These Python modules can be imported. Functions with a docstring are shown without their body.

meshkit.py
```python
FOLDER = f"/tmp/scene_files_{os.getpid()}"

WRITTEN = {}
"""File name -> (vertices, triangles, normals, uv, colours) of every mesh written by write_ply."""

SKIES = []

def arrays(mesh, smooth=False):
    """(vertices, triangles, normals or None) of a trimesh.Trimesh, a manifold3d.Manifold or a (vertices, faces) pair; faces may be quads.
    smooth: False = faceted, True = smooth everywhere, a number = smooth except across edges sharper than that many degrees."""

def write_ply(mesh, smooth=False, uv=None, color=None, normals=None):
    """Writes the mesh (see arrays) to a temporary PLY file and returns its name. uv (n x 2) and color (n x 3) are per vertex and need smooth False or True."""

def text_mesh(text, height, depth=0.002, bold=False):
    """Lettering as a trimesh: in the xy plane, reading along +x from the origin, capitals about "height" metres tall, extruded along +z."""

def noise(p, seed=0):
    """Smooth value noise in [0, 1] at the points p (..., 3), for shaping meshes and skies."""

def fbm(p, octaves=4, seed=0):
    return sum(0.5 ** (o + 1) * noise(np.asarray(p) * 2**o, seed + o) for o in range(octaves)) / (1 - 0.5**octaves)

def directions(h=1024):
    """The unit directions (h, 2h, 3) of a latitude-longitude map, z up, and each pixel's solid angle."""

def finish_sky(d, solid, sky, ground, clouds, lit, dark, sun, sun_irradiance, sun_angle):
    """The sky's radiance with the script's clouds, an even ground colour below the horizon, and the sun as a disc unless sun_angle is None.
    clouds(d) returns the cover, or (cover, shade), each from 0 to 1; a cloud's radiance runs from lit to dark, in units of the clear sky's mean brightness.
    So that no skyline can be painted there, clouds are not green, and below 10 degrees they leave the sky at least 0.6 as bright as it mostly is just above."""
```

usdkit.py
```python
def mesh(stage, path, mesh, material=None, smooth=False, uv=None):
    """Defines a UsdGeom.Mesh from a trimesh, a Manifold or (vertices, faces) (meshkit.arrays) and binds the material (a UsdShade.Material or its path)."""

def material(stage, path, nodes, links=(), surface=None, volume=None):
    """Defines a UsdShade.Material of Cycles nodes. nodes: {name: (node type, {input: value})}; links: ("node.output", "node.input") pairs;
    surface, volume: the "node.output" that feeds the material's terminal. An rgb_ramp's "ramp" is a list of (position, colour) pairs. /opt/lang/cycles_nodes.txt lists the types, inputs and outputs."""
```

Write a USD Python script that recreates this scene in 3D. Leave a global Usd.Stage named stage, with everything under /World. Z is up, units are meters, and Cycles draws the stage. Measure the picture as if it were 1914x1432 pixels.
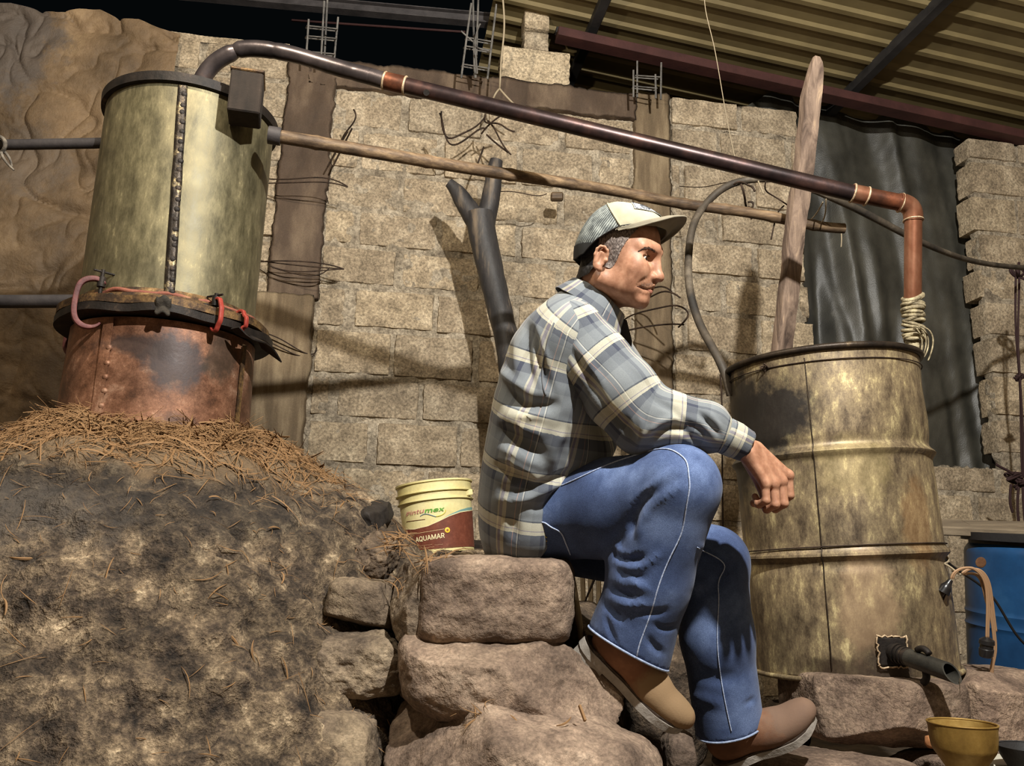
import math
import numpy as np
import trimesh
import manifold3d as m3
import usdkit
import meshkit
from pxr import Usd, UsdGeom, UsdLux, UsdShade, Gf, Sdf, Vt

stage = Usd.Stage.CreateInMemory()
UsdGeom.SetStageUpAxis(stage, UsdGeom.Tokens.z)
UsdGeom.SetStageMetersPerUnit(stage, 1.0)
world = UsdGeom.Xform.Define(stage, '/World')
stage.SetDefaultPrim(world.GetPrim())
UsdGeom.Scope.Define(stage, '/World/Looks')

# ------------------------------------------------------------------ camera, lamp, night sky
FPX, IW, IH = 1600.0, 1914.0, 1432.0
CAM = np.array([0.0, 0.0, 0.62])
HORIZON, ROLL = 1082.0, math.radians(1.55)
PITCH = math.atan((HORIZON - IH / 2) / FPX)
_f = np.array([0, math.cos(PITCH), math.sin(PITCH)])
_u0 = np.array([0, -math.sin(PITCH), math.cos(PITCH)])
_r0 = np.array([1.0, 0, 0])
FWD = _f
RIGHT = _r0 * math.cos(ROLL) + _u0 * math.sin(ROLL)
UP = _u0 * math.cos(ROLL) - _r0 * math.sin(ROLL)
cam = UsdGeom.Camera.Define(stage, '/World/camera')
cam.CreateHorizontalApertureAttr(36.0)
cam.CreateVerticalApertureAttr(36.0 * IH / IW)
cam.CreateFocalLengthAttr(36.0 * FPX / IW)
cam.CreateClippingRangeAttr(Gf.Vec2f(0.05, 200))
cam.CreateExposureAttr(0.0)
_m = np.eye(4)
_m[0, :3], _m[1, :3], _m[2, :3], _m[3, :3] = RIGHT, UP, -FWD, CAM
cam.AddTransformOp().Set(Gf.Matrix4d(*_m.ravel().tolist()))

LAMP = np.array([0.72, 0.30, 2.72])
lamp = UsdLux.SphereLight.Define(stage, '/World/lamp_light')
lamp.CreateRadiusAttr(0.035)
lamp.CreateIntensityAttr(12900.0)
lamp.CreateColorAttr(Gf.Vec3f(1.0, 0.97, 0.91))
lamp.AddTranslateOp().Set(Gf.Vec3d(*LAMP))
lamp2 = UsdLux.SphereLight.Define(stage, '/World/lamp_light_left')
lamp2.CreateRadiusAttr(0.045)
lamp2.CreateIntensityAttr(1500.0)
lamp2.CreateColorAttr(Gf.Vec3f(1.0, 0.88, 0.70))
lamp2.AddTranslateOp().Set(Gf.Vec3d(-0.95, 1.42, 2.78))
night = UsdLux.DomeLight.Define(stage, '/World/night_sky')
night.CreateIntensityAttr(0.0008)
night.CreateColorAttr(Gf.Vec3f(0.62, 0.8, 1.0))


def P(px, py, d):
    """World point seen at a pixel of the photograph at a distance d along the lens axis."""
    px, py, d = np.broadcast_arrays(np.asarray(px, float), np.asarray(py, float), np.asarray(d, float))
    return CAM + d[..., None] * (FWD + RIGHT * ((px - IW / 2) / FPX)[..., None] + UP * ((IH / 2 - py) / FPX)[..., None])


def PT(rows):
    rows = np.asarray(rows, float)
    return P(rows[:, 0], rows[:, 1], rows[:, 2])


def proj(v):
    q = np.asarray(v) - CAM
    d = q @ FWD
    return IW / 2 + FPX * (q @ RIGHT) / d, IH / 2 - FPX * (q @ UP) / d, d


def on_plane(px, py, p0, n):
    ray = P(px, py, 1.0) - CAM
    t = ((np.asarray(p0) - CAM) @ n) / (ray @ n)
    return CAM + ray * np.asarray(t)[..., None]


# ------------------------------------------------------------------ prims
_taken = {}


def numbered(path):
    n = _taken.get(path, -1) + 1
    _taken[path] = n
    return path if n == 0 else f'{path}_{n:03d}'


class Node:
    def __init__(self, path, base):
        self.path, self.base = path, np.asarray(base, float)


def meta(path, **kw):
    p = stage.GetPrimAtPath(path)
    for k, v in kw.items():
        if v:
            p.SetCustomDataByKey(k, v)


def thing(name, label, category, base, group=None, kind=None):
    path = numbered('/World/' + name)
    x = UsdGeom.Xform.Define(stage, path)
    x.AddTranslateOp().Set(Gf.Vec3d(*[float(c) for c in base]))
    meta(path, label=label, category=category, group=group, kind=kind)
    return Node(path, base)


def part(parent, name, mesh, mat, smooth=False, label=None, uv=None, kind=None):
    path = numbered(f'{parent.path}/{name}')
    v, f, n = meshkit.arrays(mesh, smooth)
    v = v - parent.base
    m = UsdGeom.Mesh.Define(stage, path)
    m.CreatePointsAttr(Vt.Vec3fArray.FromNumpy(v.astype(np.float32)))
    m.CreateFaceVertexCountsAttr(Vt.IntArray.FromNumpy(np.full(len(f), 3, np.int32)))
    m.CreateFaceVertexIndicesAttr(Vt.IntArray.FromNumpy(f.astype(np.int32).ravel()))
    m.CreateSubdivisionSchemeAttr('none')
    if n is not None:
        m.CreateNormalsAttr(Vt.Vec3fArray.FromNumpy(n.astype(np.float32)))
        m.SetNormalsInterpolation('vertex')
    if uv is not None:
        UsdGeom.PrimvarsAPI(m).CreatePrimvar('st', Sdf.ValueTypeNames.TexCoord2fArray, 'vertex').Set(Vt.Vec2fArray.FromNumpy(np.asarray(uv, np.float32)))
    UsdShade.MaterialBindingAPI.Apply(m.GetPrim()).Bind(mat)
    if label or kind:
        meta(path, label=label, kind=kind)
    return Node(path, parent.base)


def single(name, mesh, mat, label, category, smooth=False, group=None, kind=None, base=None, uv=None):
    """A thing that is one mesh: an Xform-less top-level Mesh at world coordinates around its base."""
    v, f, n = meshkit.arrays(mesh, smooth)
    base = v.mean(0) * [1, 1, 0] + [0, 0, v[:, 2].min()] if base is None else np.asarray(base, float)
    path = numbered('/World/' + name)
    node = Node(path, base)
    m = UsdGeom.Mesh.Define(stage, path)
    m.AddTranslateOp().Set(Gf.Vec3d(*[float(c) for c in base]))
    m.CreatePointsAttr(Vt.Vec3fArray.FromNumpy((v - base).astype(np.float32)))
    m.CreateFaceVertexCountsAttr(Vt.IntArray.FromNumpy(np.full(len(f), 3, np.int32)))
    m.CreateFaceVertexIndicesAttr(Vt.IntArray.FromNumpy(f.astype(np.int32).ravel()))
    m.CreateSubdivisionSchemeAttr('none')
    if n is not None:
        m.CreateNormalsAttr(Vt.Vec3fArray.FromNumpy(n.astype(np.float32)))
        m.SetNormalsInterpolation('vertex')
    if uv is not None:
        UsdGeom.PrimvarsAPI(m).CreatePrimvar('st', Sdf.ValueTypeNames.TexCoord2fArray, 'vertex').Set(Vt.Vec2fArray.FromNumpy(np.asarray(uv, np.float32)))
    UsdShade.MaterialBindingAPI.Apply(m.GetPrim()).Bind(mat)
    meta(path, label=label, category=category, group=group, kind=kind)
    return node


# ------------------------------------------------------------------ mesh tools
def norm(v):
    v = np.asarray(v, float)
    return v / np.maximum(np.linalg.norm(v, axis=-1, keepdims=True), 1e-12)


def frame(axis, hint=None):
    z = norm(axis)
    h = np.asarray(hint if hint is not None else (FWD if abs(z @ FWD) < 0.9 else UP), float)
    x = norm(h - z * (h @ z))
    return x, np.cross(z, x), z


def cat(*ms):
    ms = [trimesh.Trimesh(*m, process=False) if isinstance(m, tuple) else m for m in ms]
    return trimesh.util.concatenate(ms)


def lathe(p0, p1, prof, n=64, hint=None, closed=False, wob=None):
    """Surface of revolution about p0->p1; prof rows (metres along the axis from p0, radius)."""
    p0, p1 = np.asarray(p0, float), np.asarray(p1, float)
    x, y, z = frame(p1 - p0, hint)
    prof = np.asarray(prof, float)
    a = np.linspace(0, 2 * np.pi, n, endpoint=False)
    ring = np.cos(a)[:, None] * x + np.sin(a)[:, None] * y
    v = (p0 + prof[:, None, :1] * z + prof[:, None, 1:] * ring[None]).reshape(-1, 3)
    k = len(prof)
    i, j = np.meshgrid(np.arange(k if closed else k - 1), np.arange(n), indexing='ij')
    i2, j2 = (i + 1) % k, (j + 1) % n
    a0, b0, c0, d0 = i * n + j, i * n + j2, i2 * n + j2, i2 * n + j
    f = np.concatenate([np.stack([a0, b0, c0], -1).reshape(-1, 3), np.stack([a0, c0, d0], -1).reshape(-1, 3)])
    return trimesh.Trimesh(v, f, process=False)


def smooth_path(pts, n=40):
    from scipy.interpolate import CubicSpline
    pts = np.asarray(pts, float)
    t = np.concatenate([[0], np.cumsum(np.linalg.norm(np.diff(pts, axis=0), axis=1) + 1e-9)])
    if len(pts) < 3:
        return pts[0] + (pts[-1] - pts[0]) * np.linspace(0, 1, n)[:, None]
    return CubicSpline(t, pts)(np.linspace(0, t[-1], n))


def tube(path, r, n=10, cap=True):
    path = np.asarray(path, float)
    k = len(path)
    r = np.broadcast_to(np.asarray(r, float), (k,))
    t = norm(np.gradient(path, axis=0))
    x = frame(t[0])[0]
    rings = []
    a = np.linspace(0, 2 * np.pi, n, endpoint=False)
    for i in range(k):
        x = norm(x - t[i] * (x @ t[i]))
        y = np.cross(t[i], x)
        rings.append(path[i] + r[i] * (np.cos(a)[:, None] * x + np.sin(a)[:, None] * y))
    v = np.vstack(rings)
    i, j = np.meshgrid(np.arange(k - 1), np.arange(n), indexing='ij')
    j2 = (j + 1) % n
    a0, b0, c0, d0 = i * n + j, i * n + j2, (i + 1) * n + j2, (i + 1) * n + j
    f = [np.stack([a0, b0, c0], -1).reshape(-1, 3), np.stack([a0, c0, d0], -1).reshape(-1, 3)]
    if cap:
        v = np.vstack([v, path[:1], path[-1:]])
        jj = np.arange(n)
        f.append(np.stack([(jj + 1) % n, jj, np.full(n, k * n)], -1))
        f.append(np.stack([(k - 1) * n + jj, (k - 1) * n + (jj + 1) % n, np.full(n, k * n + 1)], -1))
    return trimesh.Trimesh(v, np.vstack(f), process=False)


def obox(c, ax, half, bev=0.0):
    """Oriented box, chamfered when bev > 0. ax: rows are the three unit axes."""
    h = np.asarray(half, float)
    s = np.array([[i, j, k] for i in (-1, 1) for j in (-1, 1) for k in (-1, 1)], float)
    if bev > 0:
        b = min(bev, h.min() * 0.9)
        pts = np.vstack([s * (h - np.eye(3)[q] * 0 - b * (1 - np.eye(3)[q])) for q in range(3)])
    else:
        pts = s * h
    hull = trimesh.convex.convex_hull(pts)
    return trimesh.Trimesh(np.asarray(c) + hull.vertices @ np.asarray(ax), hull.faces, process=False)


def beam(p0, p1, w, h, hint=None, bev=0.003):
    p0, p1 = np.asarray(p0, float), np.asarray(p1, float)
    x, y, z = frame(p1 - p0, hint)
    return obox((p0 + p1) / 2, np.array([x, y, z]), (w / 2, h / 2, np.linalg.norm(p1 - p0) / 2), bev)


def grid_mesh(v):
    """Mesh of an (m, n, 3) array of points."""
    m, n = v.shape[:2]
    i, j = np.meshgrid(np.arange(m - 1), np.arange(n - 1), indexing='ij')
    a, b, c, d = i * n + j, i * n + j + 1, (i + 1) * n + j + 1, (i + 1) * n + j
    f = np.concatenate([np.stack([a, b, c], -1).reshape(-1, 3), np.stack([a, c, d], -1).reshape(-1, 3)])
    return trimesh.Trimesh(v.reshape(-1, 3), f, process=False)


def thick_sheet(v, t, nrm=None):
    """A cloth with real thickness from an (m, n, 3) array: two faces and a closed edge."""
    m, n = v.shape[:2]
    du, dv = np.gradient(v, axis=0), np.gradient(v, axis=1)
    nn = norm(np.cross(du, dv))
    a, b = v + nn * t / 2, v - nn * t / 2
    g, g2 = grid_mesh(a), grid_mesh(b)
    ring = np.concatenate([np.arange(n), np.arange(1, m) * n + n - 1, (m - 1) * n + np.arange(n - 2, -1, -1), np.arange(m - 2, 0, -1) * n])
    r2 = np.roll(ring, -1)
    k = m * n
    side = np.concatenate([np.stack([ring, ring + k, r2 + k], -1), np.stack([ring, r2 + k, r2], -1)])
    f = np.vstack([g.faces, g2.faces[:, ::-1] + k, side])
    out = trimesh.Trimesh(np.vstack([g.vertices, g2.vertices]), f, process=False)
    return out


def rock(c, ax, half, seed=0, sub=4, rough=0.12, square=3.0, cuts=6, detail=0.03):
    """A stone: a rounded block with a few broken faces and a pitted skin."""
    rng = np.random.default_rng(seed)
    s = trimesh.creation.icosphere(sub)
    d = np.asarray(s.vertices)
    r = 1.0 / (np.abs(d) ** square).sum(1) ** (1 / square)
    for _ in range(cuts):
        n = norm(rng.normal(size=3))
        h = rng.uniform(0.80, 1.05)
        dn = d @ n
        r = np.where(dn > 0.05, np.minimum(r, h / np.maximum(dn, 0.05)), r)
    v = d * r[:, None] * np.asarray(half)
    sc = float(np.mean(half))
    off = rng.uniform(0, 50, 3)
    v = v + d * ((meshkit.fbm(v / sc * 1.3 + off, 3, seed) - 0.5) * 2 * rough * sc)[:, None]
    v = v + d * ((meshkit.fbm(v / sc * 6 + off, 3, seed + 7) - 0.5) * 2 * detail * sc)[:, None]
    return trimesh.Trimesh(np.asarray(c) + v @ np.asarray(ax), s.faces, process=False)


CAMAX = np.array([RIGHT, FWD, UP])
WAX = np.eye(3)


def rotz(deg):
    a = math.radians(deg)
    return np.array([[math.cos(a), math.sin(a), 0], [-math.sin(a), math.cos(a), 0], [0, 0, 1]])


# ------------------------------------------------------------------ materials
def srgb(*c):
    c = np.asarray(c, float) / 255
    return tuple(np.where(c <= 0.04045, c / 12.92, ((c + 0.055) / 1.055) ** 2.4))


_looks = {}


def mat(name, nodes, links, surface='p.BSDF', volume=None):
    m = usdkit.material(stage, '/World/Looks/' + name, nodes, links, surface=surface, volume=volume)
    _looks[name] = m
    return m


def stone(name, ramp, scale=5.0, stretch=(1, 1, 1), rough=0.9, metal=0.0, bump=0.4, bscale=90.0, bdist=0.004, speck=0.0, speckscale=220.0,
          detail=8.0, vary=0.0, spec=0.3, nrough=0.6, distort=0.0, spots=(), rrough=None, coarse=0.0, wave=None, coat=0.0):
    """Noise-coloured surface with fine relief. spots: (centre, radius, colour, strength) stains at their place on the thing."""
    nodes = {
        'g': ('geometry', {}),
        'm': ('mapping', {'scale': stretch}),
        'n': ('noise_texture', {'scale': scale, 'detail': detail, 'roughness': nrough, 'distortion': distort}),
        'r': ('rgb_ramp', {'ramp': ramp}),
        'nb': ('noise_texture', {'scale': bscale, 'detail': 4.0, 'roughness': 0.65}),
        'b': ('bump', {'strength': bump, 'distance': bdist}),
        'p': ('principled_bsdf', {'roughness': rough, 'metallic': metal, 'specular_ior_level': spec, 'coat_weight': coat}),
    }
    links = [('g.position', 'm.vector'), ('m.vector', 'n.vector'), ('n.fac', 'r.fac'), ('g.position', 'nb.vector'), ('nb.fac', 'b.height'), ('b.normal', 'p.normal')]
    col = 'r.color'
    if speck:
        nodes['ns'] = ('noise_texture', {'scale': speckscale, 'detail': 2.0, 'roughness': 0.7})
        nodes['rs'] = ('rgb_ramp', {'ramp': [(0.30, (1 - speck,) * 3), (0.5, (1, 1, 1)), (0.68, (1 + speck,) * 3)]})
        nodes['ms'] = ('mix', {'mix_type': 'multiply', 'fac': 1.0})
        links += [('g.position', 'ns.vector'), ('ns.fac', 'rs.fac'), (col, 'ms.color1'), ('rs.color', 'ms.color2')]
        col = 'ms.color'
    if vary:
        nodes['o'] = ('object_info', {})
        nodes['rv'] = ('rgb_ramp', {'ramp': [(0, (1 - vary, 1 - vary, 1 - vary * 0.9)), (0.5, (1, 0.98, 0.97)), (1, (1 + vary, 1 + vary * 0.9, 1 + vary * 0.7))]})
        nodes['mv'] = ('mix', {'mix_type': 'multiply', 'fac': 1.0})
        links += [('o.random', 'rv.fac'), (col, 'mv.color1'), ('rv.color', 'mv.color2')]
        col = 'mv.color'
    if coarse:
        nodes['nc'] = ('noise_texture', {'scale': scale * 0.35, 'detail': 3.0})
        nodes['rc'] = ('rgb_ramp', {'ramp': [(0.35, (1 - coarse,) * 3), (0.65, (1 + coarse,) * 3)]})
        nodes['mc'] = ('mix', {'mix_type': 'multiply', 'fac': 1.0})
        links += [('g.position', 'nc.vector'), ('nc.fac', 'rc.fac'), (col, 'mc.color1'), ('rc.color', 'mc.color2')]
        col = 'mc.color'
    for k, (c, rad, colour, strength, sq) in enumerate(spots):
        nodes[f'sm{k}'] = ('vector_math', {'math_type': 'subtract', 'vector2': tuple(c)})
        nodes[f'sx{k}'] = ('vector_math', {'math_type': 'multiply', 'vector2': tuple(sq)})
        nodes[f'sl{k}'] = ('vector_math', {'math_type': 'length'})
        nodes[f'sn{k}'] = ('noise_texture', {'scale': 14.0, 'detail': 6.0, 'roughness': 0.65})
        nodes[f'sa{k}'] = ('math', {'math_type': 'multiply_add', 'value2': rad * 1.6, 'value3': -rad * 0.8})
        nodes[f'sd{k}'] = ('math', {'math_type': 'add'})
        nodes[f'sr{k}'] = ('map_range', {'from_min': rad * 1.15, 'from_max': rad * 0.75, 'to_min': 0.0, 'to_max': strength, 'clamp': True})
        nodes[f'sc{k}'] = ('mix', {'mix_type': 'mix', 'color2': tuple(colour)})
        links += [('g.position', f'sm{k}.vector1'), (f'sm{k}.vector', f'sx{k}.vector1'), (f'sx{k}.vector', f'sl{k}.vector1'), ('g.position', f'sn{k}.vector'), (f'sn{k}.fac', f'sa{k}.value1'),
                  (f'sl{k}.value', f'sd{k}.value1'), (f'sa{k}.value', f'sd{k}.value2'), (f'sd{k}.value', f'sr{k}.value'),
                  (f'sr{k}.result', f'sc{k}.fac'), (col, f'sc{k}.color1')]
        col = f'sc{k}.color'
    if rrough:
        nodes['rr'] = ('map_range', {'from_min': 0.3, 'from_max': 0.7, 'to_min': rrough[0], 'to_max': rrough[1], 'clamp': True})
        links += [('n.fac', 'rr.value'), ('rr.result', 'p.roughness')]
    links.append((col, 'p.base_color'))
    return mat(name, nodes, links)


def plain(name, c, rough=0.6, metal=0.0, spec=0.4):
    return mat(name, {'p': ('principled_bsdf', {'base_color': srgb(*c), 'roughness': rough, 'metallic': metal, 'specular_ior_level': spec})}, [])


M = {}
M['block'] = stone('concrete_block', [(0.3, srgb(122, 109, 90)), (0.5, srgb(154, 139, 116)), (0.7, srgb(184, 169, 144))], scale=11, bump=0.9, bscale=62, bdist=0.009, speck=0.46, speckscale=85, vary=0.14)
M['block_warm'] = stone('concrete_block_clean', [(0.3, srgb(160, 144, 118)), (0.7, srgb(194, 178, 150))], scale=9, bump=1.0, bscale=60, bdist=0.010, speck=0.5, speckscale=80, vary=0.05)
M['mortar'] = stone('mortar', [(0.3, srgb(110, 99, 84)), (0.5, srgb(150, 138, 119)), (0.72, srgb(184, 171, 150))], scale=16, bump=1.0, bscale=55, bdist=0.012, speck=0.42, speckscale=80)
M['concrete'] = stone('poured_concrete', [(0.3, srgb(60, 48, 38)), (0.5, srgb(80, 65, 52)), (0.68, srgb(112, 95, 77))], scale=3.2, stretch=(2, 2, 0.7), bump=0.35, bscale=40, bdist=0.005, speck=0.15, rough=0.75)
M['concrete_low'] = stone('poured_concrete_streaked', [(0.32, srgb(84, 71, 54)), (0.52, srgb(108, 92, 71)), (0.7, srgb(142, 125, 99))], scale=4, stretch=(4, 4, 0.6), bump=0.35, bscale=40, bdist=0.005, speck=0.15, rough=0.8)
M['soil'] = stone('packed_soil', [(0.35, srgb(48, 40, 32)), (0.65, srgb(92, 78, 62))], scale=6, bump=0.8, bscale=40, bdist=0.02)
M['dark_wall'] = stone('sooty_plaster', [(0.3, srgb(120, 106, 88)), (0.7, srgb(150, 134, 112))], scale=3, bump=0.3)
# ------------------------------------------------------------------ the block wall
_vp = norm(FWD * FPX + RIGHT * (11200 - IW / 2) + UP * (IH / 2 - 1374))
WDIR = norm(np.array([_vp[0], _vp[1], 0]))
WN = np.array([WDIR[1], -WDIR[0], 0.0])          # towards the camera
W0 = P(800, 500, 4.15)
W0 = np.array([W0[0], W0[1], 0.0])


def wpx(px, py, off=0.0):
    """(along the wall, height) of the wall point seen at a pixel."""
    q = on_plane(px, py, W0 + WN * off, WN)
    return (q - W0) @ WDIR, q[..., 2]


def W(s, z, off=0.0):
    s, z, off = np.broadcast_arrays(np.asarray(s, float), np.asarray(z, float), np.asarray(off, float))
    return W0 + s[..., None] * WDIR + off[..., None] * WN + z[..., None] * np.array([0, 0, 1.0])


BLOCK_D = 0.14
WAXES = np.array([WDIR, WN, [0, 0, 1.0]])
_brng = np.random.default_rng(11)
_unit = trimesh.creation.box((1, 1, 1)).subdivide().subdivide().subdivide()


def wall_block(s0, s1, z0, z1, proud=0.0, seed=0, depth=BLOCK_D, face=0.0):
    """One rough-cast block: front edge worn, face uneven."""
    h = np.array([(s1 - s0) / 2, depth / 2, (z1 - z0) / 2])
    v = np.asarray(_unit.vertices) * 2 * h
    bev = 0.012
    d = np.clip(np.abs(v) - (h - bev), 0, None)
    corner = np.linalg.norm(d, axis=1)
    pull = np.where(corner > bev, (corner - bev) / np.maximum(corner, 1e-9), 0)
    v = v - np.sign(v) * d * pull[:, None]
    c = W((s0 + s1) / 2, (z0 + z1) / 2, face + proud - depth / 2)
    a = np.radians(_brng.normal(0, 0.18, 3))
    v = v + np.cross(np.tile(a, (len(v), 1)), v)
    w = c + v @ WAXES
    n = (meshkit.fbm(w * 16 + seed, 3, 3) - 0.5)
    edge = np.clip(corner / bev, 0, 1)
    w = w + WN * (n * 0.010)[:, None] - norm(w - c) * (edge * meshkit.noise(w * 38, 5) * 0.011)[:, None]
    return trimesh.Trimesh(w, _unit.faces, process=False)


wall = thing('wall_back', 'rough concrete block wall with poured columns and top beam behind the seated man', 'wall', W(0, 0), kind='structure')

PITCHZ = 0.2035
_s, Z_BEAM_LO = wpx(900, 210)
# heights of the bed joints, from the joints seen near x = 800
_joint_px = [181, 252, 331, 402, 470, 544, 624, 711, 790, 876]
_zj = [float(wpx(800, y)[1]) for y in _joint_px]
Z = list(_zj)
while Z[-1] > 0.05:
    Z.append(Z[-1] - 0.2)
Z = np.array(Z)

S_L = float(wpx(300, 500)[0]) - 0.35
S_C1 = (float(wpx(519, 420)[0]), float(wpx(602, 420)[0]))
S_C2 = (float(wpx(1186, 430)[0]), float(wpx(1254, 430)[0]))
S_OPEN = (float(wpx(1512, 520)[0]), float(wpx(1836, 560)[0]))
S_R = float(wpx(2100, 560)[0])
Z_SILL = float(wpx(1790, 868)[1])
Z_PIL = float(wpx(1880, 262)[1])
s_even = float(wpx(751, 365)[0])
s_odd = float(wpx(673, 295)[0])
GAP = 0.0105


def lay(s0, s1, ztop, zbot, joints, material=None, jit=0.006, seed=0):
    js = [s0] + [j for j in joints if s0 + 0.05 < j < s1 - 0.05] + [s1]
    for a, b in zip(js[:-1], js[1:]):
        e0, e1 = _brng.normal(0, jit, 2)
        a2 = a + GAP + (0 if a == s0 else e0)
        b2 = b - GAP + (0 if b == s1 else e0)
        part(wall, 'block', wall_block(a2, b2, zbot + GAP * 0.9 + _brng.normal(0, 0.002), ztop - GAP * 0.9 + _brng.normal(0, 0.002), proud=_brng.normal(0.0, 0.0028), seed=seed), material or M['block'], smooth=40)


for k in range(len(Z) - 1):
    zt, zb = Z[k], Z[k + 1]
    if zb < 0.02:
        break
    off = s_odd if k % 2 else s_even
    if k == 7:
        off = float(wpx(787, 750)[0])
    if k == 8:
        off = float(wpx(694, 835)[0])
    joints = [off + 0.4 * q for q in range(-12, 16)]
    lay(S_L, S_C1[0], zt, zb, joints)
    lay(S_C1[1], S_C2[0], zt, zb, joints)
    right_end = S_OPEN[0] + _brng.normal(0, 0.012)
    if zt < Z_SILL + 0.08:
        lay(S_C2[1], S_R, min(zt, Z_SILL), zb, joints)
    else:
        lay(S_C2[1], right_end, zt, zb, [j + 0.06 for j in joints])
# two courses above the beam's underside: left of the first column and right of the second
z0 = Z[0]
for k in range(2):
    zt, zb = z0 + 0.2 * (k + 1), z0 + 0.2 * k
    off = s_even if k % 2 else s_odd
    joints = [off + 0.4 * q for q in range(-12, 16)]
    lay(S_L, S_C1[0], min(zt, float(wpx(470, 82)[1])), zb, joints)
    if k == 0:
        lay(S_C2[1], S_OPEN[0], float(wpx(1380, 190)[1]), zb, joints)
# the pier right of the opening
for k in range(len(Z) - 1):
    zt, zb = Z[k], Z[k + 1]
    if zb < Z_SILL - 0.02:
        break
    zt = min(zt, Z_PIL)
    if zt - zb < 0.05:
        continue
    jj = [float(wpx(1905, 400)[0]) + 0.0] if k % 2 else []
    lay(S_OPEN[1] + _brng.normal(0, 0.012), S_R, zt, zb, jj)
zt = Z[0] + 0.2
if zt < Z_PIL:
    lay(S_OPEN[1], S_R, zt, Z[0], [])
    lay(S_OPEN[1], S_R, Z_PIL, zt, [])
elif Z_PIL > Z[0] + 0.04:
    lay(S_OPEN[1], S_R, Z_PIL, Z[0], [float(wpx(1905, 300)[0])])

# mortar squeezed out of the joints: a lumpy bed just behind the faces
def rough_patch(s0, s1, z0, z1, off, amp, step, seed, f=22, thick=0.06, edge=0.0):
    ns, nz = max(3, int((s1 - s0) / step)), max(3, int((z1 - z0) / step))
    s, z = np.meshgrid(np.linspace(s0, s1, ns), np.linspace(z0, z1, nz), indexing='ij')
    if edge:
        jit = (meshkit.fbm(np.stack([s * 13, z * 13, 0 * s], -1), 4, seed + 2) - 0.5) * edge * 2
        es = np.clip(1 - np.minimum(s - s0, s1 - s) / (2.5 * step), 0, 1)
        ez = np.clip(1 - np.minimum(z - z0, z1 - z) / (2.5 * step), 0, 1)
        s, z = s + jit * es * np.sign(s - (s0 + s1) / 2), z + jit * ez * np.sign(z - (z0 + z1) / 2)
    q = np.stack([s * f, z * f, 0 * s], -1)
    o = off + (meshkit.fbm(q, 4, seed) - 0.5) * 2 * amp
    return thick_sheet(W(s, z, o - thick / 2)[::-1], thick)


part(wall, 'mortar', rough_patch(S_L, S_OPEN[0] - 0.02, 0.0, Z[0] + 0.03, -0.014, 0.018, 0.012, 4), M['mortar'], smooth=True, kind='stuff')
part(wall, 'mortar', rough_patch(S_C2[1], S_OPEN[0] - 0.02, Z[0], float(wpx(1380, 196)[1]), -0.016, 0.015, 0.014, 14), M['mortar'], smooth=True, kind='stuff')
part(wall, 'mortar', rough_patch(S_L, S_C1[0], Z[0], float(wpx(470, 88)[1]), -0.016, 0.015, 0.014, 15), M['mortar'], smooth=True, kind='stuff')
part(wall, 'mortar', rough_patch(S_OPEN[1] + 0.03, S_R, Z_SILL - 0.02, Z_PIL - 0.02, -0.016, 0.012, 0.014, 5), M['mortar'], smooth=True, kind='stuff')
part(wall, 'mortar', rough_patch(S_OPEN[0] - 0.03, S_R, 0.0, Z_SILL - 0.01, -0.016, 0.012, 0.014, 6), M['mortar'], smooth=True, kind='stuff')
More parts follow.
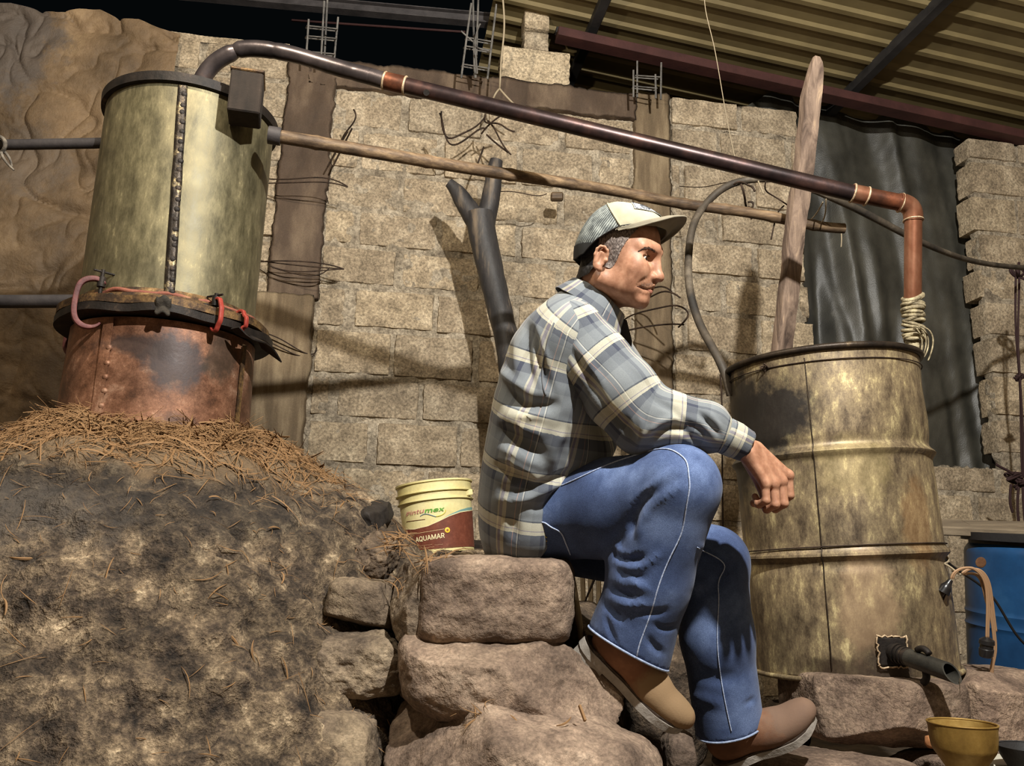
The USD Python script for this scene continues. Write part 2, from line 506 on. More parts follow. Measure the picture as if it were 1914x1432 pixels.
# poured columns and tie beam
zc = float(wpx(520, 555)[1])
c1 = rough_patch(S_C1[0] - 0.02, S_C1[1] + 0.01, zc, float(wpx(575, 112)[1]), 0.012, 0.010, 0.014, 21, f=9, thick=0.14, edge=0.010)
part(wall, 'column', c1, M['concrete'], smooth=True)
c1b = rough_patch(S_C1[0] - 0.07, S_C1[1] - 0.005, 0.2, zc + 0.012, 0.028, 0.008, 0.014, 22, f=7, thick=0.15, edge=0.010)
part(wall, 'column', c1b, M['concrete_low'], smooth=True, label='paler streaked foot of the concrete column')
c2 = rough_patch(S_C2[0] + 0.0, S_C2[1] - 0.0, 0.2, float(wpx(1225, 176)[1]), 0.010, 0.010, 0.014, 23, f=9, thick=0.14, edge=0.004)
part(wall, 'column', c2, M['concrete_low'], smooth=True)
bt0 = W(wpx(545, 108)[0], wpx(545, 108)[1])
_za, _zb2 = float(wpx(640, 116)[1]), float(wpx(1150, 172)[1])
bm = rough_patch(S_C1[1] - 0.12, S_C2[0] + 0.01, Z[0] - 0.005, (_za + _zb2) / 2, 0.014, 0.010, 0.014, 24, f=8, thick=0.15, edge=0.012)
part(wall, 'tie_beam', bm, M['concrete'], smooth=True)

# ------------------------------------------------------------------ floor and the sides of the shed behind the camera
fl = cat(obox((0.2, 1.2, -0.05), WAX, (4.4, 4.6, 0.05)))
_fl = single('floor', fl, M['soil'], 'packed dark soil floor of the shed', 'floor', kind='structure')
for nm, lab, c, h in (('wall_left', 'sooty plastered side wall left of the still', (-3.4, 0.9, 1.6), (0.07, 3.9, 1.7)),
                      ('wall_right', 'sooty plastered side wall beyond the barrels', (4.2, 1.2, 1.6), (0.07, 4.2, 1.7)),
                      ('wall_front', 'sooty plastered wall behind the viewer', (0.4, -3.0, 1.6), (3.9, 0.07, 1.7))):
    single(nm, obox(c, WAX, h), M['dark_wall'], lab, 'wall', kind='structure')

# ------------------------------------------------------------------ roof
M['sheet'] = stone('painted_roof_sheet', [(0.3, srgb(98, 86, 58)), (0.7, srgb(124, 110, 76))], scale=3, bump=0.1, bscale=60, rough=0.62, spec=0.25)
M['redsteel'] = stone('red_oxide_steel', [(0.3, srgb(54, 32, 30)), (0.7, srgb(76, 46, 42))], scale=7, bump=0.2, rough=0.6)
M['darksteel'] = stone('dark_steel', [(0.3, srgb(30, 29, 29)), (0.7, srgb(52, 50, 50))], scale=7, bump=0.2, rough=0.6)
M['greysteel'] = stone('grey_steel', [(0.3, srgb(60, 57, 58)), (0.7, srgb(92, 88, 88))], scale=9, bump=0.25, rough=0.5, metal=0.3)
RA = on_plane(1030, 66, W0 + WN * 0.02, WN)
RB = on_plane(1914, 262, W0 + WN * 0.02, WN)
RD = norm(RB - RA)
RNV = norm(np.cross(RD, WN))
RNV = RNV if RNV[2] > 0 else -RNV
roof = thing('ceiling', 'ribbed sheet metal roof on steel rafters sloping down to the right', 'roof', RA, kind='structure')
HR = 0.085


def R(a, b, h=0.0):
    a, b, h = np.broadcast_arrays(np.asarray(a, float), np.asarray(b, float), np.asarray(h, float))
    return RA + a[..., None] * RD + b[..., None] * WN + h[..., None] * RNV


def rib_sheet(a0, a1, b0, b1):
    pitch, prof, b = 0.158, [], b0
    while b < b1:
        prof += [(b, 0.0), (b + 0.100, 0.0), (b + 0.102, -0.016), (b + 0.130, -0.016), (b + 0.142, 0.0)]
        b += pitch
    prof.append((b, 0.0))
    prof = np.array(prof)
    aa = np.linspace(a0, a1, 4)
    v = R(aa[:, None], prof[None, :, 0], HR + 0.05 + prof[None, :, 1])
    return thick_sheet(v, 0.0015)


bb = -1.35
k = 0
while bb < 3.2:
    part(roof, 'roof_sheet', rib_sheet(-0.33, 4.2, bb, bb + 0.158 * 5.9), M['sheet'])
    bb += 0.158 * 6
    k += 1
part(roof, 'rafter', cat(beam(R(0.03, 0, 0.012), R(4.2, 0, 0.012), 0.05, 0.085, RNV)), M['redsteel'])
part(roof, 'rafter', cat(beam(R(0.03, -0.07, HR), R(4.2, -0.07, HR), 0.035, 0.035, RNV)), M['darksteel'])
part(roof, 'rafter', cat(beam(R(-0.33, 1.75, 0.02), R(4.2, 1.75, 0.02), 0.05, 0.085, RNV)), M['redsteel'])


def roof_px(px, py, h):
    q = on_plane(px, py, R(0, 0, h), RNV)
    return (q - RA) @ RD, (q - RA) @ WN


for px, py in ((1610, 152), (1085, 105)):
    a, b = roof_px(px, py, HR)
    part(roof, 'purlin', beam(R(a, -1.3, HR + 0.012), R(a + 0.02, 3.1, HR + 0.012), 0.06, 0.05, RNV), M['darksteel'])
# steel channel carried level over the left half of the wall
_a, _b = P(60, -40, 4.75), P(1000, 46, 4.75)
ch = thing('steel_channel', 'grey steel channel beam crossing above the left half of the wall', 'beam', (_a + _b) / 2)
part(ch, 'web', beam(_a, _b, 0.05, 0.012, RNV), M['greysteel'])
part(ch, 'flange', beam(_a + [0, 0, 0.028], _b + [0, 0, 0.028], 0.006, 0.06, RNV), M['greysteel'])
part(ch, 'flange', beam(_a - [0, 0, 0.028], _b - [0, 0, 0.028], 0.006, 0.06, RNV), M['greysteel'])
# thin lath under it, far behind the wall
single('roof_lath', beam(P(545, 38, 5.1), P(870, 60, 5.1), 0.013, 0.013), M['redsteel'], 'thin pale wooden lath in the dark gap above the wall', 'lath')
# ------------------------------------------------------------------ metal materials
M['brass_tank'] = stone('weathered_brass_sheet', [(0.28, srgb(58, 54, 39)), (0.45, srgb(90, 84, 62)), (0.6, srgb(114, 106, 80)), (0.75, srgb(184, 172, 130))], scale=26, stretch=(1, 1, 0.35), rough=0.5, metal=0.5,
                        bump=0.12, bscale=120, bdist=0.002, rrough=(0.42, 0.62), coarse=0.22, nrough=0.75, spec=0.5)
M['copper_pot'] = stone('sooty_copper', [(0.30, srgb(50, 36, 30)), (0.44, srgb(98, 66, 48)), (0.56, srgb(132, 94, 72)), (0.70, srgb(188, 152, 126))], scale=9, rough=0.5, metal=0.3, bump=0.2, bscale=110, bdist=0.002,
                        rrough=(0.4, 0.65), nrough=0.76, coarse=0.45, speck=0.18, speckscale=240,
                        spots=((P(330, 672, 2.36), 0.070, srgb(60, 55, 56), 0.9, (0.8, 1, 0.75)), (P(260, 648, 2.36), 0.06, srgb(58, 48, 45), 0.85, (0.55, 1, 1.6)), (P(430, 668, 2.45), 0.07, srgb(56, 48, 40), 0.8, (1, 1, 0.8)), (P(290, 790, 2.36), 0.05, srgb(60, 50, 46), 0.7, (0.4, 1, 1.6))))
M['soot_metal'] = stone('sooty_iron', [(0.3, srgb(16, 14, 13)), (0.6, srgb(40, 34, 30)), (0.75, srgb(84, 68, 54))], scale=22, rough=0.6, metal=0.3, bump=0.4, bscale=90, bdist=0.003)
M['flange_metal'] = stone('burnt_flange', [(0.3, srgb(30, 24, 20)), (0.46, srgb(64, 48, 34)), (0.6, srgb(116, 90, 56)), (0.75, srgb(160, 136, 94))], scale=22, nrough=0.75, rough=0.6, metal=0.35, bump=0.4, bscale=90, bdist=0.003)
M['red_seal'] = stone('red_sealant', [(0.3, srgb(96, 44, 38)), (0.6, srgb(134, 84, 66)), (0.8, srgb(168, 142, 100))], scale=14, rough=0.7, bump=0.6, bscale=50, bdist=0.004)
M['clamp_maroon'] = stone('maroon_painted_iron', [(0.3, srgb(66, 36, 37)), (0.6, srgb(102, 60, 58)), (0.75, srgb(128, 88, 82))], scale=30, rough=0.6, bump=0.3)
M['clamp_red'] = stone('red_painted_iron', [(0.3, srgb(110, 36, 31)), (0.7, srgb(158, 66, 54))], scale=30, rough=0.45, bump=0.2)
M['pipe_dark'] = stone('tarnished_copper_pipe', [(0.3, srgb(34, 27, 28)), (0.5, srgb(56, 43, 42)), (0.68, srgb(86, 62, 56))], scale=12, rough=0.36, metal=0.7, bump=0.1, bscale=60, bdist=0.002, coarse=0.3, spec=0.6)
M['pipe_lead'] = stone('sooty_lead_grey_pipe', [(0.3, srgb(52, 47, 47)), (0.6, srgb(88, 80, 80)), (0.72, srgb(112, 92, 84))], scale=10, rough=0.34, metal=0.7, bump=0.12, bscale=50, bdist=0.003, coarse=0.25)
M['pipe_copper'] = stone('bare_copper_pipe', [(0.3, srgb(98, 62, 46)), (0.5, srgb(134, 88, 66)), (0.7, srgb(176, 130, 104))], scale=9, stretch=(1, 1, 0.4), rough=0.34, metal=0.7, bump=0.08, bscale=60, bdist=0.001)
M['pipe_scorched'] = stone('scorched_copper_pipe', [(0.3, srgb(50, 36, 30)), (0.5, srgb(98, 60, 44)), (0.65, srgb(140, 84, 58))], scale=14, rough=0.4, metal=0.6, bump=0.12, bscale=60, bdist=0.002)
M['solder'] = stone('pale_solder', [(0.3, srgb(140, 116, 92)), (0.7, srgb(204, 182, 150))], scale=60, rough=0.55, metal=0.4, bump=0.4)
M['iron_pipe'] = stone('black_iron_pipe', [(0.3, srgb(40, 38, 40)), (0.6, srgb(66, 62, 62)), (0.75, srgb(90, 82, 76))], scale=9, rough=0.6, metal=0.25, bump=0.2)

# ------------------------------------------------------------------ the still
ST0 = P(312, 622, 2.62)                         # axis at the flange
ST0[2] = ST0[2]
RT = 0.252
def sz(dz):
    return ST0 + np.array([0, 0, dz])


ZT = 0.0
for _k in range(60):                            # height at which the axis reaches the rim's centre row
    if proj(sz(ZT))[1] > 229:
        ZT += 0.015
still = thing('still', 'tall riveted brass still column clamped on a sooty copper pot', 'still', sz(-0.40))


def cyl_angle(px, py, r):
    """Angle about the still's axis of the near point of its skin seen at a pixel."""
    ray = norm(P(px, py, 1.0) - CAM)
    o, dr = (CAM - ST0)[:2], ray[:2]
    a, b, c = dr @ dr, o @ dr, o @ o - r * r
    disc = max(b * b - a * c, 0)
    t = (-b - math.sqrt(disc)) / a
    q = CAM + ray * t
    return math.atan2(q[1] - ST0[1], q[0] - ST0[0]), q


def on_skin(ang, z, r):
    ang, z, r = np.broadcast_arrays(np.asarray(ang, float), np.asarray(z, float), np.asarray(r, float))
    return np.stack([ST0[0] + r * np.cos(ang), ST0[1] + r * np.sin(ang), z], -1)


tank_prof = [(0.03, RT), (0.06, RT), (ZT * 0.5, RT * 1.005), (ZT - 0.02, RT * 1.01), (ZT, RT * 1.01), (ZT, RT - 0.004), (0.1, RT - 0.006), (0.03, RT - 0.006)]
tank = part(still, 'column', lathe(ST0, sz(1), tank_prof, 128, closed=True), M['brass_tank'], smooth=30)
part(still, 'top_plate', lathe(ST0, sz(1), [(ZT - 0.035, 0.0), (ZT - 0.035, RT - 0.004)], 64), M['soot_metal'])
part(still, 'rim', lathe(ST0, sz(1), [(ZT - 0.026, RT + 0.004), (ZT - 0.024, RT + 0.016), (ZT + 0.004, RT + 0.018), (ZT + 0.008, RT + 0.010), (ZT + 0.004, RT + 0.002)], 128, closed=True), M['soot_metal'], smooth=40)
# riveted seam strip
tb = ST0[2] + 0.04
tt = ST0[2] + ZT - 0.03
a_top, q_top = cyl_angle(342, 160, RT)
a_bot, q_bot = cyl_angle(314, 585, RT)
nz = 60
zz = np.linspace(tb, tt, nz)
ac = np.interp(zz, [q_bot[2], q_top[2]], [a_bot, a_top])
rng = np.random.default_rng(3)
wa = 0.052 + 0.010 * (meshkit.noise(np.stack([zz * 14, 0 * zz, 0 * zz], -1), 3) - 0.5)
uu = np.linspace(-1, 1, 7)
strip = on_skin(ac[:, None] + wa[:, None] * uu[None], zz[:, None] + 0 * uu[None], RT * 1.005 + 0.0045 * (1 - uu[None] ** 8) + 0.002 * meshkit.noise(np.stack(np.broadcast_arrays(zz[:, None] * 60, uu[None] * 5, 0.0), -1), 4))
M['seam_metal'] = stone('sooty_seam_strip', [(0.3, srgb(22, 20, 19)), (0.55, srgb(54, 47, 40)), (0.72, srgb(150, 134, 100))], scale=34, rough=0.42, metal=0.6, bump=0.5, bscale=80, bdist=0.003)
seam = part(still, 'seam_strip', thick_sheet(strip, 0.003), M['seam_metal'], smooth=40)


def rivet(q, n, r=0.009, h=0.55):
    s = trimesh.creation.icosphere(2, r)
    x, y, z = frame(n)
    v = np.asarray(s.vertices) * [1, 1, h]
    return trimesh.Trimesh(q + v @ np.array([x, y, z]), s.faces, process=False)


for i in range(21):
    z = tb + 0.02 + (tt - tb - 0.05) * i / 20
    a = np.interp(z, [q_bot[2], q_top[2]], [a_bot, a_top]) + 0.020 + rng.normal(0, 0.004)
    n = np.array([math.cos(a), math.sin(a), 0])
    part(seam, 'rivet', rivet(on_skin(a, z + rng.normal(0, 0.003), RT * 1.01 + 0.003), n), M['soot_metal'], smooth=True)
# flange: two rings bolted face to face, bent up here and there
def wavy_ring(z0, z1, r0, r1, amp, seed, n=160):
    a = np.linspace(0, 2 * np.pi, n, endpoint=False)
    w = amp * (meshkit.noise(np.stack([np.cos(a) * 3, np.sin(a) * 3, 0 * a], -1), seed) - 0.5) * 2
    rows = []
    for z, r, k in ((z0, r0, 0), (z0, r1, 1), (z1, r1, 1), (z1, r0, 0)):
        rr = r + (w * 1.0 if k else 0 * w)
        rows.append(on_skin(a, z + (w * 0.5 if k else 0 * w), rr))
    v = np.array(rows)
    k = 4
    i, j = np.meshgrid(np.arange(k), np.arange(n), indexing='ij')
    i2, j2 = (i + 1) % k, (j + 1) % n
    f = np.concatenate([np.stack([i * n + j, i * n + j2, i2 * n + j2], -1).reshape(-1, 3), np.stack([i * n + j, i2 * n + j2, i2 * n + j], -1).reshape(-1, 3)])
    return trimesh.Trimesh(v.reshape(-1, 3), f, process=False)


zf = ST0[2]
part(still, 'flange', wavy_ring(zf + 0.000, zf + 0.022, RT - 0.003, RT + 0.054, 0.008, 2), M['flange_metal'], smooth=40)
part(still, 'flange', wavy_ring(zf - 0.024, zf - 0.002, RT - 0.003, RT + 0.056, 0.011, 5), M['soot_metal'], smooth=40)
a = np.linspace(0, 2 * np.pi, 180)
w = 0.006 * (meshkit.noise(np.stack([np.cos(a) * 5, np.sin(a) * 5, 0 * a], -1), 8) - 0.5)
part(still, 'seal_bead', tube(on_skin(a, zf + 0.046 + w * 2, RT + 0.003 + w), 0.007, 8, cap=False), M['red_seal'], smooth=True)
part(still, 'collar', lathe(ST0, sz(1), [(0.02, RT), (0.02, RT + 0.022), (0.045, RT + 0.006), (0.06, RT)], 128), M['flange_metal'], smooth=40)
for da in (0.25, 0.62, 1.02, 1.45, 1.9, 2.4):
    a = -2.75 + da
    part(still, 'bolt', rivet(on_skin(a, zf + 0.022, RT + 0.036), np.array([0, 0, 1.0]), 0.010, 0.7), M['soot_metal'], smooth=True)
# folded tin sheet bent out under the flange at the right, and the rag on the joint
a_r, q_r = cyl_angle(470, 690, RT + 0.05)
g = np.linspace(0, 1, 8)
tin = np.array([on_skin(a_r - 0.34 + 0.50 * u, zf - 0.030 - 0.055 * u * np.linspace(0.2, 1, 6) - 0.010 * math.sin(7 * u), RT + 0.052 + np.linspace(0, 0.035 + 0.03 * u, 6)) for u in g])
part(still, 'bent_tin', thick_sheet(tin, 0.004), M['soot_metal'], smooth=40)
a_g, _q = cyl_angle(298, 612, RT + 0.055)
rag = np.array([on_skin(a_g + np.linspace(-0.05, 0.07, 10), zf + 0.016 - 0.030 * u - 0.004 * np.sin(np.linspace(0, 9, 10)), RT + 0.062 + 0.006 * np.sin(np.linspace(0, 3.1, 10)) + 0.004 * math.sin(5 * u)) for u in np.linspace(0, 1.6, 10)])
M['charred_rag'] = stone('charred_rag', [(0.3, srgb(22, 20, 18)), (0.7, srgb(62, 56, 48))], scale=40, bump=0.6, bscale=150)
part(still, 'rag', thick_sheet(rag, 0.006), M['charred_rag'], smooth=True)
# copper pot
RP = 0.262
pot = part(still, 'pot', lathe(ST0, sz(1), [(-0.03, RP), (-0.08, RP + 0.001), (-0.2, RP + 0.004), (-0.30, RP + 0.006), (-0.40, RP + 0.01), (-0.40, RP - 0.02), (-0.2, RP - 0.02), (-0.03, RP - 0.02)], 128, closed=True), M['copper_pot'], smooth=30)
for x, y in ((204, 650), (200, 679), (197, 705), (195, 731), (190, 759)):
    a, q = cyl_angle(x, y, RP + 0.004)
    part(pot, 'rivet', rivet(q, np.array([math.cos(a), math.sin(a), 0]), 0.0095, 0.8), M['copper_pot'], smooth=True)
a, q = cyl_angle(186, 700, RP)
lap = np.array([on_skin(np.linspace(a - 0.012, a + 0.10, 8), z, RP + 0.006 + (z < 0) + 0.0022) for z in np.linspace(zf - 0.34, zf - 0.035, 8)])
lapn = part(pot, 'lap_seam', thick_sheet(lap, 0.002), M['copper_pot'], smooth=30)
a, q = cyl_angle(441, 740, RP)
part(pot, 'edge_strip', thick_sheet(np.array([on_skin(np.linspace(a - 0.02, a + 0.05, 5), z, RP + 0.010) for z in np.linspace(zf - 0.36, zf - 0.05, 6)]), 0.003), M['flange_metal'])
# fire opening smoke hole plug: dark shingle stuck in the straw
single('slate_chip', obox(P(228, 788, 2.33), np.array([norm(RIGHT + 0.3 * UP), FWD, norm(UP - 0.3 * RIGHT)]), (0.030, 0.008, 0.034), 0.004), M['soot_metal'], 'dark slate chip propped against the foot of the copper pot', 'stone chip')

# block standing on the rim of the column
M['dark_wood'] = stone('charred_wood', [(0.3, srgb(24, 20, 17)), (0.6, srgb(46, 38, 32)), (0.75, srgb(84, 70, 58))], scale=12, stretch=(1, 1, 0.3), bump=0.5, bscale=60)
bx = P(460, 186, 2.56)
blk = thing('wooden_block', 'blackened square wooden block standing on the rim of the brass column', 'block', bx - [0, 0, 0.065])
part(blk, 'body', obox(bx, np.array([norm(RIGHT * [1, 1, 0] + 0.25 * FWD * [1, 1, 0]), norm(FWD * [1, 1, 0] - 0.25 * RIGHT * [1, 1, 0]), [0, 0, 1.0]]), (0.046, 0.050, 0.066), 0.004), M['dark_wood'])
part(blk, 'lid', obox(bx + [0, 0, 0.069], np.array([norm(RIGHT * [1, 1, 0] + 0.25 * FWD * [1, 1, 0]), norm(FWD * [1, 1, 0] - 0.25 * RIGHT * [1, 1, 0]), [0, 0, 1.0]]), (0.049, 0.053, 0.005), 0.003), M['flange_metal'])


# clamps: a C frame, a screw through its upper jaw and a tommy bar
def clamp(name, label, c, out, h, depth, w, t, metal, screw=True):
    """c: middle of the C's back; out: direction from the back to the throat; h: height, depth: throat depth."""
    c, out = np.asarray(c, float), norm(out)
    side = norm(np.cross(out, [0, 0, 1.0]))
    up = np.array([0, 0, 1.0])
    prof = [(depth, h / 2 - 0.004), (depth * 0.9, h / 2 + 0.004), (depth * 0.3, h / 2 + 0.004), (0.004, h / 2 - 0.010), (-0.002, h / 4), (-0.004, 0), (-0.002, -h / 4), (0.006, -h / 2 + 0.012), (depth * 0.35, -h / 2), (depth * 0.9, -h / 2 + 0.004), (depth * 1.05, -h / 2 + 0.014)]
    pth = smooth_path([c + out * p + up * q for p, q in prof], 44)
    tg = norm(np.gradient(pth, axis=0))
    nn_ = np.cross(side, tg)
    th_ = t * np.interp(np.arange(44), [0, 8, 34, 43], [0.8, 1.0, 1.0, 0.4]) * 0.62
    sec_ = np.array([(-1, -.7), (-.7, -1), (.7, -1), (1, -.7), (1, .7), (.7, 1), (-.7, 1), (-1, .7)])
    vv = (pth[:, None] + (sec_[:, 0] * w)[None, :, None] * side + (sec_[None, :, 1] * th_[:, None])[..., None] * nn_[:, None]).reshape(-1, 3)
    ii, jj = np.meshgrid(np.arange(43), np.arange(8), indexing='ij')
    j2_ = (jj + 1) % 8
    ff = [np.stack([ii * 8 + jj, ii * 8 + j2_, (ii + 1) * 8 + j2_], -1).reshape(-1, 3), np.stack([ii * 8 + jj, (ii + 1) * 8 + j2_, (ii + 1) * 8 + jj], -1).reshape(-1, 3)]
    for e_ in (0, 43 * 8):
        ff.append(np.array([[e_, e_ + k_, e_ + k_ + 1] for k_ in range(1, 7)]))
    v, tb_ = vv, trimesh.Trimesh(vv, np.vstack(ff), process=False)
    tb_.fix_normals()
    th = thing(name, label, 'clamp', c - up * h / 2)
    part(th, 'frame', trimesh.Trimesh(v, tb_.faces, process=False), metal, smooth=True)
    if screw:
        p = c + out * depth * 0.88
        top, bot = p + up * (h / 2 + h * 0.30), p - up * (h * 0.05)
        sc_ = part(th, 'screw', cat(tube(np.linspace(bot, top, 3), 0.0055, 10), tube(np.linspace(bot - up * 0.004, bot + up * 0.008, 2), 0.012, 12), tube(np.linspace(p + up * (h / 2 - 0.012), p + up * (h / 2 + 0.016), 2), 0.011, 12)), M['soot_metal'], smooth=40)
        bd = norm(side * 0.3 - out * 1.0)
        part(sc_, 'handle', tube([top - up * 0.006 - bd * 0.034, top - up * 0.006 + bd * 0.024], 0.0032, 8), M['soot_metal'], smooth=40)
    return th


def flange_pt(px, py, r):
    a, q = cyl_angle(px, py, r)
    return a, on_skin(a, zf - 0.004, r)


for nm, px, py, h, dep, w, t, mt, lab in (
        ('clamp', 150, 588, 0.128, 0.062, 0.0085, 0.012, 'clamp_maroon', 'large dusty maroon clamp gripping the left front of the still flange'),
        ('clamp', 403, 628, 0.086, 0.040, 0.0065, 0.007, 'clamp_red', 'bright red clamp gripping the right front of the still flange'),
        ('clamp', 447, 650, 0.056, 0.036, 0.006, 0.007, 'clamp_red', 'small rust red clamp nearest the right edge of the still flange')):
    a, q = flange_pt(px, py, RT + 0.058)
    n = np.array([math.cos(a), math.sin(a), 0])
    if nm and h > 0.1:
        n = norm(n + np.array([-0.9, 0.2, 0]))
    clamp(nm, lab, q + n * 0.014 + [0, 0, 0.004 if h > 0.1 else 0.0], -n, h, dep, w, t, M[mt], screw=h > 0.06)
a = cyl_angle(112, 632, RT + 0.058)[0]
a = math.atan2((P(105, 640, 2.66) - ST0)[1], (P(105, 640, 2.66) - ST0)[0])
n = np.array([math.cos(a), math.sin(a), 0])
clamp('clamp', 'dark maroon clamp on the far left edge of the still flange', on_skin(a, zf - 0.022, RT + 0.072), -n, 0.100, 0.055, 0.010, 0.011, M['clamp_maroon'])

# ------------------------------------------------------------------ vapour pipe from the column to the barrel
D0, D1 = 2.74, 2.64
def pd(x):
    return np.interp(x, [375, 1710], [D0, D1])


rows = [(372, 162), (381, 143), (400, 119), (424, 103), (443, 95)]
neck = smooth_path(P([r[0] for r in rows], [r[1] for r in rows], [pd(r[0]) for r in rows]), 24)
pipe = thing('copper_pipe', 'long copper pipe running from the brass column down into the rusty drum', 'pipe', P(1706, 560, D1))
rN = np.full(24, 0.0265)
rN[-1], rN[-2], rN[-3] = 0.020, 0.0225, 0.025
part(pipe, 'neck', tube(neck, rN, 24), M['pipe_lead'], smooth=40)
rows = [(440, 95), (452, 92), (478, 91), (520, 96), (560, 105), (600, 117), (640, 129), (692, 143)]
p1 = smooth_path(P([r[0] for r in rows], [r[1] for r in rows], [pd(r[0]) for r in rows]), 60)
r1 = 0.0265 - 0.0028 * np.clip(meshkit.noise(np.stack([np.arange(60) * 0.35, np.zeros(60), np.zeros(60)], -1), 6) - 0.45, 0, 1)
r1[0], r1[1] = 0.021, 0.024
part(pipe, 'tube', tube(p1, r1, 24), M['pipe_lead'], smooth=40, label='dented grey first length of pipe')


def straight(n_, a, b, r, m, label=None, name='tube'):
    q0, q1 = P(a[0], a[1], pd(a[0])), P(b[0], b[1], pd(b[0]))
    nn = max(2, int(np.linalg.norm(q1 - q0) / 0.03))
    pts = q0 + (q1 - q0) * np.linspace(0, 1, nn)[:, None]
    part(pipe, name, tube(pts, r, 24), m, smooth=40, label=label)
    return q0, q1


def ring(x, y, tdir, r, w=0.004):
    c = P(x, y, pd(x))
    k = np.linspace(0, 2 * np.pi, 25)
    ex, ey, ez = frame(tdir)
    wob = 0.002 * (meshkit.noise(np.stack([k * 2, 0 * k + x, 0 * k], -1), 3) - 0.5)
    part(pipe, 'solder_ring', tube(c + (r + wob)[:, None] * (np.cos(k)[:, None] * ex + np.sin(k)[:, None] * ey), w, 6, cap=False), M['solder'], smooth=True)


straight(0, (690, 142.5), (722, 152), 0.0262, M['pipe_lead'])
q0, q1 = straight(0, (718, 151), (758, 160), 0.0285, M['pipe_scorched'], name='coupling')
straight(0, (754, 159), (1596, 362), 0.0255, M['pipe_dark'])
td = P(1596, 362, pd(1596)) - P(754, 159, pd(754))
part(pipe, 'clip', tube([P(797, 173, pd(797) - 0.03), P(797, 173, pd(797) - 0.018)], 0.010, 10), M['soot_metal'])
ring(719, 151, td, 0.027)
ring(757, 160, td, 0.027)
straight(0, (1592, 361), (1622, 367), 0.0285, M['pipe_copper'], name='coupling')
straight(0, (1618, 366), (1684, 379), 0.0258, M['pipe_scorched'])
ring(1594, 361, td, 0.028, 0.0035)
ring(1620, 367, td, 0.028, 0.0035)
ring(1684, 379, td, 0.0275, 0.0035)
el = smooth_path(P([1680, 1692, 1701, 1706, 1707], [378, 381, 387, 398, 412], D1), 20)
part(pipe, 'elbow', tube(el, 0.0285, 24), M['pipe_copper'], smooth=40)
ring(1707, 412, [0, 0, 1], 0.028, 0.003)
dn = P([1707, 1706.5, 1706], [408, 480, 560], D1)
part(pipe, 'down_pipe', tube(dn, 0.0258, 24), M['pipe_copper'], smooth=40)
M['twine'] = stone('grey_plastic_strip', [(0.3, srgb(82, 74, 58)), (0.5, srgb(134, 122, 96)), (0.7, srgb(186, 174, 140))], scale=50, bump=0.5, bscale=150, rough=0.7)
wr = []
rng = np.random.default_rng(8)
for k in range(15):
    c = P(1706 + 0.2 * k, 556 + k * 5.6, D1)
    ang = np.linspace(0, 2 * np.pi, 26)
    tilt = norm(UP + RIGHT * rng.normal(0, 0.22) + FWD * rng.normal(0, 0.15))
    ex, ey, ez = frame(tilt)
    wr.append(tube(c + (0.026 + 0.004 * rng.random() + 0.0025 * np.sin(ang * 3 + k))[:, None] * (np.cos(ang)[:, None] * ex + np.sin(ang)[:, None] * ey), 0.0055 + 0.0025 * rng.random(), 7, cap=False))
part(pipe, 'wrapping', cat(*wr), M['twine'], smooth=True, label='twine and plastic strip wound round the end of the pipe')
tails = []
for k in range(5):
    x0 = 1712 + rng.normal(0, 5)
    tails.append(tube(smooth_path(P([x0, x0 + 10 + 3 * k, x0 + 12 + 2.5 * k, x0 + 6 + 2 * k], [610, 628, 650, 662 + 3 * k], D1 - 0.03 - 0.008 * k), 14), 0.0024, 6))
tails.append(tube(P([1706, 1707], [636, 672], D1), 0.022, 14))
part(pipe, 'wrapping_tail', cat(*tails), M['twine'], smooth=True)

# two black iron pipes coming in from the left edge
ip = thing('iron_pipe', 'upper black iron pipe running from the left edge to the brass column', 'pipe', P(90, 272, 2.66))
part(ip, 'tube', tube(P([-160, 30, 215], [271, 270.5, 267], [2.66, 2.66, 2.66]), 0.0165, 18), M['iron_pipe'], smooth=40)
ip2 = thing('iron_pipe', 'lower black iron pipe running from the left edge to the maroon clamp', 'pipe', P(70, 565, 2.55))
part(ip2, 'tube', tube(P([-160, 40, 152], [564, 563.5, 563], [2.5, 2.5, 2.5]), 0.0195, 18), M['iron_pipe'], smooth=40)
M['rag'] = stone('dirty_rag', [(0.3, srgb(56, 52, 48)), (0.7, srgb(128, 120, 108))], scale=40, bump=0.5, bscale=120)
rg = thing('cord', 'short frayed cord knotted over the upper black pipe at the left edge', 'cord', P(8, 300, 2.6))
part(rg, 'knot', tube(smooth_path(P([-6, 4, 10, 4, -4, 2], [262, 258, 270, 284, 276, 262], [2.66, 2.63, 2.62, 2.63, 2.66, 2.66]), 40), 0.006, 8), M['rag'], smooth=True)
part(rg, 'tail', tube(smooth_path(P([2, 8, 16, 26], [284, 298, 308, 318], 2.62), 16), np.linspace(0.005, 0.003, 16), 8), M['rag'], smooth=True)
part(rg, 'tail', tube(smooth_path(P([4, 14, 20, 22], [280, 290, 302, 312], 2.63), 16), np.linspace(0.005, 0.003, 16), 8), M['rag'], smooth=True)
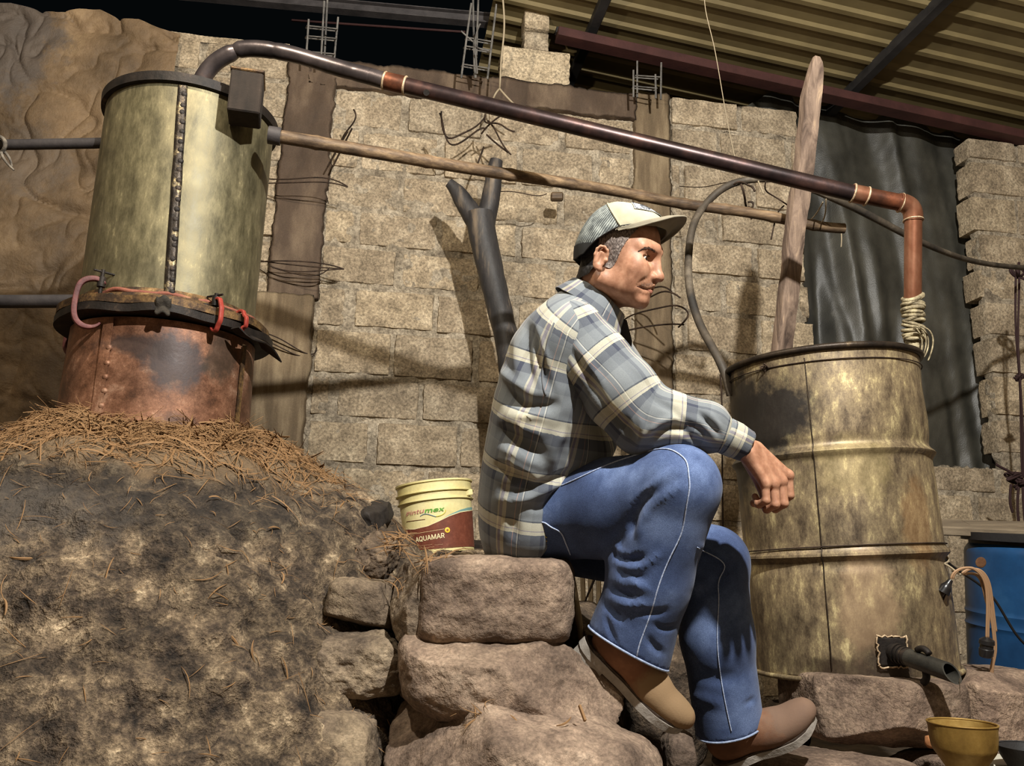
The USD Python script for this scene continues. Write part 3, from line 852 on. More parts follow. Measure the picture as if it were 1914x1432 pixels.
# ------------------------------------------------------------------ bamboo, fork, post
M['bamboo'] = stone('weathered_cane', [(0.3, srgb(48, 38, 30)), (0.48, srgb(92, 74, 56)), (0.62, srgb(128, 106, 80)), (0.76, srgb(164, 140, 106))], scale=16, stretch=(0.3, 1.5, 3), rough=0.6, bump=0.35, bscale=60, bdist=0.003, coarse=0.5, nrough=0.7)
bpx = [(508, 253, 2.58), (640, 275, 2.64), (800, 302, 2.76), (942, 325, 2.88), (1177, 362, 3.08), (1277, 381, 3.13), (1397, 397, 3.16), (1461, 409, 3.17), (1509, 419, 3.18), (1578, 427, 3.19)]
bpath = smooth_path(PT(bpx), 160)
br = np.linspace(0.0205, 0.0190, 160)
nodes_at = [10, 37, 60, 78, 99, 112, 124, 138, 150]
for k in nodes_at:
    br = br + 0.0028 * np.exp(-((np.arange(160) - k) / 0.9) ** 2)
bam = thing('bamboo_pole', 'weathered cane pole running from the brass column past the wooden post', 'pole', bpath[80])
part(bam, 'pole', tube(bpath, br, 20), M['bamboo'], smooth=40)
part(bam, 'socket', tube([bpath[0] - norm(bpath[3] - bpath[0]) * 0.01, bpath[2]], 0.027, 18), M['iron_pipe'], smooth=40)

M['branch'] = stone('blackened_branch', [(0.3, srgb(34, 34, 36)), (0.55, srgb(58, 55, 54)), (0.72, srgb(116, 102, 86))], scale=7, stretch=(3, 3, 0.5), rough=0.55, bump=0.35, bscale=50, bdist=0.004)


def limb(rows, n=40, sides=20, lump=0.004, seed=0):
    rows = np.asarray(rows, float)
    pth = smooth_path(PT(rows[:, :3]), n)
    r = np.interp(np.linspace(0, 1, n), np.linspace(0, 1, len(rows)), rows[:, 3] * rows[:, 2] / FPX)
    t = tube(pth, r, sides)
    v = np.asarray(t.vertices)
    c = pth[np.argmin(((v[:, None] - pth[None]) ** 2).sum(-1), 1)]
    v = v + norm(v - c) * ((meshkit.fbm(v * 18, 3, seed) - 0.5) * 2 * lump)[:, None]
    return trimesh.Trimesh(v, t.faces, process=False)


def uni(*ms):
    try:
        out = [m3.Manifold(m3.Mesh(np.asarray(m.vertices, np.float32), np.asarray(m.faces, np.uint32))) for m in ms]
        tot = out[0]
        for o in out[1:]:
            tot = tot + o
        k = tot.to_mesh()
        if len(k.tri_verts):
            return trimesh.Trimesh(np.array(k.vert_properties[:, :3]), np.array(k.tri_verts), process=False)
    except Exception:
        pass
    return cat(*ms)


trunk = limb([(1010, 1390, 3.1, 25), (985, 1010, 3.35, 24), (970, 820, 3.55, 24), (957, 700, 3.66, 24), (944, 620, 3.74, 24), (926, 545, 3.80, 23), (911, 480, 3.84, 22), (902, 440, 3.86, 24), (897, 400, 3.88, 27)], 60, seed=2)
lf = limb([(900, 432, 3.87, 22), (884, 404, 3.88, 20), (866, 376, 3.89, 18), (850, 352, 3.90, 15), (839, 341, 3.9, 9)], 26, seed=3)
rf = limb([(902, 436, 3.87, 22), (912, 392, 3.89, 19), (919, 360, 3.90, 17), (924, 320, 3.92, 16), (928, 300, 3.93, 12)], 26, seed=4)
fk = single('forked_branch', uni(trunk, lf, rf), M['branch'], 'blackened forked tree branch standing against the block wall behind the man', 'branch', smooth=40, base=P(985, 1010, 3.35))

M['postwood'] = stone('grey_brown_plank', [(0.28, srgb(60, 48, 41)), (0.45, srgb(102, 85, 73)), (0.62, srgb(134, 114, 98)), (0.76, srgb(172, 147, 120))], scale=9, stretch=(3, 3, 0.35), rough=0.8, bump=0.4, bscale=40, bdist=0.004, distort=1.2)
prow = [(1430, 800, 1474), (1436, 657, 1482), (1455, 520, 1494), (1466, 410, 1506), (1476, 349, 1514), (1484, 280, 1524), (1492, 201, 1532), (1500, 150, 1539), (1503, 124, 1542), (1506, 108, 1538)]
PD = 2.99
pp, ww = [], []
for l, y, r in prow:
    pp.append(P((l + r) / 2 + 2, y, PD + 0.0)); ww.append((r - l - 5) / 2 * PD / FPX)
pp = smooth_path(pp, 70)
ww = np.interp(np.linspace(0, 1, 70), np.linspace(0, 1, len(ww)), ww)
sec = np.array([(-1, -0.55), (-0.93, -0.66), (-0.5, -0.70), (0, -0.72), (0.5, -0.70), (0.92, -0.64), (1, -0.52), (1, 0), (1, 0.5), (0.9, 0.62), (0, 0.66), (-0.9, 0.62), (-1, 0.5), (-1, 0)])
ax_x = norm(RIGHT * [1, 1, 0] + 0.30 * FWD * [1, 1, 0])
ax_y = norm(FWD * [1, 1, 0] - 0.30 * RIGHT * [1, 1, 0])
kk = len(sec)
end = np.ones(70)
end[-5:] = (0.98, 0.95, 0.88, 0.72, 0.45)
v = np.vstack([pp[i] + ww[i] * end[i] * (sec[:, :1] * ax_x + sec[:, 1:] * ax_y) for i in range(70)] + [pp[:1], pp[-1:] + [[0, 0, 0.004]]])
i, j = np.meshgrid(np.arange(69), np.arange(kk), indexing='ij')
j2 = (j + 1) % kk
f = np.vstack([np.stack([i * kk + j, i * kk + j2, (i + 1) * kk + j2], -1).reshape(-1, 3), np.stack([i * kk + j, (i + 1) * kk + j2, (i + 1) * kk + j], -1).reshape(-1, 3),
               np.stack([(np.arange(kk) + 1) % kk, np.arange(kk), np.full(kk, 70 * kk)], -1), np.stack([69 * kk + np.arange(kk), 69 * kk + (np.arange(kk) + 1) % kk, np.full(kk, 70 * kk + 1)], -1)])
v = v + (np.stack([meshkit.fbm(v * 14, 3, q) for q in (1, 2, 3)], -1) - 0.5) * [0.012, 0.012, 0.0]
post = thing('wooden_post', 'tall rough wooden post standing behind the rusty drum', 'post', pp[0])
part(post, 'plank', trimesh.Trimesh(v, f, process=False), M['postwood'], smooth=35)
single('wooden_post_foot', beam(P(1425, 1150, 3.1), P(1452, 790, PD), 0.08, 0.06, FWD), M['postwood'], 'lower hidden stretch of the wooden post', 'post') if False else None

M['wire'] = stone('rusty_wire', [(0.3, srgb(30, 24, 20)), (0.7, srgb(70, 54, 42))], scale=30, rough=0.7, metal=0.3, bump=0.1)
M['palewire'] = plain('pale_wire', (150, 136, 112), 0.6)
M['hose'] = stone('black_rubber_hose', [(0.3, srgb(40, 37, 34)), (0.55, srgb(72, 64, 54)), (0.72, srgb(112, 102, 88))], scale=12, rough=0.6, bump=0.2)
M['cable'] = plain('black_cable', (24, 23, 23), 0.55)

# ------------------------------------------------------------------ rusty drum
DB, DT = P(1597, 1251, 2.47), P(1533, 687, 2.655)
DH = float(np.linalg.norm(DT - DB))
RD0 = 0.279
tocc = norm(CAM - DB)
soot = lambda px, py, d: tuple(P(px, py, d))
M['drum'] = stone('rusty_yellow_drum', [(0.30, srgb(52, 43, 35)), (0.42, srgb(90, 77, 60)), (0.49, srgb(116, 101, 78)), (0.56, srgb(138, 122, 92)), (0.60, srgb(168, 152, 112)), (0.74, srgb(212, 198, 152))], scale=10, stretch=(2.0, 2.0, 0.9), detail=14, speck=0.14, speckscale=260, rough=0.48, metal=0.3,
                  bump=0.18, bscale=80, bdist=0.002, rrough=(0.38, 0.62), nrough=0.80, coarse=0.30, spec=0.5,
                  spots=((soot(1430, 775, 2.42), 0.125, srgb(34, 30, 28), 0.96, (1, 0.5, 1.15)), (soot(1372, 800, 2.6), 0.10, srgb(40, 36, 32), 0.9, (1, 0.5, 0.45)),
                         (soot(1660, 1232, 2.2), 0.075, srgb(44, 34, 28), 0.9, (1, 0.6, 1)), (soot(1560, 1252, 2.2), 0.07, srgb(48, 36, 28), 0.7, (0.5, 0.6, 2.2)),
                         (soot(1465, 1235, 2.25), 0.05, srgb(52, 46, 40), 0.7, (1, 0.6, 1.3)), (soot(1640, 1130, 2.2), 0.12, srgb(190, 160, 126), 0.35, (1.6, 0.6, 0.8)),
                         (soot(1600, 870, 2.3), 0.14, srgb(196, 178, 120), 0.22, (1.2, 0.6, 1.6)), (soot(1700, 975, 2.35), 0.10, srgb(168, 124, 74), 0.25, (2.0, 0.6, 0.8))))
t = np.linspace(0, 1, 140)
rr = RD0 + 0.013 * np.exp(-((t - 0.362) / 0.013) ** 2) + 0.013 * np.exp(-((t - 0.676) / 0.013) ** 2)
rr = rr - 0.004 * np.exp(-((t - 0.335) / 0.02) ** 2) - 0.004 * np.exp(-((t - 0.703) / 0.02) ** 2)
prof = np.vstack([np.stack([t * DH, rr], -1), [[DH, RD0 - 0.006], [DH * 0.6, RD0 - 0.008]]])
drum = thing('drum', 'large rusty yellow steel drum with sooty stains, standing on stone blocks', 'drum', DB)
dm = lathe(DB, DT, prof, 160)
v = np.asarray(dm.vertices)
axd = norm(DT - DB)
rad = v - DB - ((v - DB) @ axd)[:, None] * axd
v = v + norm(rad) * ((meshkit.fbm(v * 5, 3, 9) - 0.5) * 0.012)[:, None]
part(drum, 'shell', trimesh.Trimesh(v, dm.faces, process=False), M['drum'], smooth=30)
part(drum, 'bottom', lathe(DB, DT, [(0.012, 0.0), (0.012, RD0 - 0.003)], 64), M['soot_metal'])
part(drum, 'inner_liquid', lathe(DB, DT, [(DH - 0.09, 0.0), (DH - 0.09, RD0 - 0.006)], 64), M['soot_metal'], label='dark water level inside the drum')


def torus(c, axis, R_, r, n=96, m=10):
    ex, ey, ez = frame(axis)
    k = np.linspace(0, 2 * np.pi, n)
    return tube(c + R_ * (np.cos(k)[:, None] * ex + np.sin(k)[:, None] * ey), r, m, cap=False)


M['drum_rim'] = stone('sooty_drum_rim', [(0.3, srgb(26, 22, 20)), (0.6, srgb(62, 52, 42)), (0.75, srgb(120, 102, 76))], scale=16, rough=0.45, metal=0.45, bump=0.25)
part(drum, 'rim', torus(DT, axd, RD0 + 0.005, 0.0095), M['drum_rim'], smooth=True)
part(drum, 'bottom_rim', torus(DB + axd * 0.004, axd, RD0 + 0.003, 0.007), M['drum'], smooth=True)


def drum_hit(px, py, r=RD0):
    ray = norm(P(px, py, 1.0) - CAM)
    o = CAM - DB
    o2, r2 = o - (o @ axd) * axd, ray - (ray @ axd) * axd
    a, b, c = r2 @ r2, o2 @ r2, o2 @ o2 - r * r
    return CAM + ray * ((-b - math.sqrt(max(b * b - a * c, 0))) / a)


sm = np.array([drum_hit(x, y, RD0 + 0.003) for x, y in zip(np.interp(np.linspace(668, 1250, 90), [668, 830, 1250], [1503, 1519, 1555]), np.linspace(668, 1250, 90))])
hh = (sm - DB) @ axd / DH
sm = sm + norm(sm - DB - ((sm - DB) @ axd)[:, None] * axd) * (np.interp(hh, t, rr) - RD0 - 0.0005)[:, None]
part(drum, 'seam', tube(sm - 0.0012 * norm(sm - DB), 0.0016, 6), M['drum_rim'], smooth=True)
# spout: welded plate, threaded socket, bevelled pipe, hanging bracket
sp0 = drum_hit(1667, 1218)
sn = norm(sp0 - DB - ((sp0 - DB) @ axd) * axd)
tip = P(1779, 1258, 2.02)
sd = norm(tip - sp0)
sxx, syy, szz = frame(sn, UP)
plate = part(drum, 'spout_plate', obox(sp0 + sn * 0.002, np.array([sxx, syy, szz]), (0.036, 0.036, 0.006), 0.004), M['soot_metal'])
wl = []
for c0, c1 in (((-1, -1), (-1, 1)), ((-1, 1), (1, 1)), ((1, 1), (1, -1)), ((1, -1), (-1, -1))):
    kq = np.linspace(0, 1, 12)
    line = sp0 + sn * 0.005 + np.array([(1 - q) * 0.038 * np.array(c0) + q * 0.038 * np.array(c1) for q in kq]) @ np.array([sxx, syy])
    wl.append(tube(line + np.random.default_rng(4).normal(0, 0.0016, line.shape), 0.0026, 6))
part(plate, 'weld_bead', cat(*wl), M['solder'], smooth=True)
sock = []
for k in range(5):
    c = sp0 + sd * (0.018 + 0.012 * k)
    sock.append(tube([c, c + sd * 0.008], 0.026 - 0.0012 * k, 20))
sock.append(tube([sp0, sp0 + sd * 0.085], 0.0215, 20))
part(drum, 'spout_socket', cat(*sock), M['soot_metal'], smooth=40)
M['spout'] = stone('grey_iron_spout', [(0.3, srgb(34, 33, 31)), (0.6, srgb(62, 60, 54)), (0.75, srgb(96, 92, 82))], scale=14, rough=0.5, metal=0.3, bump=0.25)
s0, s1 = sp0 + sd * 0.06, tip
so = lathe(s0, s1, [(0, 0.022), (np.linalg.norm(s1 - s0), 0.0215), (np.linalg.norm(s1 - s0), 0.0175), (0.0, 0.0175)], 28, hint=UP, closed=True)
v = np.asarray(so.vertices).copy()
tv = (v - s0) @ sd / np.linalg.norm(s1 - s0)
v = v + sd * (np.where(tv > 0.9, 1, 0) * -((v - s1) @ norm(UP - sd * (UP @ sd))) * 0.9)[:, None]
spn = part(drum, 'spout', trimesh.Trimesh(v, so.faces, process=False), M['spout'], smooth=40)
part(spn, 'spout_bracket', tube(smooth_path([sp0 + sd * 0.09 + UP * 0.026, sp0 + sd * 0.115 + UP * 0.034, sp0 + sd * 0.13 + UP * 0.026], 12), 0.008, 10), M['soot_metal'], smooth=True)
part(spn, 'spout_bracket', tube(smooth_path([sp0 + sd * 0.115 - UP * 0.015, sp0 + sd * 0.12 - UP * 0.035, sp0 + sd * 0.11 - UP * 0.048], 12), 0.009, 10), M['soot_metal'], smooth=True)
single('drip', tube(P([1793.5, 1794, 1794.5], [1268, 1286, 1304], 2.0), [0.0012, 0.0009, 0.0004], 6), plain('wet_thread', (96, 84, 70), 0.1), 'thin trickle of liquid falling from the drum spout', 'drip', smooth=True)
# wires tied round the drum
def drum_wire(hf, label, r=0.0016, sag=0.0, knot=None):
    k = np.linspace(0, 2 * np.pi, 140)
    ex, ey, ez = frame(axd)
    h = DH * hf + sag * np.cos(k)
    R_ = np.interp(h / DH, t, rr) + 0.0042
    pth = DB + h[:, None] * axd + R_[:, None] * (np.cos(k)[:, None] * ex + np.sin(k)[:, None] * ey)
    w_ = thing('wire', label, 'wire', pth.mean(0))
    part(w_, 'loop', tube(pth, r, 6, cap=False), M['wire'], smooth=True)
    if knot:
        c = drum_hit(*knot, RD0 + 0.010)
        q = np.random.default_rng(5)
        part(w_, 'twist', tube(smooth_path(c + q.normal(0, 0.007, (10, 3)), 50), r * 1.1, 6), M['wire'], smooth=True)
    return w_


drum_wire(0.963, 'dark wire tied round the drum just under its top rim', knot=(1430, 684), sag=0.004)
drum_wire(0.383, 'doubled wire tied round the drum above its lower rib', r=0.0019, sag=-0.006)

# ------------------------------------------------------------------ hose and cables
hp = [(1366, 740, 2.66), (1352, 691, 2.68), (1312, 614, 2.80), (1288, 532, 2.92), (1287, 479, 3.0), (1299, 413, 3.09), (1323, 377, 3.14), (1357, 349, 3.16), (1395, 337, 3.17), (1429, 334, 3.15), (1470, 338, 3.09), (1510, 350, 3.05), (1548, 366, 3.05), (1600, 390, 3.1), (1690, 437, 3.2), (1787, 479, 3.4), (1844, 493, 3.6), (1894, 499, 3.75), (1960, 500, 3.9)]
hpath = smooth_path(PT(hp), 150)
part(thing('hose', 'dark rubber hose looping out of the drum behind the copper pipe to the right pier', 'hose', hpath[0]), 'tube', tube(hpath, np.interp(np.arange(150), [0, 80, 100, 150], [0.0135, 0.0135, 0.011, 0.011]), 14), M['hose'], smooth=True)


def wire_thing(rows, label, r=0.0022, m='wire', cat_='wire', name='wire', n=40, extra=()):
    pth = smooth_path(PT(rows), n)
    th = thing(name, label, cat_, pth.mean(0))
    part(th, 'strand', tube(pth, r, 6), M[m], smooth=True)
    for e in extra:
        part(th, 'strand', tube(smooth_path(PT(e), n), r, 6), M[m], smooth=True)
    return th


wd = 4.06
wire_thing([(640, 275, 4.05), (654, 238, 4.0), (664, 222, 3.98), (661, 205, 3.99)], 'bent wire sticking out of the wall above the left end of the cane pole', r=0.004, extra=([(612, 312, 4.08), (630, 280, 4.05), (650, 246, 4.0)], [(622, 312, 4.08), (640, 276, 4.05), (658, 240, 4.0)]))
wire_thing([(825, 208, 3.95), (826, 232, 3.98), (838, 258, 4.02), (860, 252, 4.04), (890, 236, 4.08), (907, 218, 4.1)], 'tangled binding wire hanging from the wall joint under the copper pipe', r=0.0042,
           extra=([(822, 212, 3.95), (832, 252, 4.0), (840, 268, 4.0), (868, 262, 4.05), (905, 240, 4.1)], [(907, 214, 4.1), (912, 230, 4.05), (934, 232, 4.0), (950, 242, 3.98), (962, 246, 3.97)], [(900, 250, 4.1), (920, 228, 4.05), (948, 210, 4.02)], [(912, 226, 4.08), (930, 252, 4.02), (945, 278, 3.99), (955, 289, 3.98)], [(910, 252, 4.08), (930, 270, 4.02), (950, 285, 3.99)], [(904, 275, 4.1), (898, 292, 4.05), (892, 308, 4.05)]))
wire_thing([(478, 337, 4.12), (492, 334, 4.0), (540, 335, 3.95), (615, 334, 3.95), (636, 341, 3.95), (650, 349, 3.96)], 'upper pair of wires sticking out across the concrete column', r=0.003, extra=([(478, 346, 4.12), (492, 343, 4.0), (560, 341, 3.95), (630, 344, 3.95), (650, 350, 3.96)],))
wire_thing([(468, 494, 4.12), (482, 490, 3.98), (505, 488, 3.92), (580, 490, 3.94), (610, 494, 3.95), (643, 503, 3.96)], 'bundle of wires sticking out across the middle of the concrete column', r=0.003, extra=([(468, 488, 4.12), (482, 487, 3.98), (520, 492, 3.92), (600, 500, 3.94), (643, 503, 3.96)], [(505, 497, 3.92), (545, 507, 3.93), (600, 506, 3.94), (643, 503, 3.96)], [(508, 500, 3.92), (540, 509, 3.93), (606, 509, 3.94), (616, 500, 3.95)]))
wire_thing([(455, 628, 4.1), (478, 622, 3.95), (500, 624, 3.9), (530, 637, 3.9), (560, 655, 3.92), (585, 662, 3.95), (592, 650, 3.97)], 'pair of wires curling out beside the still flange', r=0.003, extra=([(455, 640, 4.1), (476, 634, 3.95), (492, 635, 3.9), (525, 650, 3.9), (556, 664, 3.92), (588, 665, 3.96)],))
wire_thing([(905, 360, 4.0), (898, 385, 4.0), (888, 405, 3.98), (884, 425, 3.96)], 'thin wire tied down the fork of the branch', r=0.0022, extra=([(926, 362, 3.9), (940, 358, 3.95), (975, 361, 4.0), (1005, 366, 4.02), (1022, 362, 4.04)],))
wire_thing([(1165, 600, 4.1), (1190, 586, 4.0), (1240, 574, 3.9), (1276, 575, 3.85), (1286, 585, 3.85), (1278, 602, 3.85), (1268, 612, 3.86)], 'loop of bent wire sticking out of the wall in front of the man', r=0.004, extra=([(1166, 620, 4.1), (1200, 612, 4.0), (1260, 606, 3.9), (1278, 607, 3.86)], [(1195, 556, 4.1), (1220, 553, 4.0), (1246, 545, 3.9), (1272, 557, 3.86)], [(1200, 552, 4.1), (1232, 536, 4.0), (1255, 545, 3.9)]))
wire_thing([(1317, -20, 3.6), (1321, 30, 3.6), (1332, 75, 3.6), (1341, 120, 3.6), (1352, 185, 3.62), (1362, 240, 3.62), (1374, 296, 3.6)], 'thin pale wire hanging from the roof to the copper pipe', r=0.0022, m='palewire')
wire_thing([(1381, 342, 3.15), (1388, 352, 3.12), (1392, 370, 3.14), (1394, 384, 3.2), (1400, 394, 3.22), (1408, 382, 3.22), (1398, 378, 3.22)], 'twisted black binding wire tying the hose to the cane pole', r=0.004,
           extra=([(1372, 345, 3.13), (1384, 340, 3.12), (1398, 346, 3.13), (1408, 352, 3.1), (1411, 358, 3.1)], [(1392, 394, 3.22), (1401, 402, 3.22), (1405, 410, 3.22)], [(1398, 386, 3.22), (1408, 396, 3.22), (1396, 400, 3.23)]))
wire_thing([(1270, 348, 4.2), (1300, 350, 4.0), (1335, 346, 3.6), (1380, 339, 3.18)], 'thin straight wire drawn from the hose tie towards the wall', r=0.002)
wire_thing([(1464, 386, 3.22), (1455, 396, 3.2), (1447, 420, 3.18), (1441, 448, 3.18)], 'wire tying the cane pole to the wooden post', r=0.0026, extra=([(1432, 338, 3.1), (1430, 352, 3.12), (1445, 366, 3.16), (1470, 382, 3.16), (1508, 408, 3.16)], [(1448, 412, 3.2), (1456, 394, 3.18), (1466, 384, 3.17)], [(1474, 330, 3.16), (1490, 332, 3.15), (1518, 338, 3.17)]))
wire_thing([(1417, 338, 3.1), (1422, 350, 3.1), (1427, 362, 3.1)], 'short pale splinter hanging from the hose loop', r=0.003, m='palewire', name='splinter', cat_='splinter')
wire_thing([(1544, 372, 2.95), (1543, 395, 3.0), (1535, 418, 3.2), (1520, 428, 3.32), (1508, 428, 3.34)], 'pale string looped from the copper pipe round the cane end', r=0.0026, m='palewire', name='string', cat_='string', extra=([(1538, 378, 2.95), (1528, 396, 3.1), (1516, 410, 3.3)], [(1572, 430, 3.38), (1573, 445, 3.38), (1572, 462, 3.38)]))

# dark red cords hanging on the right pier
M['cord_dark'] = plain('dark_red_cord', (46, 26, 26), 0.8)
dd = 3.95
th = thing('cord', 'doubled dark red cord with knots hanging from the hose at the right pier', 'cord', P(1902, 700, dd))
part(th, 'strand', tube(smooth_path(P([1899, 1898, 1900, 1905, 1908, 1911], [500, 560, 640, 700, 780, 890], dd), 40), 0.0048, 8), M['cord_dark'], smooth=True)
part(th, 'strand', tube(smooth_path(P([1905, 1904, 1903, 1906, 1910, 1914], [505, 570, 640, 700, 770, 890], dd - 0.01), 40), 0.0048, 8), M['cord_dark'], smooth=True)
q = np.random.default_rng(12)
part(th, 'knot', tube(smooth_path(P(1905, 703, dd) + q.normal(0, 0.012, (14, 3)), 60), 0.006, 8), M['cord_dark'], smooth=True)
part(th, 'knot', tube(smooth_path(P(1902, 506, dd) + q.normal(0, 0.02, (16, 3)), 70), 0.006, 8), M['cord_dark'], smooth=True)
th = thing('rope_bundle', 'bunched dark cord with loose ends hanging low at the right edge', 'rope', P(1902, 900, dd))
part(th, 'coil', tube(smooth_path(P(1900, 895, dd) + q.normal(0, 1, (26, 3)) * [0.026, 0.015, 0.030], 150), 0.0055, 8), M['cord_dark'], smooth=True)
for xs, ys in (([1890, 1888, 1889, 1893], [905, 925, 945, 958]), ([1904, 1902, 1903, 1906], [910, 940, 965, 985]), ([1912, 1913, 1915, 1918], [910, 940, 965, 990]), ([1893, 1880, 1868, 1862], [886, 878, 872, 868])):
    part(th, 'loose_end', tube(smooth_path(P(xs, ys, dd - 0.02), 24), 0.006, 8), M['cord_dark'], smooth=True)

# ------------------------------------------------------------------ tarps
M['black_tarp'] = mat('black_tarp', {
    'g': ('geometry', {}), 'n': ('noise_texture', {'scale': 5.0, 'detail': 6.0}), 'r': ('rgb_ramp', {'ramp': [(0.3, srgb(44, 43, 38)), (0.7, srgb(74, 72, 64))]}),
    'nb': ('noise_texture', {'scale': 160.0, 'detail': 2.0}), 'b': ('bump', {'strength': 0.3, 'distance': 0.003}),
    'p': ('principled_bsdf', {'roughness': 0.46, 'specular_ior_level': 0.55})},
    [('g.position', 'n.vector'), ('n.fac', 'r.fac'), ('r.color', 'p.base_color'), ('g.position', 'nb.vector'), ('nb.fac', 'b.height'), ('b.normal', 'p.normal')])
s0, s1 = S_OPEN[0] - 0.22, S_OPEN[1] + 0.16
zt0, zb0 = float(wpx(1560, 176, -0.2)[1]), Z_SILL - 0.02
gs, gz = np.meshgrid(np.linspace(s0, s1, 120), np.linspace(zb0, 0.0, 2)[:1] * 0, indexing='ij')
us = np.linspace(0, 1, 120)
vs = np.linspace(0, 1, 90)
S2 = s0 + (s1 - s0) * us[:, None] + 0 * vs[None]
ztop = np.interp(us, [0, 0.10, 0.16, 1], [float(wpx(1450, 206, -0.2)[1]), float(wpx(1475, 176, -0.2)[1]), float(wpx(1500, 172, -0.2)[1]), float(wpx(1860, 262, -0.2)[1]) + 0.05])
Z2 = ztop[:, None] + (zb0 - ztop[:, None]) * vs[None]
fold = 0.11 * (meshkit.noise(np.stack([S2 * 7 + 0.5 * np.sin(Z2 * 2), 0 * S2, Z2 * 0.5], -1), 21) - 0.5) + 0.055 * (meshkit.noise(np.stack([S2 * 15 + Z2 * 1.5, 0 * S2, Z2 * 0.9], -1), 22) - 0.5) + 0.008 * meshkit.fbm(np.stack([S2 * 30, 0 * S2, Z2 * 14], -1), 3, 23)
part(thing('tarp', 'dark grey plastic tarp hanging in folds across the wall opening', 'tarp', W(s0, zb0, -0.2)), 'sheet', thick_sheet(W(S2, Z2, -0.24 + fold)[::-1], 0.002), M['black_tarp'], smooth=True)

M['brown_tarp'] = stone('muddy_plastic_sheet', [(0.25, srgb(70, 57, 43)), (0.42, srgb(100, 82, 61)), (0.58, srgb(126, 104, 78)), (0.76, srgb(164, 139, 106))], scale=3.6, detail=12, rough=0.7, bump=0.75, bscale=26, bdist=0.012, nrough=0.68, coarse=0.3, spec=0.3,
                        spots=((W(wpx(30, 80)[0], wpx(30, 80)[1], 0.1), 0.24, srgb(84, 78, 74), 0.75, (1, 0.4, 0.7)), (W(wpx(60, 320)[0], wpx(60, 320)[1], 0.1), 0.18, srgb(92, 82, 72), 0.6, (1, 0.4, 1)),
                               (W(wpx(130, 800)[0], wpx(130, 800)[1], 0.1), 0.2, srgb(70, 56, 42), 0.6, (1, 0.4, 0.5))))
sl, sr = float(wpx(-160, 400)[0]), float(wpx(318, 300)[0])
us, vs = np.linspace(0, 1, 200), np.linspace(0, 1, 240)
S2 = sl + (sr - sl) * us[:, None] + 0 * vs[None]
ex = np.array([-160, -40, 20, 60, 110, 150, 190, 225, 262, 300, 330])
ey = np.array([0, 0, 6, 16, 24, 20, 22, 40, 42, 56, 62])
zt_ = np.interp(S2[:, 0], [float(wpx(x, y, 0.1)[0]) for x, y in zip(ex, ey)], [float(wpx(x, y, 0.1)[1]) for x, y in zip(ex, ey)])
Z2 = zt_[:, None] + (0.3 - zt_[:, None]) * vs[None]
q3 = np.stack([S2, 0 * S2, Z2], -1)
wrp = meshkit.fbm(q3 * 2.4, 3, 31) * 3.0
cre = np.abs(meshkit.noise(q3 * [4.2, 1, 3.6] + wrp[..., None], 33) - 0.5) * 2
cre2 = np.abs(meshkit.noise(q3 * [9, 1, 7] + wrp[..., None] * 1.7, 35) - 0.5) * 2
vert = np.abs(meshkit.noise(np.stack([S2 * 6 + 0.25 * Z2, 0 * S2, Z2 * 0.8], -1) + wrp[..., None] * 0.5, 37) - 0.5) * 2
low = np.clip((1.9 - Z2) / 0.8, 0, 1)
fold = 0.07 * (meshkit.fbm(q3 * 1.6, 2, 34) - 0.5) - 0.030 * np.exp(-cre * 7) * (1 - 0.5 * low) - 0.014 * np.exp(-cre2 * 6) - 0.03 * np.exp(-vert * 7) * low
part(thing('tarp', 'crumpled muddy brown plastic sheet covering the wall behind the still', 'tarp', W((sl + sr) / 2, 0.3, 0.1)), 'sheet', thick_sheet(W(S2, Z2, 0.11 + fold)[::-1], 0.002), M['brown_tarp'], smooth=True)
# ------------------------------------------------------------------ the earthen mound round the still
M['mound'] = stone('charred_earth_and_fibre', [(0.34, srgb(26, 22, 19)), (0.46, srgb(70, 59, 48)), (0.57, srgb(114, 98, 78)), (0.70, srgb(184, 164, 134))], scale=15, detail=12, nrough=0.74, bump=1.0, bscale=60, bdist=0.016, coarse=0.35, speck=0.35, speckscale=140, rough=0.95,
                   spots=((P(250, 930, 2.0), 0.30, srgb(36, 33, 31), 0.6, (0.6, 0.8, 2.2)), (P(60, 990, 1.9), 0.22, srgb(84, 78, 72), 0.45, (0.8, 0.8, 2)), (P(300, 830, 2.3), 0.40, srgb(116, 96, 72), 0.7, (0.8, 0.8, 2.6))))
AX, AY = ST0[0], ST0[1]
prof_r = [0, 0.30, 0.45, 0.56, 0.70, 0.77, 0.83, 0.95, 1.15, 1.4, 3]
prof_z = [0.98, 0.975, 0.935, 0.865, 0.765, 0.69, 0.60, 0.42, 0.14, 0.0, -0.03]


def mound_z(x, y):
    ang = np.arctan2(y - AY, x - AX)
    r = np.hypot(x - AX, y - AY)
    wob = 1 + 0.10 * (meshkit.fbm(np.stack([np.cos(ang) * 2 + 3, np.sin(ang) * 2, 0 * ang], -1), 3, 4) - 0.5)
    left = np.clip((AX - x) / 0.6, 0, 1)
    z = np.interp(r * wob, prof_r, prof_z)
    z = np.maximum(z, 0.98 * left * np.clip(1.6 - np.abs(y - AY), 0, 0.9) - 0.1 * left)
    # a bench of packed earth behind the seat stones
    bench = np.where((x > -0.95) & (x < 0.0) & (y > 2.3), 0.655 + 0.05 * np.clip((y - 2.3) / 0.8, 0, 1.2), -1)
    z = np.maximum(z, bench)
    q = np.stack([x, y, z], -1)
    z = z + 0.085 * (meshkit.fbm(q * 5, 4, 41) - 0.5) + 0.055 * (meshkit.fbm(q * 17, 3, 42) - 0.5)
    return z - 0.03 * np.exp(-(np.abs(meshkit.noise(q * 7, 43) - 0.5) * 2) * 12)


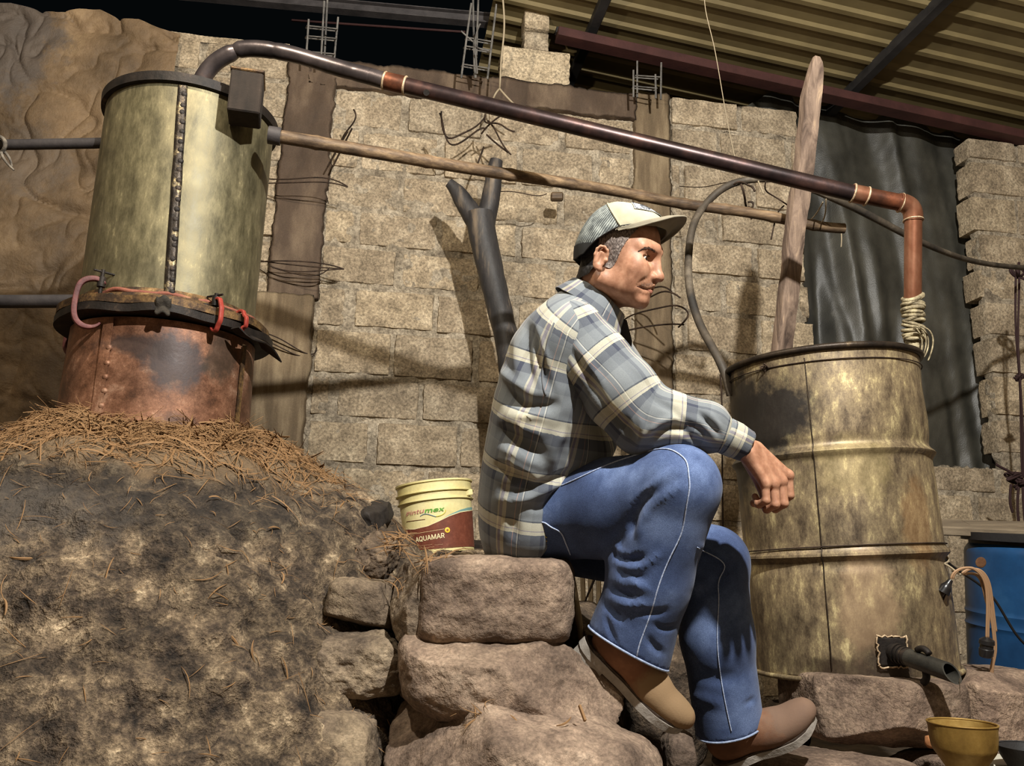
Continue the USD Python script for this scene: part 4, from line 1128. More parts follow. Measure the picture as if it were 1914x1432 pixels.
gx, gy = np.meshgrid(np.arange(-2.75, 0.25, 0.0105), np.arange(0.75, 4.02, 0.0115), indexing='ij')
gzv = np.maximum(mound_z(gx, gy), -0.02)
v = np.stack([gx, gy, gzv], -1)
slope = norm(np.stack([-np.gradient(gzv, axis=0) / 0.0105, -np.gradient(gzv, axis=1) / 0.0115, np.ones_like(gzv)], -1))
q3 = v * 16
v = v + slope * (0.085 * (meshkit.fbm(q3, 3, 44) - 0.5))[..., None] * np.clip(1.15 - slope[..., 2:], 0.25, 1)
md = thing('earth_mound', 'charred earth and fibre mound sealing the foot of the copper pot', 'mound', (AX, AY, 0.0))
_mm = grid_mesh(v)
_mid = np.asarray(_mm.vertices)[np.asarray(_mm.faces)].mean(1)
part(md, 'earth', trimesh.Trimesh(_mm.vertices, np.asarray(_mm.faces)[(_mid[:, 2] > -0.015) & ((_mid - W0) @ WN > 0.16)], process=False), M['mound'], smooth=True)

M['bagasse'] = mat('dry_agave_fibre', {
    'g': ('geometry', {}), 'r': ('rgb_ramp', {'ramp': [(0.0, srgb(128, 98, 66)), (0.3, srgb(198, 168, 124)), (0.7, srgb(234, 212, 170)), (1.0, srgb(246, 232, 202))]}),
    'p': ('principled_bsdf', {'roughness': 0.75, 'specular_ior_level': 0.25})}, [('g.random_per_island', 'r.fac'), ('r.color', 'p.base_color')])


def fibres(centres, normals, lens, widths, rng, lift=0.25, curl=0.6):
    vs, fs, n0 = [], [], 0
    for c, n, L, w in zip(centres, normals, lens, widths):
        d = norm(np.cross(n, rng.normal(size=3)))
        d = norm(d + n * rng.normal(0, lift))
        side = norm(np.cross(d, n))
        bend = rng.normal(0, curl)
        tt = np.linspace(-0.5, 0.5, 6)
        mid = c + tt[:, None] * L * d + side * (bend * (tt ** 2) * L)[:, None] + n * ((0.25 - tt ** 2) * L * rng.uniform(0, 0.5))[:, None]
        ww = w * np.array([0.35, 0.8, 1, 1, 0.8, 0.3])
        a = mid + side * ww[:, None] + n * (w * 0.2)
        b = mid - side * ww[:, None] - n * (w * 0.2)
        top = mid + n * (w * 0.7)
        vs.append(np.stack([a, top, b], 1).reshape(-1, 3))
        k = np.arange(5)[:, None] * 3
        q = np.concatenate([np.concatenate([k, k + 3, k + 4], 1), np.concatenate([k, k + 4, k + 1], 1), np.concatenate([k + 1, k + 4, k + 5], 1), np.concatenate([k + 1, k + 5, k + 2], 1)])
        fs.append(q + n0)
        n0 += 18
    return trimesh.Trimesh(np.vstack(vs), np.vstack(fs), process=False)


def on_mound(x, y):
    i = np.clip(np.round((x + 2.75) / 0.0105).astype(int), 0, gx.shape[0] - 1)
    j = np.clip(np.round((y - 0.75) / 0.0115).astype(int), 0, gx.shape[1] - 1)
    return v[i, j], slope[i, j]


rng = np.random.default_rng(77)
N = 9500
ang = rng.uniform(-math.pi, 0.5, N)
rad_ = np.where(rng.random(N) < 0.62, 0.262 + np.abs(rng.normal(0, 0.14, N)), 0.28 + rng.uniform(0, 0.85, N))
keep = (rad_ < 0.62) | (rng.random(N) < 0.42)
ang, rad_ = ang[keep], rad_[keep]
c, n = on_mound(AX + rad_ * np.cos(ang), AY + rad_ * np.sin(ang))
heap = np.clip(1 - (rad_ - 0.26) / 0.16, 0, 1)
c = c + np.array([0, 0, 1]) * (0.004 + heap * rng.uniform(0, 0.045, len(c)))[:, None]
L = rng.gamma(3.0, 0.018, len(c)) + 0.02
low_ = np.clip((rad_ - .5) / .2, 0, 1)
L = L * (1 - .45 * low_)
part(md, 'bagasse', fibres(c, n, L, rng.uniform(0.0006, 0.0020, len(c)) * (1 + (rng.random(len(c)) < .08) * 1.5) * (1 - .4 * low_), rng, lift=0.2, curl=.35), M['bagasse'], smooth=40, kind='stuff', label='pale dry agave fibres strewn over the mound')

# ------------------------------------------------------------------ stones
M['rock_pink'] = stone('pinkish_volcanic_stone', [(0.3, srgb(70, 58, 49)), (0.47, srgb(106, 90, 77)), (0.6, srgb(134, 116, 99)), (0.76, srgb(176, 158, 138))], scale=8, detail=12, bump=0.8, bscale=48, bdist=0.009, speck=0.32, speckscale=120, nrough=0.68, coarse=0.2, vary=0.06)
M['rock_grey'] = stone('grey_brown_stone', [(0.3, srgb(66, 56, 47)), (0.48, srgb(108, 94, 78)), (0.62, srgb(138, 122, 100)), (0.78, srgb(180, 162, 136))], scale=9, detail=10, bump=0.9, bscale=40, bdist=0.010, speck=0.3, speckscale=120, nrough=0.7, coarse=0.25, vary=0.08)
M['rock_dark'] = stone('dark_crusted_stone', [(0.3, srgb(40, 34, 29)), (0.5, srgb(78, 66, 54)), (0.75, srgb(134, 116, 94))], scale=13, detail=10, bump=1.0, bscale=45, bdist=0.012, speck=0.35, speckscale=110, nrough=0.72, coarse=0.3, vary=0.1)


def rock_px(label, x0, y0, x1, y1, d, depth, m, seed, tilt=0.0, yaw=0.0, **kw):
    cx, cy = (x0 + x1) / 2, (y0 + y1) / 2
    ca, sa = math.cos(math.radians(tilt)), math.sin(math.radians(tilt))
    f2, r2 = norm(FWD * [1, 1, 0]), norm(RIGHT * [1, 1, 0])
    cy_, sy_ = math.cos(math.radians(yaw)), math.sin(math.radians(yaw))
    r3, f3 = r2 * cy_ + f2 * sy_, f2 * cy_ - r2 * sy_
    u = np.array([0, 0, 1.0])
    ax = np.array([r3 * ca + u * sa, f3, u * ca - r3 * sa])
    half = ((x1 - x0) / 2 * d / FPX, depth, (y1 - y0) / 2 * d / FPX)
    ms = rock(P(cx, cy, d + depth * 0.8), ax, half, seed, **kw)
    return single('rock', ms, m, label, 'rock', smooth=50)


rock_px('large pinkish flat-faced rock the man sits on', 776, 1036, 1076, 1200, 1.80, 0.32, M['rock_pink'], 5, tilt=1, square=8, cuts=0, rough=0.09, detail=0.035, sub=5)
rock_px('narrow leaning grey rock between the mound and the seat rock', 738, 1045, 850, 1230, 1.80, 0.20, M['rock_grey'], 7, tilt=8, square=4, cuts=5, rough=0.10, detail=0.04, sub=5)
rock_px('squarish tan stone set in the mound left of the leaning rock', 618, 1082, 752, 1182, 1.90, 0.12, M['rock_grey'], 9, tilt=-3, square=6, cuts=3, rough=0.10, detail=0.05)
rock_px('dark crusted lump of earth on the mound beside the bucket', 640, 988, 752, 1090, 2.12, 0.14, M['rock_dark'], 11, square=3, rough=0.2, detail=0.1, sub=5)
rock_px('long brown rock forming the step under the raised boot', 725, 1168, 1182, 1352, 1.68, 0.26, M['rock_pink'], 13, tilt=-5, square=4, cuts=6, rough=0.10, detail=0.05, sub=5)
rock_px('broad brown rock slab along the bottom edge of the picture', 690, 1300, 1262, 1520, 1.52, 0.30, M['rock_pink'], 15, tilt=-10, square=3.2, cuts=6, rough=0.12, detail=0.05, sub=5)
rock_px('rough grey stone below the tan stone in the mound', 560, 1178, 790, 1300, 1.80, 0.14, M['rock_grey'], 17, tilt=4, square=4, cuts=5, rough=0.16, detail=0.08, sub=5)
rock_px('rough dark stone at the lower left of the mound', 300, 1240, 560, 1420, 1.66, 0.2, M['rock_dark'], 19, tilt=-4, square=4, cuts=6, rough=0.18, detail=0.08, sub=5)
rock_px('dark rounded stone at the bottom left corner', 20, 1290, 300, 1500, 1.62, 0.2, M['rock_dark'], 21, tilt=3, square=3.4, cuts=6, rough=0.18, detail=0.08, sub=5)
rock_px('grey stone at the bottom left of the slab', 480, 1330, 720, 1500, 1.6, 0.2, M['rock_grey'], 23, tilt=6, square=3.5, cuts=6, rough=0.14, detail=0.07, sub=5)
rock_px('small brown stone just below the raised boot toe', 1238, 1368, 1300, 1470, 1.95, 0.08, M['rock_pink'], 25, square=4, cuts=5)
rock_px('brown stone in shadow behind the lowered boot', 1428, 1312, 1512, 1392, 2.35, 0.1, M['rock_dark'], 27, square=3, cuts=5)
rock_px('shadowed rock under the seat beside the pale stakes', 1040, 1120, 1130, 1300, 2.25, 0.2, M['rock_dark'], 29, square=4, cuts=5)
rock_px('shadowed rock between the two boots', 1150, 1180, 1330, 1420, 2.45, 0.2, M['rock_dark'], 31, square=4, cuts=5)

# dressed blocks carrying the drum
M['ashlar'] = stone('brown_dressed_stone', [(0.3, srgb(70, 57, 48)), (0.47, srgb(108, 91, 78)), (0.6, srgb(134, 115, 98)), (0.76, srgb(176, 157, 137))], scale=10, detail=12, bump=1.0, bscale=45, bdist=0.010, speck=0.32, speckscale=120, nrough=0.7, coarse=0.28, vary=0.08)


def ashlar(label, corner, wdt, dep, hgt, yaw, seed, z_top, rough_=0.05, square=9):
    """A roughly squared block from its near left top corner on the plan."""
    f2, r2 = norm(FWD * [1, 1, 0]), norm(RIGHT * [1, 1, 0])
    c_, s_ = math.cos(math.radians(yaw)), math.sin(math.radians(yaw))
    r3, f3 = r2 * c_ + f2 * s_, f2 * c_ - r2 * s_
    c = np.array([corner[0], corner[1], 0]) + r3 * wdt / 2 + f3 * dep / 2
    c[2] = z_top - hgt / 2
    ms = rock(c, np.array([r3, f3, [0, 0, 1.0]]), (wdt / 2, dep / 2, hgt / 2), seed, sub=5, square=square, cuts=2, rough=rough_, detail=0.025)
    return single('stone_block', ms, M['ashlar'], label, 'stone block', smooth=50)


z_up = float(P(1640, 1268, 2.13)[2])
h_up = 0.168
ashlar('large squared stone block directly under the drum spout', P(1588, 1280, 2.06), 0.345, 0.40, h_up, 10, 51, z_up, 0.045)
ashlar('squared stone block at the right edge under the blue barrel', P(1836, 1285, 2.20), 0.34, 0.36, h_up + 0.02, 12, 53, z_up + 0.005, 0.05)
ashlar('squared stone block deep in shadow under the back of the drum', P(1540, 1280, 2.52), 0.40, 0.34, 0.2, 5, 55, float(DB[2]) - 0.004, 0.05)
z_lo = z_up - h_up - 0.004
ashlar('lower stone block under the lowered boot', P(1432, 1400, 1.93), 0.40, 0.42, 0.19, 6, 57, z_lo, 0.06, 7)
ashlar('lower stone block behind the brass funnel', P(1752, 1400, 2.03), 0.36, 0.40, 0.19, 10, 59, z_lo - 0.004, 0.06, 7)
rock_px('small orange stone wedged between the lower blocks', 1730, 1376, 1750, 1398, 2.02, 0.02, plain('orange_stone', (176, 120, 76), 0.9), 33, sub=2)

# ------------------------------------------------------------------ things on the mound and behind
M['char'] = stone('charred_wood_end', [(0.3, srgb(18, 16, 15)), (0.65, srgb(48, 42, 37)), (0.8, srgb(122, 104, 76))], scale=24, bump=0.6, bscale=70, rough=0.7)
lg = thing('charred_log', 'charred split log end poking out of the mound beside the bucket', 'log', P(706, 962, 2.3))
part(lg, 'log', rock(P(704, 960, 2.38), np.array([norm(RIGHT + 0.15 * UP), FWD, norm(UP - 0.15 * RIGHT)]), (0.030, 0.14, 0.030), 3, sub=4, square=5, rough=0.15), M['char'], smooth=40)
single('black_beam', beam(P(690, 1008, 3.72), P(980, 1030, 3.80), 0.05, 0.095, UP, 0.004), M['dark_wood'], 'blackened wooden beam lying along the wall behind the bucket', 'beam')
single('stone_chip', rock(P(4, 806, 2.45), CAMAX, (0.016, 0.02, 0.018), 4, sub=3), M['char'], 'black charcoal lump at the left edge of the mound', 'charcoal', smooth=40)
# a few long loose fibres lying on the rocks
rngf = np.random.default_rng(15)
def strew(px, py, d, k, spread, label):
    cs = P(px, py, d) + rngf.normal(0, 1, (k, 3)) * np.asarray(spread)
    ms = fibres(cs, np.tile(norm(UP - FWD * 0.6), (k, 1)), rngf.uniform(0.03, 0.10, k), rngf.uniform(0.0008, 0.0022, k), rngf, 0.25, 0.8)
    single('bagasse_tuft', ms, M['bagasse'], label, 'straw', kind='stuff')


strew(738, 1014, 1.94, 24, (0.014, 0.02, 0.010), 'tuft of pale fibres on the lump left of the bucket')
strew(806, 1048, 1.80, 18, (0.03, 0.012, 0.006), 'loose pale fibres lying in front of the bucket foot')
strew(770, 1092, 1.88, 18, (0.02, 0.012, 0.014), 'wisps of pale fibre on the leaning grey rock')
strew(925, 1345, 1.60, 16, (0.05, 0.02, 0.014), 'loose straws on the broad brown slab')
single('wood_chip', beam(P(1083, 1318, 1.60), P(1094, 1348, 1.58), 0.007, 0.005, UP, 0.001), M['bagasse'], 'pale wood chip lying on the brown slab below the raised boot', 'wood chip')

# bucket
BB, BT = P(823, 1036, 3.1), P(811, 905, 3.16)
bh = float(np.linalg.norm(BT - BB))
rb0, rb1 = 0.1235, 0.1345
M['bucket'] = stone('cream_plastic', [(0.3, srgb(196, 182, 122)), (0.5, srgb(220, 208, 150)), (0.7, srgb(232, 222, 170))], scale=6, rough=0.42, bump=0.05, speck=0.06, speckscale=90, spec=0.5, coarse=0.06)
bk = thing('bucket', 'cream plastic paint bucket with brown printed label on the earth beside the man', 'bucket', BB)
hb = np.array([0, 0.72, 0.725, 0.735, 0.74, 0.835, 0.84, 0.85, 0.855, 0.97, 0.975, 1.0]) * bh
rb = [rb0, rb0 + 0.72 * (rb1 - rb0), rb0 + 0.72 * (rb1 - rb0) + 0.008, rb0 + 0.72 * (rb1 - rb0) + 0.008, rb1 - 0.001, rb1 + 0.000, rb1 + 0.009, rb1 + 0.009, rb1 + 0.001, rb1 + 0.002, rb1 + 0.007, rb1 + 0.007]
part(bk, 'body', lathe(BB, BT, np.vstack([np.stack([hb, rb], -1), [[bh, rb1 - 0.002], [bh * 0.5, rb0 + 0.002], [0.006, rb0 - 0.004], [0.0, rb0 - 0.004]]]), 96, closed=True), M['bucket'], smooth=30)
part(bk, 'base', lathe(BB, BT, [(0.004, 0), (0.004, rb0 - 0.002)], 64), M['bucket'])
bax = norm(BT - BB)
bx_, by_, _bz = frame(bax, CAM - BB)             # bx_ towards the camera
def b_ah(px, py):
    """(angle, height) on the bucket's skin of a pixel."""
    ray = norm(P(px, py, 1.0) - CAM)
    o = CAM - BB
    o2, r2 = o - (o @ bax) * bax, ray - (ray @ bax) * bax
    h = (px * 0 + 0.4) * bh
    for _ in range(6):
        R_ = rb0 + (rb1 - rb0) * h / bh
        a, b, c = r2 @ r2, o2 @ r2, o2 @ o2 - R_ * R_
        t_ = (-b - math.sqrt(max(b * b - a * c, 0))) / a
        q = CAM + ray * t_ - BB
        h = q @ bax
    return math.atan2(q @ by_, q @ bx_), h


def b_skin(a, h, off):
    a, h, off = np.broadcast_arrays(np.asarray(a, float), np.asarray(h, float), np.asarray(off, float))
    R_ = rb0 + (rb1 - rb0) * h / bh + off
    return BB + h[..., None] * bax + R_[..., None] * (np.cos(a)[..., None] * bx_ + np.sin(a)[..., None] * by_)


M['label_brown'] = stone('brown_printed_label', [(0.3, srgb(92, 48, 36)), (0.6, srgb(118, 66, 50)), (0.69, srgb(132, 84, 66)), (0.75, srgb(206, 184, 140))], scale=46, nrough=0.75, rough=0.5, bump=0.05)
pl = [(757, 990), (775, 990), (800, 984), (820, 975), (840, 965), (860, 958), (880, 955), (884, 955)]
pb = [(763, 1030), (800, 1027), (840, 1024), (884, 1022)]
at_ = [b_ah(*q) for q in pl]
ab_ = [b_ah(*q) for q in pb]
aa = np.linspace(at_[0][0], max(at_[-1][0], at_[0][0] + 2.6) if at_[-1][0] > at_[0][0] else min(at_[-1][0], at_[0][0] - 2.6), 60)
sgn = 1 if aa[-1] > aa[0] else -1
top = np.interp(aa * sgn, np.array([q[0] for q in at_]) * sgn, [q[1] for q in at_])
bot = np.interp(aa * sgn, np.array([q[0] for q in ab_]) * sgn, [q[1] for q in ab_])
vv = np.linspace(0, 1, 10)
def b_patch(lo, hi, off, name, m, label=None):
    return part(bk, name, thick_sheet(b_skin(aa[:, None] + 0 * vv[None], lo[:, None] + (hi - lo)[:, None] * vv[None], off), 0.0006), m, smooth=40, label=label)


blab = b_patch(bot, top, 0.0012, 'brown_label', M['label_brown'])
b_patch(top, top + 0.003, 0.0016, 'label_line', plain('label_cream', (226, 212, 166), 0.5))
sel = np.clip((np.arange(60) - 28) / 20.0, 0, 1)
b_patch(top + 0.003, top + 0.003 + 0.010 * sel + 1e-5, 0.0013, 'label_stripe', plain('label_teal', (120, 158, 152), 0.5))


def b_text(txt, p_left, p_right, hgt, m, name, bold=False, slant=0.0, off=0.0022, par=None):
    (a0, h0), (a1, h1) = b_ah(*p_left), b_ah(*p_right)
    tm = meshkit.text_mesh(txt, 1.0, 0.02, bold)
    tv = np.asarray(tm.vertices)
    wdt = tv[:, 0].max()
    xx = (tv[:, 0] + slant * tv[:, 1]) / wdt
    part(par or bk, name, trimesh.Trimesh(b_skin(a0 + (a1 - a0) * xx, h0 + (h1 - h0) * xx + tv[:, 1] * hgt, off + tv[:, 2] * 0.03), tm.faces if sgn > 0 else np.asarray(tm.faces)[:, ::-1], process=False), m)


b_text('Pintu', (760, 965.5), (792, 958), 0.0135, plain('print_pink', (188, 120, 116), 0.5), 'lettering', slant=0.2)
b_text('mex', (793, 959), (829, 955), 0.0145, plain('print_green', (98, 160, 62), 0.5), 'lettering', True, slant=0.2)
b_text('AQUAMAR', (778, 1014), (831, 1005), 0.0165, plain('print_cream', (226, 214, 170), 0.5), 'lettering', True, par=blab)
m_s = plain('print_blue', (120, 146, 160), 0.5)
for pts, mm, rr_ in (([(786, 965), (797, 961), (806, 963), (815, 966)], m_s, 0.0013), ([(815, 965.5), (825, 963), (832, 957), (833, 953)], plain('print_yellow', (206, 188, 64), 0.5), 0.0013), ([(770, 999), (800, 994), (830, 989)], plain('print_faint', (196, 170, 128), 0.5), 0.0012)):
    ah = [b_ah(*q) for q in pts]
    part(bk, 'print_swoosh', tube(smooth_path(np.array([b_skin(a_, h_, 0.0014) for a_, h_ in ah]), 24), rr_, 6), mm, smooth=True)
for y0, x0, x1 in ((1020.5, 785, 808), (1025.5, 782, 812), (975, 760, 795), (1019, 812, 828)):
    ah = [b_ah(x, y0 - (x - x0) * 0.12) for x in np.linspace(x0, x1, 6)]
    part(bk, 'print_line', tube(np.array([b_skin(a_, h_, 0.0013) for a_, h_ in ah]), 0.0007, 5), M['label_brown'] if y0 < 990 else plain('print_small', (178, 142, 108), 0.5), smooth=True)
a_, h_ = b_ah(836, 991)
q_ = b_skin(a_, h_, 0.002)
nr = norm(np.cos(a_) * bx_ + np.sin(a_) * by_)
part(blab, 'sun_emblem', rivet(q_, nr, 0.0098, 0.12), plain('print_sun', (222, 190, 52), 0.5), smooth=True)
part(blab, 'sun_emblem', rivet(q_ + nr * 0.0008, nr, 0.0045, 0.14), plain('print_sun_core', (150, 92, 40), 0.5), smooth=True)
a_, h_ = b_ah(873, 921)
part(bk, 'ear', obox(b_skin(a_, h_, 0.006), np.array([norm(np.cross(bax, nr)), norm(np.cos(a_) * bx_ + np.sin(a_) * by_), bax]), (0.012, 0.007, 0.011), 0.003), M['bucket'])
hp_ = np.linspace(0.0, math.pi, 40)

# pale stakes and a stick in the gap behind the legs
M['palestick'] = stone('pale_split_wood', [(0.3, srgb(112, 98, 78)), (0.6, srgb(160, 144, 118)), (0.78, srgb(196, 182, 154))], scale=14, stretch=(4, 4, 0.4), bump=0.4, bscale=60)
rs = np.random.default_rng(6)
for k, (x0, x1, lab) in enumerate(((1088, 1094, 'leftmost pale split stake behind the bent knee'), (1103, 1106, 'second pale split stake from the left behind the bent knee'), (1119, 1119, 'third pale split stake from the left behind the bent knee'), (1135, 1131, 'rightmost pale split stake behind the bent knee'))):
    single('stake', beam(P(x1, 1240, 2.55), P(x0, 1048, 2.6), 0.021, 0.014, FWD, 0.003), M['palestick'], lab, 'stake', group='pale stakes behind the bent knee')
single('stick', limb([(1062, 1050, 2.3, 11), (1066, 1085, 2.29, 10), (1074, 1125, 2.27, 8), (1084, 1172, 2.25, 6), (1088, 1220, 2.25, 6)], 30, 12, 0.002), M['palestick'], 'bent grey stick leaning under the seated man', 'stick', smooth=40)
single('thin_twig', limb([(1118, 1050, 2.5, 2.2), (1108, 1090, 2.49, 2.2), (1092, 1130, 2.48, 2), (1090, 1170, 2.48, 2)], 24, 8, 0.001), M['dark_wood'], 'thin dark twig crossing the pale stakes', 'twig', smooth=40)

# ------------------------------------------------------------------ blue barrel and its plank
M['blue'] = stone('scuffed_blue_plastic', [(0.3, srgb(20, 52, 86)), (0.55, srgb(28, 70, 112)), (0.72, srgb(44, 88, 130)), (0.82, srgb(146, 130, 108))], scale=5, rough=0.42, bump=0.08, spec=0.5, coarse=0.15)
ub, ut = P(1985, 1300, 2.86), P(1972, 1020, 2.93)
bl = thing('blue_barrel', 'scuffed blue plastic barrel with black lid at the right edge', 'barrel', ub)
bhh = float(np.linalg.norm(ut - ub))
tq = np.linspace(0, 1, 60)
rq = 0.278 - 0.02 * np.clip((tq - 0.93) / 0.07, 0, 1) ** 2 + 0.004 * np.exp(-((tq - 0.52) / 0.012) ** 2) + 0.004 * np.exp(-((tq - 0.44) / 0.012) ** 2)
part(bl, 'body', lathe(ub, ut, np.vstack([[[0, 0.0]], np.stack([tq * bhh, rq], -1), [[bhh, 0.0]]]), 96), M['blue'], smooth=30)
bax2 = norm(ut - ub)
part(bl, 'lid', lathe(ub, ut, [(bhh - 0.012, 0.0), (bhh - 0.012, 0.262), (bhh + 0.006, 0.262), (bhh + 0.008, 0.286), (bhh + 0.034, 0.288), (bhh + 0.036, 0.0)], 96), M['darksteel'], smooth=30)
rng_q = P(1845, 1056, 2.62)
part(bl, 'rust_patch', rivet(rng_q + FWD * 0.035, -FWD, 0.017, 0.2), stone('rust_blob', [(0.3, srgb(78, 50, 32)), (0.7, srgb(128, 92, 62))], scale=30), smooth=True)
M['plank'] = stone('grey_plank', [(0.3, srgb(90, 78, 64)), (0.6, srgb(130, 116, 96)), (0.75, srgb(156, 140, 118))], scale=10, stretch=(0.4, 3, 3), bump=0.3, bscale=50)
pk = thing('plank', 'weathered grey plank lying level across the black lid of the blue barrel', 'plank', P(1860, 992, 2.9))
part(pk, 'board', beam(P(1742, 984, 3.05), P(2080, 998, 2.95), 0.20, 0.030, FWD, 0.003), M['plank'])
single('splinter_board', beam(P(1805, 978, 3.05), P(2000, 982, 2.98), 0.10, 0.006, FWD, 0.001), M['plank'], 'thin loose slat lying on top of the grey plank', 'slat')

# electric cord with plug and lamp holder hanging from the drum wire
M['cord_tan'] = plain('tan_twin_cord', (150, 118, 88), 0.55)
M['bakelite'] = plain('black_bakelite', (26, 25, 26), 0.28, spec=0.6)
ed = 2.30
ec = thing('electric_cord', 'tan twin electric cord with black plug and lamp holder hanging beside the drum', 'cord', P(1830, 1200, ed))
lines = [[(1778, 1082), (1786, 1068), (1800, 1062), (1815, 1062), (1828, 1070), (1838, 1084), (1844, 1110), (1845, 1150), (1844, 1192)],
         [(1800, 1074), (1815, 1072), (1826, 1076), (1835, 1092), (1842, 1120), (1848, 1140), (1853, 1160), (1857, 1190), (1858, 1218), (1854, 1240), (1853, 1268)],
         [(1798, 1072), (1812, 1064), (1829, 1066), (1842, 1080), (1850, 1110), (1855, 1150), (1859, 1180)]]
for k, ln in enumerate(lines):
    q = smooth_path(P([a for a, b in ln], [b for a, b in ln], ed + 0.012 * k), 50)
    part(ec, 'cord', cat(tube(q, 0.0032, 8), tube(q + RIGHT * 0.0045, 0.0032, 8)), M['cord_tan'], smooth=True)
part(ec, 'tie', tube(smooth_path(P([1764, 1770, 1772, 1766, 1776, 1786, 1796], [1034, 1042, 1050, 1054, 1060, 1068, 1074], [2.42, 2.40, 2.38, 2.36, 2.34, 2.32, 2.30]), 40), 0.003, 7), M['palewire'], smooth=True)
pl0, pl1 = P(1777, 1084, ed), P(1762, 1108, ed)
part(ec, 'plug', cat(tube(smooth_path(np.array([pl0, (pl0 + pl1) / 2, pl1]), 10), np.interp(np.linspace(0, 1, 10), [0, 0.3, 0.5, 1], [0.006, 0.009, 0.014, 0.017]), 12)), M['bakelite'], smooth=50)
pdv = norm(pl1 - pl0)
pin = np.cross(pdv, FWD)
part(ec, 'plug_pin', cat(beam(pl1 + pin * 0.009, pl1 + pin * 0.012 + pdv * 0.024, 0.006, 0.002), beam(pl1 - pin * 0.009, pl1 - pin * 0.012 + pdv * 0.024, 0.006, 0.002)), M['flange_metal'])
hh0, hh1 = P(1845, 1191, ed), P(1843, 1228, ed)
hl = float(np.linalg.norm(hh1 - hh0))
part(ec, 'lamp_holder', lathe(hh0, hh1, [(0, 0.0), (0.0, 0.007), (0.004, 0.013), (0.008, 0.0185), (0.018, 0.0195), (0.021, 0.0165), (0.030, 0.0165), (0.032, 0.0185), (hl - 0.004, 0.0175), (hl, 0.015), (hl, 0.0)], 32), M['bakelite'], smooth=40)
wire_thing([(1758, 1025, 2.5), (1800, 1072, 2.55), (1850, 1110, 2.56), (1880, 1155, 2.56), (1930, 1215, 2.56)], 'thin dark cable crossing the face of the blue barrel', r=0.004, m='cable', cat_='cable', name='cable')

# funnel, white slab and dark bowl in the bottom right corner
M['funnel'] = stone('tarnished_brass_funnel', [(0.3, srgb(96, 72, 34)), (0.5, srgb(140, 110, 54)), (0.7, srgb(176, 146, 84))], scale=12, stretch=(1, 1, 0.6), rough=0.5, metal=0.35, bump=0.12, coarse=0.15)
fd = 1.86
f0 = P(1798, 1352, fd)
up = np.array([0, 0, 1.0])
fo = [(0, 0.139), (-0.004, 0.140), (-0.010, 0.137), (-0.030, 0.135), (-0.048, 0.130), (-0.056, 0.124), (-0.102, 0.062), (-0.106, 0.056), (-0.19, 0.030), (-0.19, 0.027), (-0.104, 0.052), (-0.054, 0.120), (-0.028, 0.131), (-0.004, 0.134)]
fo = [(a_, b_ * 0.5) for a_, b_ in fo]
fo = [(a_ * 1.0, b_) for a_, b_ in fo]
fn = thing('funnel', 'tarnished brass funnel under the drum spout in the bottom right corner', 'funnel', f0 - up * 0.19)
part(fn, 'cone', lathe(f0, f0 + up, fo, 72, closed=True), M['funnel'], smooth=35)
k = np.linspace(0, 2 * np.pi, 73)
part(fn, 'rim', tube(f0 + 0.0695 * (np.cos(k)[:, None] * np.array([1, 0, 0]) + np.sin(k)[:, None] * np.array([0, 1, 0])), 0.0022, 8, cap=False), M['funnel'], smooth=True)
jug = thing('jug', 'whitish plastic jug neck holding the funnel at the bottom edge', 'jug', f0 - up * 0.40)
M['whiteplastic'] = stone('whitish_plastic', [(0.3, srgb(176, 172, 156)), (0.7, srgb(206, 202, 186))], scale=8, rough=0.4, bump=0.03)
jb = f0 - up * 0.40
part(jug, 'body', lathe(jb, jb + up, [(0, 0.0), (0, 0.09), (0.20, 0.09), (0.235, 0.05), (0.262, 0.036), (0.262, 0.032), (0.22, 0.045), (0.19, 0.085)], 48), M['whiteplastic'], smooth=35)
wq = P(1868, 1424, 1.9)
single('white_board', obox(wq + [0.02, 0.03, -0.004], np.array([norm(RIGHT * [1, 1, 0] - 0.1 * FWD * [1, 1, 0]), norm(FWD * [1, 1, 0] + 0.1 * RIGHT * [1, 1, 0]), up]), (0.058, 0.07, 0.004), 0.002), M['whiteplastic'], 'small off-white board lying on the lower stone beside the funnel', 'board')
f1 = P(1935, 1398, 1.84)
single('dark_bowl', lathe(f1, f1 + up, [(0, 0.075), (0.002, 0.077), (-0.02, 0.068), (-0.055, 0.048), (-0.072, 0.030), (-0.072, 0.0), (-0.068, 0.0), (-0.066, 0.026), (-0.052, 0.044), (-0.018, 0.064)], 48), M['darksteel'], 'dark metal bowl cut off by the bottom right corner', 'bowl', smooth=35, base=f1 - up * 0.072)
# ------------------------------------------------------------------ the man: signed distance shapes turned into smooth skins
def smin(a, b, k):
    h = np.clip(0.5 + 0.5 * (b - a) / k, 0, 1)
    return b + (a - b) * h - k * h * (1 - h)


def smax(a, b, k):
    return -smin(-a, -b, k)


def s_cone(p, a, b, ra, rb):
    a, b = np.asarray(a, np.float32), np.asarray(b, np.float32)
    ab = b - a
    t = np.clip(((p - a) @ ab) / max(float(ab @ ab), 1e-12), 0, 1)
    q = p - a - t[:, None] * ab
    return np.sqrt((q * q).sum(1)) - (ra + (rb - ra) * t)


def s_ell(p, c, r, ax=None):
    q = p - np.asarray(c, np.float32)
    if ax is not None:
        q = q @ np.asarray(ax, np.float32).T
    r = np.asarray(r, np.float32)
    k0 = np.sqrt(((q / r) ** 2).sum(1))
    k1 = np.sqrt(((q / r ** 2) ** 2).sum(1))
    return k0 * (k0 - 1) / np.maximum(k1, 1e-9)


def s_sph(p, c, r):
    return np.linalg.norm(p - np.asarray(c, np.float32), axis=1) - r


